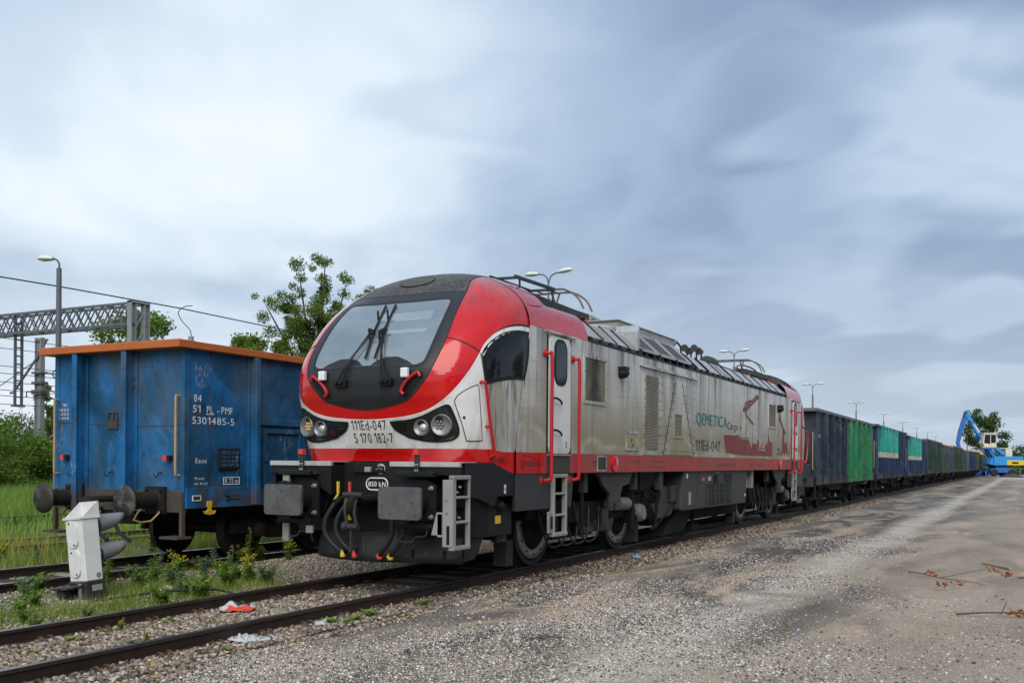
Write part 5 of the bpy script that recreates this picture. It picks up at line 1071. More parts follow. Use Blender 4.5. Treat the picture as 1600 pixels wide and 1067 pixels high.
F_ = np.stack([idx[:-1, :-1], idx[1:, :-1], idx[1:, 1:], idx[:-1, 1:]], -1).reshape(-1, 4)
def ground_mat():
    m = new_mat('gravel_yard_and_track_bed'); co = obj_co(); s = zof(co); x, y = s[0], s[1]
    wob = math_('MULTIPLY', math_('SUBTRACT', noise_(co, .8, 4.), .5), .9)
    yw = math_('ADD', y, wob)
    # yard: compacted grey grit with bare sandy and dark asphalt patches, stretched along the track
    st = mapping(co, s=(.28, .75, 1))
    a = noise_(st, .9, 6., .6, .5); b_ = noise_(mapping(co, s=(.5, 1.1, 1), l=(7, 3, 0)), .7, 6., .62, .7)
    col = mixc(maprange(a, .35, .65), (.215, .18, .142), (.385, .325, .255))
    col = mixc(math_('MULTIPLY', maprange(b_, .53, .66), .85), col, (.43, .325, .235))
    dk = noise_(mapping(co, s=(.30, 1.0, 1), l=(1.5, 9.2, 0)), .75, 6., .6, .8)
    dkm = math_('MULTIPLY', math_('MULTIPLY', maprange(dk, .485, .58), maprange(y, -1.2, -2.4, .3, 1.)), maprange(y, -6.3, -4.6, .12, 1.))
    col = mixc(math_('MULTIPLY', dkm, .86), col, (.052, .053, .057))
    for (px_, py_, ra_, rb_) in ((4.6, -4.1, 1.5, .42), (7.2, -2.9, 1.6, .40), (11.5, -3.6, 2.6, .5), (2.0, -2.0, 1.3, .30), (15.5, -2.6, 2.2, .45), (22., -4.0, 4., .6), (-1.6, -2.6, .9, .22)):
        ex_ = math_('DIVIDE', math_('SUBTRACT', x, px_), ra_); ey_ = math_('DIVIDE', math_('SUBTRACT', y, py_), rb_)
        rr_ = math_('ADD', math_('SQRT', math_('ADD', math_('MULTIPLY', ex_, ex_), math_('MULTIPLY', ey_, ey_))), math_('MULTIPLY', math_('SUBTRACT', noise_(co, 2.2, 6., .65), .5), 1.8))
        col = mixc(math_('MULTIPLY', maprange(rr_, 1.05, .75), .82), col, (.050, .050, .052))
    farx = maprange(x, 8, 40)
    col = mixc(math_('MULTIPLY', math_('MULTIPLY', maprange(noise_(mapping(co, s=(.12, .9, 1), l=(3, 2, 0)), .8, 5., .6, .4), .46, .60), farx), .75), col, (.12, .122, .13))
    # pale wheel track
    d1 = math_('ABSOLUTE', math_('ADD', math_('ADD', y, 4.45), math_('MULTIPLY', math_('SUBTRACT', noise_(mapping(co, s=(.15, .3, 1)), 1., 3.), .5), .7)))
    col = mixc(math_('MULTIPLY', math_('MULTIPLY', maprange(d1, .62, .15), maprange(noise_(co, 1.3, 4.), .25, .5)), .8), col, (.47, .43, .375))
    rt = maprange(y, -4.6, -7.5); col = mixc(math_('MULTIPLY', math_('MULTIPLY', rt, maprange(noise_(mapping(co, l=(2, 2, 2)), .9, 5.), .38, .62)), .55), col, (.36, .29, .235))
    # oily strip and sand next to the rail
    edge = math_('MULTIPLY', maprange(yw, -1.9, -1.35), maprange(y, .5, -.9))
    col = mixc(math_('MULTIPLY', math_('MULTIPLY', edge, maprange(noise_(mapping(co, s=(.5, 1.5, 1), l=(4, 4, 4)), 1.2, 5.), .42, .58)), .85), col, (.085, .075, .062))
    # bed between the rails
    bed = mixc(maprange(noise_(mapping(co, s=(.7, 1.2, 1)), 1.3, 5.), .38, .62), (.185, .145, .105), (.38, .315, .24))
    bed = mixc(maprange(x, -.5, 2.5), bed, (.11, .095, .08))  # shade under the train painted in: bed darkens from the locomotive's front on
    col = mixc(math_('MULTIPLY', maprange(yw, -1.15, -.85), 1.), col, bed)
    # strip between the tracks: pinkish gravel and soil with moss
    soil = mixc(maprange(noise_(mapping(co, l=(5, 5, 0)), .9, 5.), .4, .6), (.30, .255, .22), (.17, .145, .115))
    soil = mixc(math_('MULTIPLY', math_('MULTIPLY', maprange(noise_(mapping(co, l=(1, 8, 0)), 1.1, 6., .65), .40, .54), maprange(x, 3.2, -.5)), .85), soil, (.060, .085, .022))
    col = mixc(maprange(yw, .9, 1.25), col, soil)
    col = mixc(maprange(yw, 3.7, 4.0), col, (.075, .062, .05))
    fld = mixc(maprange(noise_(mapping(co, l=(9, 9, 0)), .5, 6., .65), .4, .6), (.085, .12, .026), (.14, .165, .04))
    fld = mixc(math_('MULTIPLY', maprange(y, 10.8, 8.5), maprange(noise_(co, .9, 5.), .42, .6)), fld, (.20, .165, .125))
    col = mixc(maprange(yw, 5.7, 6.4), col, fld)
    # far concrete apron and verge beyond the excavator
    col = mixc(math_('MULTIPLY', maprange(x, 120, 140), maprange(yw, -3., -5.)), col, (.44, .42, .40))
    gfar = math_('MULTIPLY', maprange(x, 215, 222), 1.); col = mixc(gfar, col, (.07, .11, .025))
    # speckle of single stones
    vor = N('ShaderNodeTexVoronoi', inp={'Vector': co, 'Scale': 74.}); v2_ = N('ShaderNodeTexVoronoi', inp={'Vector': co, 'Scale': 150.})
    g1 = N('ShaderNodeSeparateColor', inp={0: vor.outputs['Color']}).outputs[0]; g2 = N('ShaderNodeSeparateColor', inp={0: v2_.outputs['Color']}).outputs[1]
    gritty = math_('MULTIPLY', maprange(noise_(mapping(co, s=(.5, .9, 1), l=(8, 1, 0)), 1.0, 5., .6, .4), .40, .60, .35, 1.), maprange(y, -4.2, -6.2, 1., .45))
    spk = math_('ADD', math_('MULTIPLY', g1, .75), math_('MULTIPLY', g2, .75))
    spk = math_('MULTIPLY', math_('SUBTRACT', spk, .75), gritty)
    val = math_('ADD', 1., math_('MULTIPLY', spk, 2.0))
    cc = N('ShaderNodeCombineColor', inp={0: val, 1: val, 2: val}).outputs[0]
    col = mixc(1., col, cc, 'MULTIPLY')
    h = math_('ADD', math_('MULTIPLY', vor.outputs['Distance'], -1.), math_('MULTIPLY', noise_(co, 9., 5.), 1.2))
    finish(col, .9, 0., bump_(h, .55, .02), .25); return m
m_ground = ground_mat()
g = numpy_mesh('ground', np.stack([GX.ravel(), GY.ravel(), GZ.ravel()], 1), F_, m_ground, smooth=True); tag(g, kind='structure')

m_rail = M('rail_steel', (.040, .027, .020), .6, .4, layers=[grime(.6, 6, (.075, .048, .032))])
m_railtop = M('worn_rail_head', (.20, .195, .195), .28, .8, layers=[dict(c2=(.05, .038, .03), scale=(.8, 14, 14), lo=.45, hi=.6, amt=.6)])
m_railshine = M('bright_rail_head', (.42, .42, .43), .22, .9, layers=[grime(.4, 2, (.12, .10, .09))])
m_sleeper = M('concrete_sleeper', (.26, .235, .20), .85, layers=[grime(.6, 4., (.15, .12, .095)), spot(.5, 25, (.36, .33, .29), .62)], bump=(30, .3))
m_clip = M('rusty_clip', (.095, .052, .032), .7, .3, layers=[grime(.5, 12, (.05, .03, .02))])
def track(name, label, yc, ztop, x0, x1, head, sleepers=None, clips=0):
    T = thing(name, label, 'railway track')
    for s in (1, -1):
        y = yc+s*.7525
        prof = [(-.036, 0.), (.036, 0.), (.037, -.028), (.013, -.042), (.010, -.12), (.068, -.138), (.070, -.152), (-.070, -.152), (-.068, -.138), (-.010, -.12), (-.013, -.042), (-.037, -.028)]
        xs = np.concatenate([np.linspace(x0, 22, 12), np.linspace(27, 77, 14), np.linspace(90, x1, 4)]) if name == 'railway_track' and x1 > 80 and yc == 0 else np.array([x0, x1])
        b = MB(); vs = [(x, y+(track_off(x) if yc == 0 else 0)+a, ztop+c) for x in xs for a, c in prof]; k = len(prof)
        b.add(vs, [(i*k+j, i*k+(j+1) % k, (i+1)*k+(j+1) % k, (i+1)*k+j) for i in range(len(xs)-1) for j in range(k)]+[tuple(range(k))])
        r_ = b.build('rail', m_rail, T)
        b = MB(); vs = [(x, y+(track_off(x) if yc == 0 else 0)+a, ztop+.0015-abs(a)*.02) for x in xs for a in (-.030, -.012, .012, .030)]
        b.add(vs, [(i*4+j, i*4+j+1, (i+1)*4+j+1, (i+1)*4+j) for i in range(len(xs)-1) for j in range(3)]); b.build('running_surface', head, r_)
    if sleepers:
        b = MB(); b.prism([(-1.25, -.30), (-1.25, -.155), (-1.05, -.130), (-.6, -.129), (.6, -.129), (1.05, -.130), (1.25, -.155), (1.25, -.30)], -.12, .12, 'x')
        sl = b.build('sleeper', m_sleeper, T, .01); c = None; x = sleepers[0]; i = 0
        b = MB()
        for dx in (-.05, .05): b.tube(cr([(dx, .09, -.14), (dx, .11, -.095), (dx, .15, -.085), (dx, .185, -.11), (dx, .175, -.145)], 4), .011, 6)
        b.tube([(-.05, .10, -.14), (.05, .10, -.14)], .010, 5); b.bx(-.07, .07, .10, .19, -.152, -.135)
        cl = b.build('rail_clip', m_clip, sl); cl.location = (0, .7525, 0); cl2 = None
        first = True
        while x < sleepers[1]:
            o = sl if first else sl.copy()
            if not first: COL.objects.link(o); o.parent = T
            o.location = (x, yc+(track_off(x) if yc == 0 else 0), ztop+random.uniform(-.008, .004)); o.rotation_euler = (0, 0, random.uniform(-.015, .015))
            if i < clips:
                for j, (yy, rz) in enumerate(((.7525, math.pi), (-.7525, math.pi), (.7525, 0.), (-.7525, 0.))):
                    if j in (0, 1) if False else j in (0, 1):
                        if first and j == 0: q = cl
                        else: q = cl.copy(); COL.objects.link(q); q.parent = o
                        q.location = (0, yy, 0); q.rotation_euler = (0, 0, rz)
            x += .62; i += 1; first = False
    return T
track('railway_track', 'railway track under the locomotive, its dark rails crossing the foreground', 0., 0., -60, 420, m_railtop, (-7.2, 46), 40)
track('railway_track', 'second railway track under the blue wagon, half hidden by weeds', 4.95, -.06, -60, 400, m_railshine, (-7, 12), 0)
track('railway_track', 'overgrown track in the weeds just beyond the blue wagon', 10.1, -.10, -60, 400, m_railshine)
track('railway_track', 'farthest visible track, at the edge of the green meadow', 17.3, -.10, -60, 400, m_railtop)

# ------------------------------------------------------------------ loose stones
def stones_mesh(name, P, R, mat, flat=.7):
    n = len(P); base = np.array([(1, 0, 0), (-1, 0, 0), (0, 1, 0), (0, -1, 0), (0, 0, 1), (0, 0, -1), (.6, .6, .55), (-.6, -.6, .5)], float)[:6]
    tri = np.array([(0, 2, 4), (2, 1, 4), (1, 3, 4), (3, 0, 4), (2, 0, 5), (1, 2, 5), (3, 1, 5), (0, 3, 5)])
    V = base[None]*(rng.uniform(.6, 1.15, (n, 6, 1)))+rng.normal(0, .16, (n, 6, 3))
    q = rng.normal(size=(n, 4)); q /= np.linalg.norm(q, axis=1)[:, None]; w_, x, y, z = q.T
    Rm = np.stack([1-2*(y*y+z*z), 2*(x*y-z*w_), 2*(x*z+y*w_), 2*(x*y+z*w_), 1-2*(x*x+z*z), 2*(y*z-x*w_), 2*(x*z-y*w_), 2*(y*z+x*w_), 1-2*(x*x+y*y)], 1).reshape(n, 3, 3)
    V = np.einsum('nij,nkj->nki', Rm, V); V[:, :, 2] *= flat; V = V*R[:, None, None]+P[:, None, :]
    F = (tri[None]+(np.arange(n)*6)[:, None, None]).reshape(-1, 3)
    o = numpy_mesh(name, V.reshape(-1, 3), F, mat); tag(o, kind='stuff'); return o
def stone_mat(name, cols):
    m = new_mat(name); r = N('ShaderNodeNewGeometry').outputs['Random Per Island']; ra = N('ShaderNodeValToRGB', inp={0: r}); e = ra.color_ramp.elements; ra.color_ramp.interpolation = 'CONSTANT'
    e[0].position = 0; e[0].color = cols[0]+(1,); e[1].position = 1/len(cols); e[1].color = cols[1]+(1,)
    for i, c in enumerate(cols[2:]): q = e.new((i+2)/len(cols)); q.color = c+(1,)
    finish(ra.outputs[0], .85, 0., None, .3); return m
m_grit = stone_mat('yard_grit', [(.60, .555, .51), (.36, .33, .30), (.11, .108, .108), (.48, .43, .375), (.055, .055, .058), (.68, .635, .59), (.24, .205, .17), (.40, .32, .25)])
m_ballast = stone_mat('track_ballast', [(.22, .175, .135), (.34, .285, .23), (.13, .10, .078), (.44, .39, .33), (.07, .057, .048), (.28, .205, .15), (.19, .145, .11)])
m_pink = stone_mat('pinkish_gravel', [(.38, .31, .26), (.27, .215, .175), (.48, .41, .355), (.15, .125, .105), (.33, .25, .195)])
def scatter(n, xr, yr, dens=None):
    x = rng.uniform(*xr, n); y = rng.uniform(*yr, n)
    if dens is not None: k = rng.random(n) < dens(x, y); x, y = x[k], y[k]
    return x, y
pat = lambda x, y, f, a: .5+.25*np.sin(x*f+a+1.7*np.sin(y*f*.8))+.25*np.sin(y*f*1.6+2*a+1.3*np.sin(x*f*1.3))
inview = lambda x, y: (y < -.3+(x+5.0)*2.2) & (y > -7.6+0*x)
x, y = scatter(330000, (-5.5, 5.), (-7.6, -1.25), lambda x, y: np.clip((pat(x, y, 1.1, .7)-.20)*1.8, .06, 1)*np.clip((6-x)/8, .1, 1)*np.clip((y+6.6)/2.4, .12, 1)*(((x+9.45)*.885+(y+7.35)*.4655) > 7.0))
r = np.minimum(rng.gamma(3., .0021, len(x))+.002, .019)
stones_mesh('yard_gravel', np.stack([x, y, gz(x, y)+r*.25], 1), r, m_grit)
x, y = scatter(26000, (4., 16.), (-5.5, -1.25), lambda x, y: np.clip((pat(x, y, 1.1, .7)-.25)*1.6, .04, 1)); r = np.minimum(rng.gamma(3., .0026, len(x))+.003, .02)
stones_mesh('yard_gravel', np.stack([x, y, gz(x, y)+r*.25], 1), r, m_grit)
x, y = scatter(24000, (-6., 1.5), (-1.5, .68), lambda x, y: ((np.abs(np.abs(y)-.7525) > .05) & (y > -1.5+.25*np.sin(x*1.7)))*np.clip(1.05-np.clip(x+1.6, 0, 9)*.42, .10, 1)*np.where(np.abs(y) < .7, 1, .75)); r = np.minimum(rng.gamma(3.5, .0046, len(x))+.006, .036)
stones_mesh('ballast', np.stack([x, y, gz(x, y)+r*.3], 1), r, m_ballast)
x, y = scatter(16000, (1., 40.), (-1.75, -.8), lambda x, y: np.clip(pat(x, y, .8, 2.)*1.3, .2, 1)); r = np.minimum(rng.gamma(3.5, .006, len(x))+.007, .04)
stones_mesh('ballast', np.stack([x, y, gz(x, y)+r*.25], 1), r, m_ballast)
x, y = scatter(30000, (-5., 8.), (.84, 4.05), lambda x, y: np.clip((pat(x, y, .9, 3.1)-.2)*1.2+np.clip(x, 0, 3)*.25, .08, 1)); r = np.minimum(rng.gamma(3., .0048, len(x))+.005, .032)
stones_mesh('track_side_gravel', np.stack([x, y, gz(x, y)+r*.25], 1), r, m_pink)

# ------------------------------------------------------------------ grass and leaves
def leaf_mat(name, cols, trans=.35, rough=.6):
    m = new_mat(name); r = N('ShaderNodeNewGeometry').outputs['Random Per Island']; ra = N('ShaderNodeValToRGB', inp={0: r}); e = ra.color_ramp.elements
    e[0].position = 0; e[0].color = cols[0]+(1,); e[1].position = 1; e[1].color = cols[-1]+(1,)
    for i, c in enumerate(cols[1:-1]): q = e.new((i+1)/(len(cols)-1)); q.color = c+(1,)
    finish(ra.outputs[0], rough, 0., None, .3, trans=(trans, ra.outputs[0])); return m
m_grass = leaf_mat('grass_blades', [(.10, .165, .018), (.165, .25, .028), (.24, .31, .048), (.28, .27, .085)])
m_meadow = leaf_mat('meadow_grass', [(.10, .20, .024), (.155, .27, .036), (.20, .31, .055), (.25, .30, .08)])
m_weed = leaf_mat('weed_leaves', [(.10, .17, .022), (.155, .25, .034), (.21, .31, .052)])
m_weed2 = leaf_mat('grey_green_leaves', [(.11, .17, .055), (.16, .235, .085), (.21, .28, .11)])
m_yfl = leaf_mat('yellow_petals', [(.62, .46, .02), (.75, .60, .04)], .2); m_bfl = leaf_mat('blue_petals', [(.07, .08, .42), (.15, .14, .55)], .2)
m_dry = leaf_mat('dry_stalks', [(.22, .17, .08), (.32, .25, .12)], .2)
def blades(P, H, Wd, lean=.35, seg=2):
    """curved tapering blades, one strip each"""
    n = len(P); a = rng.uniform(0, 2*np.pi, n); d = np.stack([np.cos(a), np.sin(a), 0*a], 1); s = np.stack([-np.sin(a+rng.normal(0, .6, n)), np.cos(a), 0*a], 1)
    L = lean*rng.uniform(.3, 1.6, n); rows = []
    for k in range(seg+1):
        t = k/seg; c = P+d*(L*H*t*t)[:, None]+np.stack([0*a, 0*a, H*t*(1-.25*L*t)], 1); wd = Wd*(1-t*.92); rows += [c-s*wd[:, None]/2, c+s*wd[:, None]/2]
    V = np.stack(rows, 1).reshape(-1, 3); o = (np.arange(n)*(2*(seg+1)))[:, None]
    F = np.concatenate([o+np.array([[2*k, 2*k+1, 2*k+3, 2*k+2]]) for k in range(seg)], 0); return V, F
def grass(name, x, y, H, Wd, mat, lean=.4):
    V, F = blades(np.stack([x, y, gz(x, y)-.01], 1), H, Wd, lean); o = numpy_mesh(name, V, F, mat); tag(o, kind='stuff'); return o
x, y = scatter(42000, (-5.4, .2), (.9, 4.0), lambda x, y: (np.hypot(x+1.6, y-2.45) > .42)*np.clip((pat(x, y, 1.2, 2.4)-.28)*1.6, .05, 1)*np.clip((-x)/2.2, 0, 1)); grass('short_grass', x, y, rng.uniform(.02, .09, len(x)), rng.uniform(.005, .010, len(x)), m_grass, .8)
# thin growth between the two near tracks
x, y = scatter(90000, (-5.2, 4.5), (.95, 4.05), lambda x, y: (np.hypot(x+1.6, y-2.45) > .42)*np.clip((pat(x, y, 1.5, 1.1)-.36)*2.6, 0, 1)*np.clip((3.0-x)/4.0, .02, 1)); grass('short_grass', x, y, rng.uniform(.03, .17, len(x))*np.clip(.45+pat(x, y, 1.1, 2.), .4, 1.2), rng.uniform(.004, .009, len(x)), m_grass, .6)
x, y = scatter(9000, (-5.2, .5), (-.66, .66), lambda x, y: np.clip((pat(x, y, 2.2, .3)-.70)*5, 0, 1)*np.clip((-.6-x)/2.5, 0, 1)); grass('short_grass', x, y, rng.uniform(.02, .08, len(x)), rng.uniform(.004, .008, len(x)), m_grass, .7)
x, y = scatter(45000, (-4, 16), (5.8, 10.6), lambda x, y: np.clip((pat(x, y, .9, 4.)-.25)*2.2, .05, 1)); grass('rough_grass', x, y, rng.uniform(.08, .32, len(x)), rng.uniform(.006, .014, len(x)), m_grass, .5)
x, y = scatter(12000, (-3, 12), (5.9, 10.2), lambda x, y: np.clip((pat(x, y, .7, 1.)-.6)*4, 0, 1)); grass('flowering_grass', x, y, rng.uniform(.15, .42, len(x)), rng.uniform(.010, .02, len(x)), leaf_mat('pale_seed_heads', [(.24, .24, .06), (.42, .36, .08)], .3), .3)
x, y = scatter(120000, (-2, 42), (10.8, 48), lambda x, y: ((y-10.8) < 48) & (np.abs(y-17.3) > .5) & (x < 8+y*.85)); grass('meadow', x, y, rng.uniform(.22, .62, len(x))*np.clip((y-8)/9, .5, 1.15), rng.uniform(.012, .03, len(x)), m_meadow, .45)
x, y = scatter(5000, (2, 46), (-1.9, -1.2), lambda x, y: np.clip((pat(x, y, .9, 5.)-.72)*5, 0, 1)); grass('short_grass', x, y, rng.uniform(.03, .10, len(x)), rng.uniform(.005, .01, len(x)), m_grass, .6)

def weed(name, kind, label, cat='weed', group=None):
    """one plant at the origin; kinds: bushy, tall, rosette, yellow, blue"""
    W_ = thing(name, label, cat, group=group); V = []; F = []; st = MB(); fl = []
    def leaf(p, d, L, wd, droop=.3):
        o = len(V); p = np.array(p, float); d = np.array(d, float); d /= np.linalg.norm(d); s = np.cross(d, (0, 0, 1)); s /= np.linalg.norm(s)+1e-9
        c = [p, p+d*L*.35+s*wd/2, p+d*L-np.array((0, 0, droop*L)), p+d*L*.35-s*wd/2]; c[1][2] += .01; V.extend(c); F.append((o, o+1, o+2, o+3))
    if kind == 'rosette':
        for k in range(16): a = random.uniform(0, 6.28); leaf((0, 0, .01), (math.cos(a), math.sin(a), random.uniform(.3, 1.1)), random.uniform(.10, .19), random.uniform(.03, .05), .25)
        st.tube([(0, 0, 0), (0, 0, .03)], .008, 5)
    else:
        nst = {'bushy': 16, 'tall': 4, 'yellow': 9, 'blue': 5}[kind]; hh = {'bushy': .24, 'tall': .50, 'yellow': .36, 'blue': .40}[kind]
        for k in range(nst):
            a = random.uniform(0, 6.28); ln_ = {'bushy': .75, 'tall': .22, 'yellow': .4, 'blue': .25}[kind]*random.uniform(.3, 1.1); h = hh*random.uniform(.6, 1.1)
            P = cr([(0, 0, 0), (math.cos(a)*ln_*h*.3, math.sin(a)*ln_*h*.3, h*.5), (math.cos(a)*ln_*h, math.sin(a)*ln_*h, h)], 5); st.tube(P, [.005]*(len(P)-1)+[.002], 4)
            nl = {'bushy': 26, 'tall': 20, 'yellow': 16, 'blue': 24}[kind]
            for j in range(nl):
                t = random.uniform(.08, 1.); p = P[min(int(t*len(P)), len(P)-1)]; b_ = random.uniform(0, 6.28); L = random.uniform(.05, .12)*(1.25-.6*t)
                leaf(p, (math.cos(b_), math.sin(b_), random.uniform(.1, .9)), L, L*random.uniform(.2, .4), .25)
            if kind in ('yellow', 'blue'):
                for j in range(11 if kind == 'yellow' else 16):
                    t = random.uniform(.8, 1.06) if kind == 'yellow' else random.uniform(.45, 1.05); i0 = min(int(t*len(P)), len(P)-1); p = np.array(P[i0])+np.array((random.gauss(0, .022 if kind == 'yellow' else .01), random.gauss(0, .022 if kind == 'yellow' else .01), random.gauss(0, .016))); fl.append(p)
    st.build('stem', m_weed2, W_)
    numpy_mesh('foliage', np.array(V), np.array(F), m_weed2 if kind in ('tall', 'bushy') and random.random() < .5 else m_weed, W_)
    if fl:
        P = np.array(fl); n = len(P); VV = []; FF = []
        for i, p in enumerate(P):
            rr = .008
            for q in range(2):
                u = np.array([random.gauss(0, 1) for _ in range(3)]); u /= np.linalg.norm(u); v_ = np.cross(u, (.3, .5, .8)); v_ /= np.linalg.norm(v_); w2 = np.cross(u, v_); o = len(VV); VV += [p+rr*v_, p+rr*w2, p-rr*v_, p-rr*w2]; FF.append((o, o+1, o+2, o+3))
        numpy_mesh('flowers', np.array(VV), np.array(FF), m_yfl if kind == 'yellow' else m_bfl, W_)
    return W_
WG = {'bushy': 'bushy weeds between the near tracks', 'tall': 'tall stalks between the near tracks', 'rosette': 'dandelion rosettes by the rails', 'yellow': 'yellow flowers by the tracks', 'blue': 'blue flower spikes by the tracks'}
WL = {'bushy': 'low bushy green weed between the two near tracks', 'tall': 'tall thin grey-green stalk of a weed between the two near tracks', 'rosette': 'flat rosette of dandelion leaves in the gravel by the near rails', 'yellow': 'yellow-flowered weed growing in gravel beside a track', 'blue': 'blue flower spike growing among the weeds between the tracks'}
spots = dict(bushy=[(1.5, 3.75), (.95, 2.5), (.2, 3.3), (-.9, 3.1), (-.4, 2.9), (-2.2, 2.5), (-1.6, 3.5), (-2.9, 1.7), (.3, 2.0), (-.1, 2.6), (-3.9, 1.7), (-3.1, 1.25), (-.6, 1.9), (.7, 3.6), (1.2, 3.0), (-2.4, 1.4), (-1.3, 1.5), (-.8, 1.4), (-3.0, 2.8), (-4.4, 1.5), (-3.7, 1.2), (-1.9, 3.0), (-1.2, 3.8), (-.1, 3.9), (.8, 1.8), (-2.6, 2.2), (-4.6, 2.1), (-.3, 2.2)], tall=[(.6, 3.7), (1.1, 2.7), (2.4, 3.6), (-.3, 3.6), (-.6, 3.4), (1.9, 3.9), (-2.4, 3.6)], rosette=[(-3.39, .40), (-2.55, .15), (-3.5, -.35), (-2.2, .42), (-1.4, -1.0), (-1.15, -1.12), (-.75, -1.05), (-3.2, -.15), (-3.9, .2), (-2.9, .5), (.2, -1.12), (-3.0, -1.15)], yellow=[(2.5, 3.9), (3.2, 4.05), (.9, 2.2), (.6, 3.2), (-1.9, 3.9), (-.5, 3.9), (2.9, 3.2), (-2.75, .48), (-3.05, -.2), (2.2, 6.7), (4.0, 7.5), (-.5, 6.9), (1.0, 7.7), (-1.5, 7.4)], blue=[(.45, 2.6), (1.6, 3.55), (-.2, 4.0), (.9, 3.95), (2.2, 6.6), (1.2, 7.1), (-.2, 6.6), (3.2, 6.4), (.3, 8.8), (-.4, 8.4)])
for kind, L in spots.items():
    protos = [weed({'rosette': 'dandelion', 'yellow': 'yellow_flower', 'blue': 'blue_flower'}.get(kind, 'weed'), kind, WL[kind], 'flower' if kind in ('yellow', 'blue') else 'weed', WG[kind]) for _ in range(3 if len(L) > 6 else 2)]
    for i, (x, y) in enumerate(L):
        o = protos[i] if i < len(protos) else copy_tree(protos[i % len(protos)])
        sc = random.uniform(.75, 1.15)*(.62 if kind == 'yellow' and y < 1 else 1.)*(.6 if x < -2.1 else 1.)
        o.location = (x, y, float(gz(np.array(x), np.array(y)))-.005); o.rotation_euler = (random.uniform(-.12, .12), random.uniform(-.12, .12), random.uniform(0, 6.28)); o.scale = (sc,)*3

# ================================================================== TREES
m_bark = M('tree_bark', (.085, .070, .055), .9, layers=[grime(.5, 6, (.05, .042, .034))], bump=(12, .6))
def crown_cards(C, R, n, size, squash=.85, fill=.75):
    """leaf-sized quads spread through clumps: C centres, R radii"""
    C = np.array(C, float); R = np.array(R, float); wgt = R**2.2; k = rng.choice(len(C), n, p=wgt/wgt.sum())
    d = rng.normal(size=(n, 3)); d /= np.linalg.norm(d, axis=1)[:, None]; rr = (rng.random(n)**(1/2.3))*rng.uniform(fill, 1.12, n)
    P = C[k]+d*(R[k]*rr)[:, None]*np.array([1, 1, squash]); 
    u = rng.normal(size=(n, 3)); u[:, 2] *= .7; u /= np.linalg.norm(u, axis=1)[:, None]; v_ = np.cross(u, rng.normal(size=(n, 3))); v_ /= np.linalg.norm(v_, axis=1)[:, None]
    s = size*rng.uniform(.55, 1.35, n); a = u*s[:, None]; b = v_*(s*.62)[:, None]
    V = np.stack([P-a, P+b*.9, P+a, P-b*.9], 1).reshape(-1, 3); F = np.arange(4*n).reshape(n, 4); return V, F
def tree(name, label, loc, trunk, limbs, clumps, n, size, mat, cat='tree', group=None, extra=None, rz=0.):
    T = thing(name, label, cat, loc, rz, group=group)
    if trunk:
        b = MB(); b.tube(cr(trunk[0], 4), list(np.interp(np.linspace(0, 1, (len(trunk[0])-1)*4+1), np.linspace(0, 1, len(trunk[1])), trunk[1])), 9); tr = b.build('trunk', m_bark, T)
        b = MB()
        for L, r0 in limbs: P = cr(L, 4); b.tube(P, list(np.linspace(r0, r0*.25, len(P))), 6)
        if limbs: b.build('limb', m_bark, tr)
    V, F = crown_cards([c[:3] for c in clumps], [c[3] for c in clumps], n, size); numpy_mesh('crown', V, F, mat, T)
    if extra:
        for p in extra: V, F = crown_cards([p[:3]], [p[3]], 420, .12, 1., .5); numpy_mesh('mistletoe', V, F, m_mistle, T)
    return T
m_mistle = leaf_mat('mistletoe_leaves', [(.020, .032, .010), (.04, .055, .018)], .15)
m_poplar = leaf_mat('poplar_leaves', [(.075, .125, .024), (.115, .18, .032), (.17, .25, .044), (.24, .32, .06)], .5)
m_maple = leaf_mat('fresh_green_leaves', [(.08, .145, .02), (.135, .22, .03), (.20, .30, .048)], .45)
m_dkleaf = leaf_mat('dark_green_leaves', [(.03, .062, .018), (.055, .10, .026), (.09, .14, .036)], .3)
# view-plane axes, used only to lay out the limbs of each tree as seen from the yard
def U(u, z, d=0.): return (rgt.x*u+fwd.x*d, rgt.y*u+fwd.y*d, z)
# big poplar: px offsets turned into metres
def poplar():
    random = __import__('random').Random(21); limbs, cl, mis = [], [], []
    tips = [(-3.9, 13.9), (-2.6, 15.2), (-1.3, 16.2), (.2, 16.9), (1.0, 17.0), (2.3, 15.9), (3.4, 14.7), (4.4, 13.6), (5.2, 12.7), (-3.3, 11.2), (-3.2, 9.0), (2.9, 10.6), (-1.9, 12.6), (.6, 13.6), (1.6, 12.4)]
    for i, (u, z) in enumerate(tips):
        d = random.uniform(-2., 2.); b0 = (u*.10, 5.2+z*.12); mid = (u*.5, (b0[1]+z)/2-.2)
        limbs.append(([U(b0[0], b0[1], 0), U(mid[0], mid[1], d*.4), U(u*.9, z-.6, d)], .16))
        for t in np.linspace(.36, 1.02, 9):
            uu = b0[0]+(u-b0[0])*t+random.gauss(0, .38); zz = b0[1]+(z-b0[1])*t+random.gauss(0, .25); cl.append(U(uu, zz, d*t+random.gauss(0, .5))+(random.uniform(.45, .95)*(1.3-.5*t),))
    for _ in range(20): cl.append(U(random.gauss(.2, 1.3), random.uniform(5.0, 9.6), random.gauss(0, 1.1))+(random.uniform(.7, 1.15),))
    for u, z in ((-.7, 12.0), (-.6, 10.4), (.5, 12.1), (.4, 10.6), (2.4, 12.6), (-2.2, 13.3), (-1.9, 8.2), (1.7, 11.0), (.6, 14.6)): mis.append(U(u, z, -.4)+(random.uniform(.38, .62),))
    return limbs, cl, mis
L_, C_, X_ = poplar()
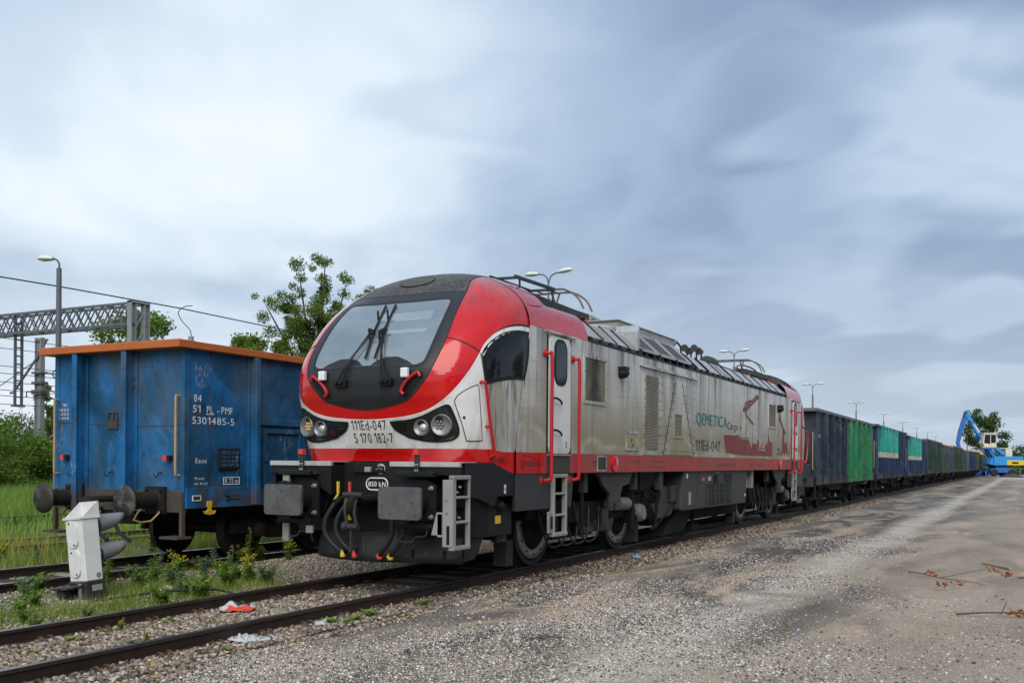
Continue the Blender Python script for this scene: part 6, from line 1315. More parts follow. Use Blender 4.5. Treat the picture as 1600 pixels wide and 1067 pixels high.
tree('poplar_tree', 'tall ragged tree with dark mistletoe balls, behind the blue wagon and the locomotive nose', (49.95, 40.9, -.2), ([(0, 0, 0), (.1, .05, 3), (0, 0, 6), (.1, .1, 10)], [.42, .34, .26, .12]), L_, C_, 60000, .085, m_poplar, extra=X_)
def round_tree(w_, z0, z1, n=30, sd=1):
    r_ = random.Random(sd); cl = []
    for _ in range(n):
        a = r_.uniform(0, 6.28); t = r_.random(); rr = w_*math.sqrt(r_.random())*(1-.75*abs(t-.38)**1.3); cl.append((rr*math.cos(a), rr*math.sin(a), z0+(z1-z0)*t, r_.uniform(.22, .42)*w_))
    return cl
def simple_tree(name, label, loc, w_, z0, z1, n, size, mat, sd, nc=30, cat='tree', group=None):
    cl = round_tree(w_, z0, z1, nc, sd); h = z1
    limbs = [([(0, 0, h*.3), (c[0]*.5, c[1]*.5, (c[2]+h*.3)/2), (c[0]*.9, c[1]*.9, c[2])], .05*h/6) for c in cl[:10]]
    return tree(name, label, loc, ([(0, 0, 0), (.1, 0, h*.4), (0, .1, h*.8)], [.026*h, .02*h, .008*h]), limbs, cl, n, size, mat, cat, group)
def at(px, d): r_ = d*(px-800)/1531.4; return (cam.location.x+d*fwd.x+r_*rgt.x, cam.location.y+d*fwd.y+r_*rgt.y, -.25)
tg = 'trees beyond the tracks'
simple_tree('maple_tree', 'fresh green spreading tree behind the lattice gantry post', at(205, 58), 2.7, 6.4, 9.9, 9000, .105, m_maple, 3, 34, group=tg)
simple_tree('maple_tree', 'small bright green tree left of the poplar, over the orange rail', at(392, 64), 1.9, 5.4, 9.7, 6500, .10, m_maple, 5, 26, group=tg)
simple_tree('young_tree', 'narrow young tree beside the steel mast, left of the blue wagon', at(74, 66), 1.0, 1.5, 6.7, 3000, .10, m_maple, 8, 18, group=tg)
simple_tree('roadside_tree', 'little green treetop just over the first navy wagon', at(1262, 92), 1.1, 4.4, 7.2, 500, .17, m_maple, 9, 12, group=tg)
bg_ = 'bushes at the left edge of the meadow'
for i, (px, d, w_, h, mt, lb) in enumerate(((-12, 50, 2.6, 3.4, m_maple, 'large light green bush cut by the left edge of the photo'), (25, 56, 2.1, 2.7, m_maple, 'light green bush in front of the darker bushes, left of the mast'), (55, 84, 4.2, 5.2, m_dkleaf, 'dark bush whose top reaches highest left of the mast'), (12, 110, 6., 5.4, m_dkleaf, 'hazy dark bushes farthest away at the left edge'), (72, 60, 1.5, 2.2, m_maple, 'bright low bush right behind the mast foot'), (95, 74, 2.6, 4.0, m_dkleaf, 'dark bush half hidden by the blue wagon end'), (42, 58, 1.5, 1.7, m_meadow, 'yellowish low bush between the mast and the light green bush'), (-55, 66, 5., 4.8, m_dkleaf, 'dark bush behind the large light green one'))):
    cl = round_tree(w_, .2, h, 30, 20+i); tree('bush', lb, at(px, d), None, [], cl, 9000, .10, mt, 'bush', bg_, rz=i)
simple_tree('roadside_tree', 'broad dark green tree behind the blue excavator boom', at(1541, 190), 3.8, 4.9, 12.6, 6500, .21, m_dkleaf, 14, 40, group='trees far behind the excavator')
simple_tree('roadside_tree', 'thin dark tree right of the excavator cab', at(1566, 200), 1.5, 1.5, 6.3, 700, .26, m_dkleaf, 15, 18, group='trees far behind the excavator')
for i, (px, d, w_, h, lb) in enumerate(((1583, 260, 5, 5.6, 'low dark treeline right of the thin tree'), (1612, 250, 6, 6.2, 'dark trees at the far right edge'), (1599, 185, 3., 3.2, 'green hedge at the right edge behind the excavator counterweight'), (1563, 300, 6, 6., 'faint far trees just over the excavator body'))):
    tree('hedge', lb, at(px, d), None, [], round_tree(w_, .2, h, 26, 40+i), 1500, .34, m_dkleaf if i != 2 else m_maple, 'hedge', 'greenery at the far right')

# trees on the near side of the yard: out of the picture, mirrored in the cab glass and the red paint
def near_treeline():
    cl = []; x = -34.
    while x < 85:
        h = random.uniform(5.5, 9.5); w_ = random.uniform(2.4, 3.8); y = -27+random.uniform(-2.5, 2.)
        for _ in range(16):
            t = random.random(); a = random.uniform(0, 6.28); rr = w_*math.sqrt(random.random())*(1-.6*abs(t-.35)); cl.append((x+rr*math.cos(a), y+rr*math.sin(a), .6+(h-.8)*t, random.uniform(.7, 1.3)))
        x += random.uniform(3.2, 5.6)
    V, F = crown_cards([c[:3] for c in cl], [c[3] for c in cl], 26000, .34); tag(numpy_mesh('treeline', V, F, m_dkleaf), kind='stuff')
near_treeline()
# ================================================================== STREET FURNITURE, CATENARY
m_pole = M('weathered_concrete_pole', (.20, .195, .185), .75, layers=[grime(.5, 3, (.12, .115, .105))])
m_galv = M('galvanised_steel', (.30, .31, .325), .5, .4, layers=[grime(.4, 2, (.2, .2, .2))])
m_dksteel = M('dark_painted_steel', (.105, .115, .13), .55, layers=[grime(.4, 2, (.07, .07, .07))])
m_lampw = M('pale_lamp_housing', (.62, .66, .62), .4, layers=[grime(.3, 5, (.3, .32, .3))])
m_lens = M('lamp_lens', (.55, .56, .55), .2)
def lamp_head(b, b2, p, d, L=1.0):
    """cobra head: p joint, d unit direction"""
    p = Vector(p); d = Vector(d).normalized(); s = d.cross(Vector((0, 0, 1))).normalized(); upv = s.cross(d)
    n_ = 9; vs = []; k = 10
    for i in range(n_):
        t = i/(n_-1); wd = .04+.10*math.sin(math.pi*min(1, .12+t*.80))**.8*(1 if t < .98 else .6); hh = .05+.075*math.sin(math.pi*min(1., .1+t*.8))
        for j in range(k): a = 2*math.pi*j/k; vs.append(p+d*(L*t)+s*(wd*math.cos(a))+upv*(hh*(math.sin(a) if math.sin(a) > 0 else .55*math.sin(a))))
    b.add(vs, [(i*k+j, i*k+(j+1) % k, (i+1)*k+(j+1) % k, (i+1)*k+j) for i in range(n_-1) for j in range(k)]+[tuple(range(k))[::-1], tuple((n_-1)*k+j for j in range(k))], True)
    b2.lathe([(0, .10), (.03, .08), (.045, .01)], p+d*L*.62-upv*.035, -upv, 12)
def double_lamp(name, label, group):
    T = thing(name, label, 'street lamp', group=group)
    b = MB(); b.tube([(0, 0, -.3), (0, 0, 8.15)], [.13, .085], 12); b.build('pole', m_pole, T)
    b = MB(); b.tube([(0, 0, 8.1), (0, 0, 8.75)], .035, 8)
    for s in (1, -1): b.tube(cr([(0, 0, 8.70), (0, .07*s, 8.98), (0, .25*s, 9.12), (0, .50*s, 9.16)], 5), .028, 7)
    b.build('arm', m_dksteel, T)
    for s in (1, -1):
        b = MB(); b2 = MB(); lamp_head(b, b2, (0, .45*s, 9.16), (0, s, .12 if s < 0 else .02), .60); hd = b.build('lamp_head', m_lampw, T); b2.build('lens', m_lens, hd)
    return T
LAB = ['double-headed street lamp rising behind the front pantograph of the locomotive', 'double-headed street lamp above the rear half of the locomotive roof', 'double-headed street lamp above the first navy wagon', 'double-headed street lamp above the end of the green-half wagon', 'double-headed lamp above the second wagon, fourth from the left', 'double-headed lamp above the third wagon, fifth from the left', 'small distant double-headed lamp above the dark green wagon', 'tiny double-headed lamp left of the excavator grab arm', 'farthest double-headed lamp, just left of the excavator stick']
DL = double_lamp('street_lamp', LAB[0], 'double-headed lamps behind the train')
for i in range(9):
    o = DL if i == 0 else copy_tree(DL); o.location = (26.25+30.2*i, 9.83+.50*i, 0); o['label'] = LAB[i]; o.rotation_euler = (0, 0, rad(random.uniform(-4, 4)))
T = thing('street_lamp', 'single-headed street lamp on a tall grey pole above the blue wagon', 'street lamp', at(90, 30)); T.location.z = 0
b = MB(); b.tube([(0, 0, -.3), (0, 0, 7.35)], [.105, .075], 12); b.build('pole', m_dksteel, T)
b = MB(); b.tube(cr([(0, 0, 7.3), (0, 0, 7.5), tuple(Vector((0, 0, 7.62))-rgt*.10), tuple(Vector((0, 0, 7.64))-rgt*.22)], 5), .03, 7); b.build('arm', m_dksteel, T)
b = MB(); b2 = MB(); lamp_head(b, b2, Vector((0, 0, 7.63))-rgt*.18, -rgt+Vector((0, 0, .02)), .46); hd = b.build('lamp_head', m_lampw, T); b2.build('lens', m_lens, hd)
# far pole seen beside the excavator
T = thing('street_lamp', 'thin grey single pole between the last wagons and the excavator', 'street lamp', at(1511, 190)); b = MB(); b.tube([(0, 0, 0), (0, 0, 12.)], .09, 6); b.tube([(0, 0, 12), (.3, .6, 12.3)], .06, 6); b.build('pole', m_pole, T)
# lattice gantry over the far tracks
GP = at(215, 42); gx_, gy_ = GP[0], GP[1]
G = thing('catenary_gantry', 'grey lattice steel portal gantry spanning the far tracks on the left', 'gantry', (gx_, gy_, -.2))
zt_, zb_ = 8.38, 7.50
b = MB()
for dx in (-.32, .32):
    for z in (zb_, zt_): b.bar((dx, -.1, z), (dx, 48, z), .10, .10)
y = 0.; k = 0
while y < 47.5:
    for dx in (-.32, .32): b.bar((dx, y, zb_ if k % 2 == 0 else zt_), (dx, y+.62, zt_ if k % 2 == 0 else zb_), .045, .045); b.bar((dx, y, zt_ if k % 2 == 0 else zb_), (dx, y+.62, zb_ if k % 2 == 0 else zt_), .045, .045)
    if k % 3 == 0: b.bar((-.32, y, zt_), (.32, y, zt_), .05, .05); b.bar((-.32, y, zb_), (.32, y+1.2, zb_), .05, .05)
    y += .62; k += 1
b.build('truss_beam', m_dksteel, G)
b = MB()
for dx in (-.36, .36):
    b.bx(dx-.14, dx-.10, -.13, .13, 0, 8.45); b.bx(dx+.10, dx+.14, -.13, .13, 0, 8.45); b.bx(dx-.1, dx+.1, -.02, .02, 0, 8.45)
z = .5; k = 0
while z < 8: b.bar((-.26, 0, z), (.26, 0, z+.75), .06, .06); z += .75; k += 1
b.bx(-.5, .5, -.14, .14, 8.38, 8.46); b.build('post', m_galv, G)
for yy, zz in ((7.9, 4.2), (15.6, 4.9)):
    b = MB()
    for dx in (-.17, .17): b.bar((0+dx, yy, 8.4), (dx, yy, zz), .07, .12)
    z = zz
    while z < 8.3: b.bar((-.17, yy, z), (.17, yy, z), .10, .06); z += .38
    b.bx(-.28, .28, yy-.14, yy+.14, zz-.08, zz+.02); b.build('drop_post', m_dksteel, G)
# mast with wire gear
MPx = at(61, 60); Tm = thing('catenary_mast', 'light grey H-section catenary mast with wire gear, left of the blue wagon', 'mast', MPx)
b = MB(); b.bx(-.15, .15, -.28, -.24, 0, 9.15); b.bx(-.15, .15, .24, .28, 0, 9.15); b.bx(-.02, .02, -.24, .24, 0, 9.15); b.build('post', m_galv, Tm)
b = MB()
for z in (7.0, 6.4, 5.9, 5.75): b.bx(-.25, .25, -.45, .45, z-.06, z+.06)
def V3(u, z): return tuple(Vector((rgt.x*u, rgt.y*u, z)))
b.tube([V3(.1, 7.05), V3(1.1, 6.9)], .05, 6); b.tube([V3(.1, 5.8), V3(1.0, 5.35), V3(1.5, 5.3)], .06, 6); b.tube([V3(.2, 6.0), V3(1.4, 5.75)], .05, 6); b.tube([V3(-.1, 5.85), V3(-.8, 5.85), V3(-.8, 5.5)], .05, 6)
b.tube([V3(.4, 9.0), V3(-.2, 7.9), V3(-1.6, 5.8), V3(-1.8, 5.75)], .075, 7); b.tube([V3(.5, 9.05), V3(-.3, 8.95)], .05, 6)
b.lathe([(-.1, .30), (.1, .30)], V3(1.05, 6.95), (0, 0, 1), 6) if False else None
b.build('cantilever', m_dksteel, Tm)
b = MB(); c0 = Vector(V3(1.05, 6.93)); pts = [c0+rgt*.26*math.cos(t)+Vector((0, 0, .26*math.sin(t))) for t in np.linspace(0, 2*math.pi, 17)]; b.tube(pts, .035, 5)
for a in (0, math.pi/3, 2*math.pi/3): b.tube([c0+rgt*.26*math.cos(a)+Vector((0, 0, .26*math.sin(a))), c0-rgt*.26*math.cos(a)-Vector((0, 0, .26*math.sin(a)))], .025, 4)
b.build('tension_wheel', m_under, Tm)
b = MB(); b.bx(-.2, -.155, -.2, .2, 2.0, 2.5); b.build('sign_plate', m_yellow, Tm)
m_wire = M('overhead_wire', (.05, .052, .055), .5, .3, rvar=0)
def wire(name, label, pts, r, group=None, cat='wire'):
    b = MB(); b.tube(pts, r, 5); return tag(b.build(name, m_wire, None), label, cat, group)
wg = 'overhead wires left of the blue wagon'
xw = np.linspace(-8, 230, 40)
wire('earth_wire', 'long grey wire running from the top left corner over the gantry post towards the poplar', [(x, gy_, 8.36-.35*math.sin(math.pi*((x-gx_) % 60)/60)) for x in xw], .028)
P0 = Vector(MPx)
for i, (u0, za, zb) in enumerate(((.0, 8.6, 8.55), (.0, 8.0, 8.1), (.1, 6.95, 6.9), (.3, 6.5, 6.3), (.3, 6.0, 5.85), (.6, 5.5, 5.4), (.9, 5.15, 5.1), (.2, 4.7, 4.6))):
    q = P0+rgt*u0; wire('overhead_wire', 'thin overhead wire crossing the sky left of the blue wagon at the mast', [tuple(q+Vector((dx, 0, (za if dx < 0 else zb)+.25+.0009*abs(dx)**1.5))) for dx in np.linspace(-38, 60, 14)], .021, wg)
wire('stay_wire', 'slanting stay wire in front of the bushes at the left edge', [tuple(P0+rgt*(-4.5)+Vector((0, 0, 5.1))), tuple(P0+rgt*2.0+Vector((0, 0, .1)))], .03, cat='stay wire')
wire('stay_wire', 'slanting stay wire rising from the left edge to the mast top', [tuple(P0+rgt*(-5.2)+Vector((0, 0, 4.2))), tuple(P0+rgt*.1+Vector((0, 0, 8.0)))], .028, cat='stay wire')
bx2 = at(297, 46); T = thing('cable_post', 'short grey post with a looping cable just over the orange wagon rail', 'cable post', bx2); b = MB(); b.tube([(0, 0, 0), (0, 0, 7.55)], .13, 10); b.build('post', m_galv, T); b = MB(); b.tube(cr([V3(0, 7.5), V3(-.05, 7.85), V3(-.45, 8.3), V3(-.6, 8.7), V3(-.3, 8.95), V3(.05, 8.98)], 5), .022, 5); b.build('cable', m_wire, T)
for i, (px, h0, h1, w_, lb) in enumerate(((70, .95, 2.2, .95, 'dark board with yellow top edge behind the steel mast'), (83, 1.05, 2.75, .5, 'taller dark board with yellow top edge beside the blue wagon corner'))):
    T = thing('trackside_board', lb, 'board', at(px, 57)); b = MB(); 
    Mx = Matrix.Rotation(math.atan2(rgt.y, rgt.x), 4, 'Z')
    for k in range(int((h1-h0)/.3)): b.bx(-w_/2, w_/2, -.03, .03, h0+k*.31, h0+k*.31+.28, Mx)
    b.build('boards', m_under, T); b = MB(); b.bx(-w_/2, w_/2, -.035, .035, h1-.02, h1+.06, Mx); b.build('yellow_edge', m_yellow, T); b = MB(); b.bx(-w_/2+.05, -w_/2+.12, -.0, .06, 0, h1, Mx); b.bx(w_/2-.12, w_/2-.05, 0., .06, 0, h1, Mx); b.build('post', m_galv, T)
T = thing('fence_post', 'pale post standing in the meadow against the blue wagon corner', 'post', at(86, 48)); b = MB(); b.bx(-.06, .06, -.06, .06, 0, 2.4); b.bx(-.08, .08, -.08, .08, 2.4, 2.44); b.build('post', m_pole, T)

# ================================================================== DWARF SIGNAL
m_sigw = M('white_signal_paint', (.66, .66, .645), .45, layers=[grime(.35, 3., (.45, .43, .38)), spot(.6, 22, (.25, .22, .18), .69), streak(.3, (.32, .30, .26), None, .55, 10, 1.2)])
m_sigb = M('black_signal_base', (.018, .018, .019), .5, layers=[grime(.3, 6)])
m_hood = M('grey_signal_hood', (.20, .195, .205), .6, layers=[grime(.3, 4, (.14, .13, .13))])
S = thing('dwarf_signal', 'white dwarf railway signal with two grey hoods, leaning in the weeds', 'railway signal', (-1.38, 2.66, -.165), rad(-2)); S.rotation_euler = (rad(-5.0), rad(-2.6), rad(-3))
b = MB(); b.bx(-.10, .13, -.155, .155, .24, .985); b.build('signal_body', m_sigw, S, .012)
b = MB(); b.bx(-.12, .15, -.165, .165, .0, .24); b.build('base', m_sigb, S, .01)
b = MB(); b.bx(-.34, -.12, -.10, .17, .17, .20); b.bx(-.30, -.13, .02, .14, .0, .17); b.lathe([(0, .07), (.05, .07), (.06, .05)], (-.24, .07, .0), (0, 0, 1), 14); b.build('cable_box', m_sigb, S, .008)
b = MB(); b.tube([(-.13, -.07, .0), (-.14, -.07, .10), (-.13, -.07, .22)], .022, 8); b.build('conduit', m_hood, S)
b = MB(); b.bx(-.12, .15, -.17, .17, .985, 1.01); b.bx(.125, .145, -.165, .165, 1.01, 1.185); b.add([(-.09, -.165, 1.01), (.125, -.165, 1.01), (.125, -.165, 1.185), (-.09, -.15, 1.01), (.125, -.15, 1.01), (.125, -.15, 1.185)], [(0, 1, 2), (5, 4, 3), (0, 3, 4, 1), (1, 4, 5, 2), (2, 5, 3, 0)]); b.add([(-.09, .165, 1.01), (.125, .165, 1.01), (.125, .165, 1.185), (-.09, .15, 1.01), (.125, .15, 1.01), (.125, .15, 1.185)], [(0, 1, 2), (5, 4, 3), (0, 3, 4, 1), (1, 4, 5, 2), (2, 5, 3, 0)]); b.build('top_shield', m_sigw, S)
for z in (.81, .46):
    out = [(.10*math.cos(t)*1.0+.02, z+(.065 if math.sin(t) > 0 else -.065)+.10*math.sin(t)) for t in np.linspace(0, 2*math.pi, 33)[:-1]]
    b = MB(); b.prism([(y, zz) for y, zz in out], -.122, -.100, 'x'); cv = b.build('cover', m_sigw, S, .006)
    b = MB(); [b.lathe([(0, .013), (.008, .010)], (-.122, y, zz), (-1, 0, 0), 8) for y, zz in ((.055, z+.13), (-.015, z-.13))]; b.build('bolt', m_sigb, cv)
    b = MB(); b.lathe([(0, .125), (.06, .125), (.07, .115)], (.13, 0, z+.08), (1, 0, .05), 24); ring = b.build('lamp_ring', m_sigb, S)
    vs = []; n_ = 24; k_ = 7
    for i in range(k_):
        t = i/(k_-1)
        for j in range(n_):
            a = 2*math.pi*j/n_; r_ = .122-.034*t; L = t*(.36+.075*math.sin(a)); vs.append((.16+L, r_*math.cos(a), z+.09+r_*math.sin(a)+.03*t))
    b = MB(); b.add(vs, [(i*n_+j, i*n_+(j+1) % n_, (i+1)*n_+(j+1) % n_, (i+1)*n_+j) for i in range(k_-1) for j in range(n_)], True); h_ = b.build('hood', m_hood, ring); so = h_.modifiers.new('thick', 'SOLIDIFY'); so.thickness = .006
b = MB(); b.lathe([(0, .032), (.004, .032)], (.07, -.156, .30), (0, -1, 0), 16); b.build('badge', m_hood, S)
b = MB(); b.bx(-.04, .10, -.170, -.166, .12, .19); b.build('plate', m_ladder, S)
b = MB(); P_ = cr([(-1.62, 2.35, -.13), (-1.3, 2.12, -.09), (-.9, 1.85, -.05), (-.5, 1.5, -.05), (-.35, 1.2, -.12), (-.3, 1.0, -.15)], 6); b.tube(P_, .016, 7); tag(b.build('cable', m_rubber), 'black cable looping from the dwarf signal to the rail', 'cable')

# ================================================================== MATERIAL HANDLER (excavator)
m_exb = M('bright_blue_machine_paint', (.022, .26, .60), .4, layers=[grime(.3, 1.5, (.03, .13, .28))]); m_exd = M('dark_blue_machine_paint', (.015, .13, .42), .45, layers=[grime(.3, 1.5)])
m_exw = M('cream_cab_paint', (.60, .58, .50), .45, layers=[grime(.3, 2)]); m_exy = M('machine_yellow', (.66, .42, .02), .45)
EX = thing('material_handler', 'blue and yellow material-handling excavator at the far end of the yard', 'excavator', (at(1561, 146)[0], at(1561, 146)[1], -.05), math.atan2(-rgt.y, -rgt.x)+rad(4))
b = MB(); b.bx(-1.7, 2.0, -1.3, 1.3, .55, 1.15); b.prism([(2.0, .35), (2.9, .1), (2.9, .3), (2.0, 1.0)], -1.4, -1.1); b.prism([(-1.7, .35), (-2.6, .1), (-2.6, .3), (-1.7, 1.0)], -1.4, -1.1); b.bx(-.9, 1.1, -.9, .9, 1.15, 1.5); b.build('undercarriage', m_exd, EX, .03)
for x in (-1.2, 1.5):
    for s in (-1, 1): b = MB(); b.lathe([(-.25, .5), (-.2, .55), (.2, .55), (.25, .5), (.25, .25)], (x, s*1.25, .55), (0, s, 0), 20); b.build('wheel', m_rubber, EX)
for x in (2.75, -2.45):
    for s in (-1, 1): b = MB(); b.tube([(x, s*1.3, .9), (x, s*1.3, .06)], .12, 8); b.bx(x-.3, x+.3, s*1.3-.25, s*1.3+.25, .0, .07); b.build('outrigger', m_exd, EX)
b = MB(); b.bx(-1.2, 1.3, -1.1, 1.1, 1.45, 1.62); b.build('slewing_ring', m_under, EX)
b = MB(); b.bx(-3.0, 1.5, -1.3, 1.3, 1.62, 2.95); b.prism([(1.5, 1.62), (2.1, 1.8), (1.5, 2.9)], -1.1, 1.1); b.build('machine_house', m_exb, EX, .05)
b = MB(); b.bx(-3.12, -.45, -1.36, 1.36, 1.66, 2.40); cw = b.build('counterweight', m_exy, EX, .05); b = MB(); b.bx(-2.2, -1.2, 1.362, 1.37, 1.9, 2.15); b.build('marking', m_under, cw)
b = MB(); b.bx(-1.7, -.7, -.6, .6, 2.95, 4.1); b.bx(-1.3, .1, -.5, .5, 4.1, 4.22); b.build('engine_stack', m_exw, EX, .04)
b = MB(); b.bar((1.0, .9, 2.4), (2.3, .9, 4.35), .35, .5); b.bx(1.4, 3.3, .1, 1.3, 4.05, 4.25); b.build('cab_riser', m_exd, EX)
b = MB(); b.bx(1.2, 3.25, 1.26, 1.3, 4.25, 4.37); b.build('yellow_edge', m_exy, EX)
b = MB(); b.prism([(1.1, 4.25), (2.9, 4.25), (3.2, 4.9), (3.0, 6.35), (1.15, 6.35)], .1, 1.22); cb = b.build('cab', m_exw, EX, .04)
b = MB(); b.prism([(2.1, 4.8), (3.02, 4.9), (2.9, 6.15), (2.1, 6.15)], 1.222, 1.235); b.bx(1.25, 1.98, 1.222, 1.235, 4.95, 6.15); b.build('cab_window', m_glass, cb)
b = MB(); b.bx(1.0, 3.1, .0, 1.3, 6.35, 6.45); b.build('cab_roof', m_exw, cb)
b = MB(); b.bx(2.4, 3.3, -1.3, -1.25, 4.3, 5.2) if False else None
def beam(pts, w0, w1, th, m_, name, par=EX, y=0.):
    """tapering box girder in the vertical plane"""
    P = [np.array(p, float) for p in pts]; lo, hi = [], []
    for i, p in enumerate(P):
        d = P[min(i+1, len(P)-1)]-P[max(i-1, 0)]; d /= np.linalg.norm(d); n_ = np.array([-d[1], d[0]]); w_ = w0+(w1-w0)*i/(len(P)-1); lo.append(tuple(p-n_*w_/2)); hi.append(tuple(p+n_*w_/2))
    b = MB(); b.prism(lo+hi[::-1], y-th/2, y+th/2); return b.build(name, m_, par, .03)
bm_ = beam([(.6, 2.5), (1.8, 4.0), (3.0, 6.2), (4.95, 9.25)], .85, .50, .5, m_exb, 'boom', EX, -.25)
b = MB(); b.prism([(3.0, 6.6), (3.25, 6.5), (4.1, 7.85), (3.85, 7.95)], 1e-3, .012); b.build('boom_plate', m_exw, bm_)
b = MB(); b.tube([(1.2, .45, 2.6), (3.4, .45, 6.0)], .14, 8); b.tube([(1.2, -.45, 2.6), (3.4, -.45, 6.0)], .14, 8); b.build('lift_cylinder', m_exd, EX)
b = MB(); b.tube([(3.3, 0, 7.6), (5.0, 0, 8.5)], .13, 8); b.build('stick_cylinder', m_exb, EX)
beam([(4.9, 9.55), (5.9, 6.6), (6.25, 4.95), (6.0, 4.1)], .70, .34, .4, m_exd, 'stick', EX, -.25)
b = MB(); b.tube(cr([(2.6, 0, 6.3), (3.9, .1, 8.3), (4.7, .1, 9.65), (5.25, .1, 9.55), (5.55, .1, 8.7)], 5), .07, 6); b.build('hydraulic_hose', m_rubber, EX)
b = MB(); b.lathe([(-.25, .22), (.25, .22)], (5.7, 0, 3.75), (0, 1, 0), 14); b.tube([(5.85, 0, 4.1), (5.7, 0, 3.75)], .12, 8); b.bx(5.45, 5.95, -.2, .2, 3.3, 3.62); b.build('grab_coupling', m_under, EX)
b = MB(); b.tube([(.2, .3, 3.0), (-.5, .3, 3.6), (2.2, .3, 5.0)], .1, 6); b.bar((-.5, .3, 3.3), (1.7, .3, 4.9), .3, .35); b.bar((-1.0, -.3, 3.0), (1.9, -.3, 5.0), .25, .3); b.build('linkage', m_exb, EX)
# building behind
m_wall = M('beige_render', (.46, .40, .31), .8, layers=[grime(.4, .6, (.36, .31, .24))]); m_roofb = M('tan_roof', (.42, .30, .185), .75, layers=[grime(.4, .5, (.33, .24, .16))])
HB = thing('shed', 'beige gabled building behind the boom of the excavator', 'building', at(1537, 235), rad(30)); b = MB(); b.prism([(-3.8, 0), (3.8, 0), (3.8, 2.6), (0, 5.4), (-3.8, 2.6)], 0, 14); b.build('wall', m_wall, HB); b = MB()
for s in (1, -1): b.prism([(0, 5.42), (s*4.3, 2.35), (s*4.3, 2.6), (0, 5.72)], -.5, 14.5)
b.build('roof', m_roofb, HB); b = MB(); b.bx(-1.2, 1.2, -.03, .02, 0, 2.3); b.build('door', m_roofbox, HB)
# heap beside the excavator
b = MB(); n_ = 18; vs = [(0, 0, .9)]+[(1.9*math.cos(t)*random.uniform(.8, 1.2), 1.3*math.sin(t)*random.uniform(.8, 1.2), .45) for t in np.linspace(0, 6.28, n_+1)[:-1]]+[(3.2*math.cos(t)*random.uniform(.85, 1.15), 2.2*math.sin(t)*random.uniform(.85, 1.15), -.1) for t in np.linspace(0, 6.28, n_+1)[:-1]]
b.add(vs, [(0, 1+k, 1+(k+1) % n_) for k in range(n_)]+[(1+k, 1+n_+k, 1+n_+(k+1) % n_, 1+(k+1) % n_) for k in range(n_)]); hp = tag(b.build('rubble_heap', m_brown), 'low dark rubble heap at the right foot of the excavator', 'heap'); hp.location = at(1583, 143); hp.scale = (1, 1, .8)

# ================================================================== LITTER, STICKS, LEAVES
def crumple(name, label, loc, sx_, sy_, amp, mats, rz=0., seed=1, ridge=.5, cat='plastic bag'):
    r_ = np.random.default_rng(seed); n_ = 22; u, v = np.meshgrid(np.linspace(-1, 1, n_), np.linspace(-1, 1, n_), indexing='ij'); h = 0*u
    for k in range(9): a = r_.uniform(0, 6.28); f = r_.uniform(2, 8); h += np.abs(np.sin(f*(u*math.cos(a)+v*math.sin(a))+r_.uniform(0, 6)))/f*2
    h = (h-h.min())/(h.max()-h.min()); e_ = np.clip(1-(u*u)**2-(v*v)**2, 0, 1); X = sx_*u*(1-.25*np.abs(v)*r_.random())+.06*sx_*np.sin(5*v+u*3); Y = sy_*v*(1-.3*u*u)+.08*sy_*np.sin(4*u)
    Zh = amp*(h**1.5)*(.2+.6*e_)+.006
    V = np.stack([X.ravel(), Y.ravel(), Zh.ravel()], 1); i_ = np.arange(n_*n_).reshape(n_, n_); F = np.stack([i_[:-1, :-1], i_[1:, :-1], i_[1:, 1:], i_[:-1, 1:]], -1).reshape(-1, 4)
    o = numpy_mesh(name, V, F, mats[0], smooth=True)
    for m_ in mats[1:]: o.data.materials.append(m_)
    if len(mats) > 1:
        uu = (u[:-1, :-1]+u[1:, 1:])/2; vv = (v[:-1, :-1]+v[1:, 1:])/2; mi = np.where((uu < -.15) & (vv < .55), 1, np.where((uu > .1) & (vv < .3) & (vv > -.75), 2, 0)).ravel(); o.data.polygons.foreach_set('material_index', mi.astype(np.int32))
    o.location = loc; o.rotation_euler = (0, 0, rz); return tag(o, label, cat)
m_film = M('clear_plastic_film', (.44, .46, .46), .25, spec=.6, layers=[grime(.3, 9, (.35, .34, .32))]); m_wbag = M('white_plastic', (.68, .72, .74), .35, layers=[grime(.2, 9, (.4, .42, .44))]); m_rbag = M('red_packaging', (.62, .06, .03), .35); m_bbag = M('black_packaging', (.03, .035, .045), .35)
crumple('plastic_bag', 'crumpled white plastic strip lying in the weeds near the dwarf signal', (-.48, 2.32, -.11), .24, .075, .07, [m_wbag], rad(38), 2)
crumple('plastic_bag', 'red, black and clear plastic packaging lying between the rails', (-1.22, .42, -.12), .27, .20, .11, [m_film, m_rbag, m_bbag], rad(30), 3)
crumple('plastic_bag', 'clear white plastic bag lying outside the nearest rail', (-2.55, -.92, -.13), .15, .17, .08, [m_film], rad(-20), 4); crumple('plastic_film', 'clear plastic film tail spread beside the near rail bag', (-2.38, -1.05, -.14), .16, .10, .06, [m_film], rad(15), 5, cat='plastic film')
crumple('plastic_film', 'small grey plastic scrap outside the near rail below the plough', (-1.4, -.93, -.135), .16, .09, .06, [m_film], rad(10), 6, cat='plastic film')
crumple('plastic_scrap', 'tiny bright blue scrap lying on the gravel yard', (.52, -5.34, -.155), .035, .015, .02, [M('blue_scrap', (.03, .12, .62), .4)], .4, 7, cat='scrap'); crumple('plastic_scrap', 'light blue crumpled scrap beside the rail under the locomotive', (6.9, -1.25, -.14), .07, .06, .10, [M('pale_blue_scrap', (.12, .38, .62), .4)], .4, 8, cat='scrap')
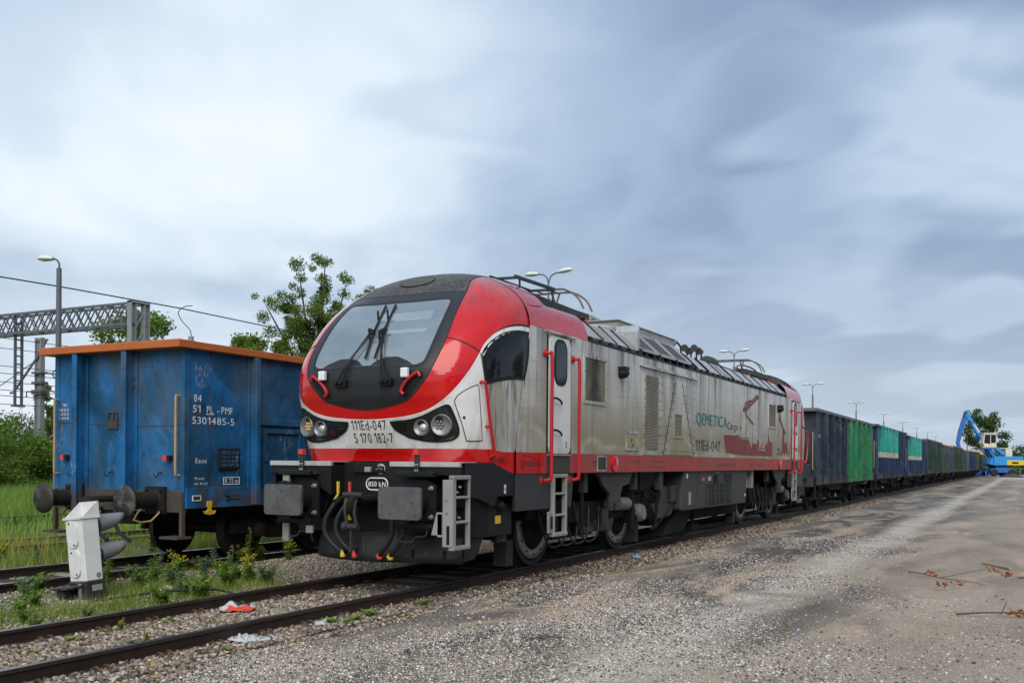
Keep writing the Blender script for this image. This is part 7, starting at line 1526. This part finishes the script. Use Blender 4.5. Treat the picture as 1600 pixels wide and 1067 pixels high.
m_twig = M('dead_twig', (.10, .065, .045), .85); m_stick = M('pale_split_stick', (.38, .27, .15), .8); m_rleaf = leaf_mat('dry_orange_leaves', [(.20, .055, .015), (.38, .13, .025), (.14, .06, .025)], .15); m_oleaf = leaf_mat('fallen_yellow_leaves', [(.42, .20, .02), (.55, .28, .03), (.30, .12, .03)], .15)
def branch(name, label, loc, pts, r0, leaves=(), rz=0.):
    T = thing(name, label, 'branch', loc, rz); 
    for i, L in enumerate(pts): b = MB(); P = cr(L, 4); b.tube(P, list(np.linspace(r0*(1 if i == 0 else .6), r0*.35, len(P))), 6); b.build('twig', m_twig, T)
    if leaves:
        V, F = crown_cards([l[:3] for l in leaves], [l[3] for l in leaves], 9*len(leaves), .038, .7, .4); numpy_mesh('dry_leaves', V, F, m_rleaf, T)
    return T
branch('fallen_branch', 'thin fallen branch with orange dry leaves on the right of the yard', (5.6, -6.35, -.15), [[(1.5, .65, .02), (1.0, .40, .05), (.6, .1, .04), (.2, -.25, .06), (.05, -.5, .03)], [(.6, .1, .05), (.75, -.35, .16), (.9, -.6, .22)], [(.2, -.25, .06), (-.2, -.15, .05), (-.5, .05, .04)], [(1.0, .40, .05), (1.2, .1, .10)]], .009, [(-.46, .02, .06, .12), (-.25, -.15, .06, .09), (1.2, .3, .06, .07), (1.0, .25, .06, .06), (.9, -.55, .16, .14), (.8, -.75, .12, .10)])
branch('fallen_branch', 'broken stick with a dark leaf tuft at the right edge of the yard', (2.85, -7.1, -.15), [[(-.15, .45, .015), (0, .2, .03), (.1, -.1, .04), (.15, -.35, .03)], [(.05, 0, .03), (.25, -.05, .14)]], .014, [(.12, -.12, .05, .11), (.2, -.2, .04, .09)])
branch('twig', 'small dark twig on the gravel in front of the locomotive', (-.95, -3.24, -.155), [[(-.18, .10, .01), (-.05, .02, .025), (.08, -.08, .012), (.14, -.18, .01)], [(-.05, .02, .02), (-.1, -.06, .02)]], .008)
for i, (x, y, L, a, lb) in enumerate(((8.9, -6.9, .9, .5, 'long pale split stick lying far right on the yard'), (7.6, -7.3, .55, -.1, 'short pale split stick at the right edge of the yard'), (12.5, -7.6, .8, .9, 'pale broken plank beyond the fallen branch'), (24., -9.5, 1.0, 1.2, 'pale flat plank far away on the right of the yard'), (29., -10., .9, 1.3, 'farthest pale plank on the right of the yard'))):
    b = MB(); d = Vector((math.cos(a), math.sin(a), 0))*L/2; b.bar(Vector((x, y, -.13))-d, Vector((x, y, -.135))+d, .05+.02*i, .025); tag(b.build('stick' if i < 2 else 'plank', m_stick), lb, 'stick' if i < 2 else 'plank')
n_ = 150; x = np.concatenate([rng.uniform(-5, 14, 70), rng.uniform(-3, 10, 55), rng.uniform(2, 9, 25)]); y = np.concatenate([rng.normal(-1.15, .22, 70), rng.uniform(-7, -1.4, 55), rng.uniform(-7.4, -5.5, 25)])
P = np.stack([x, y, gz(x, y)+.016], 1); V = []; 
for p in P: a = random.uniform(0, 6.28); L = random.uniform(.018, .038); d = np.array((math.cos(a), math.sin(a), random.uniform(-.2, .5)))*L; s = np.array((-math.sin(a), math.cos(a), random.uniform(-.3, .3)))*L*.6; V += [p-d, p+s, p+d, p-s]
tag(numpy_mesh('leaf_litter', np.array(V), np.arange(4*n_).reshape(n_, 4), m_oleaf), kind='stuff')
x, y = scatter(1500, (-4, 8), (-7.5, -1.4)); P = np.stack([x, y, gz(x, y)+.008], 1); V = []
for p in P: a = random.uniform(0, 6.28); L = random.uniform(.006, .045); d = np.array((math.cos(a), math.sin(a), random.uniform(-.1, .15)))*L; s = np.array((-math.sin(a), math.cos(a), 0))*.0028; V += [p-d-s, p-d+s, p+d+s, p+d-s]
tag(numpy_mesh('twig_litter', np.array(V), np.arange(4*len(P)).reshape(-1, 4), m_dry), kind='stuff')
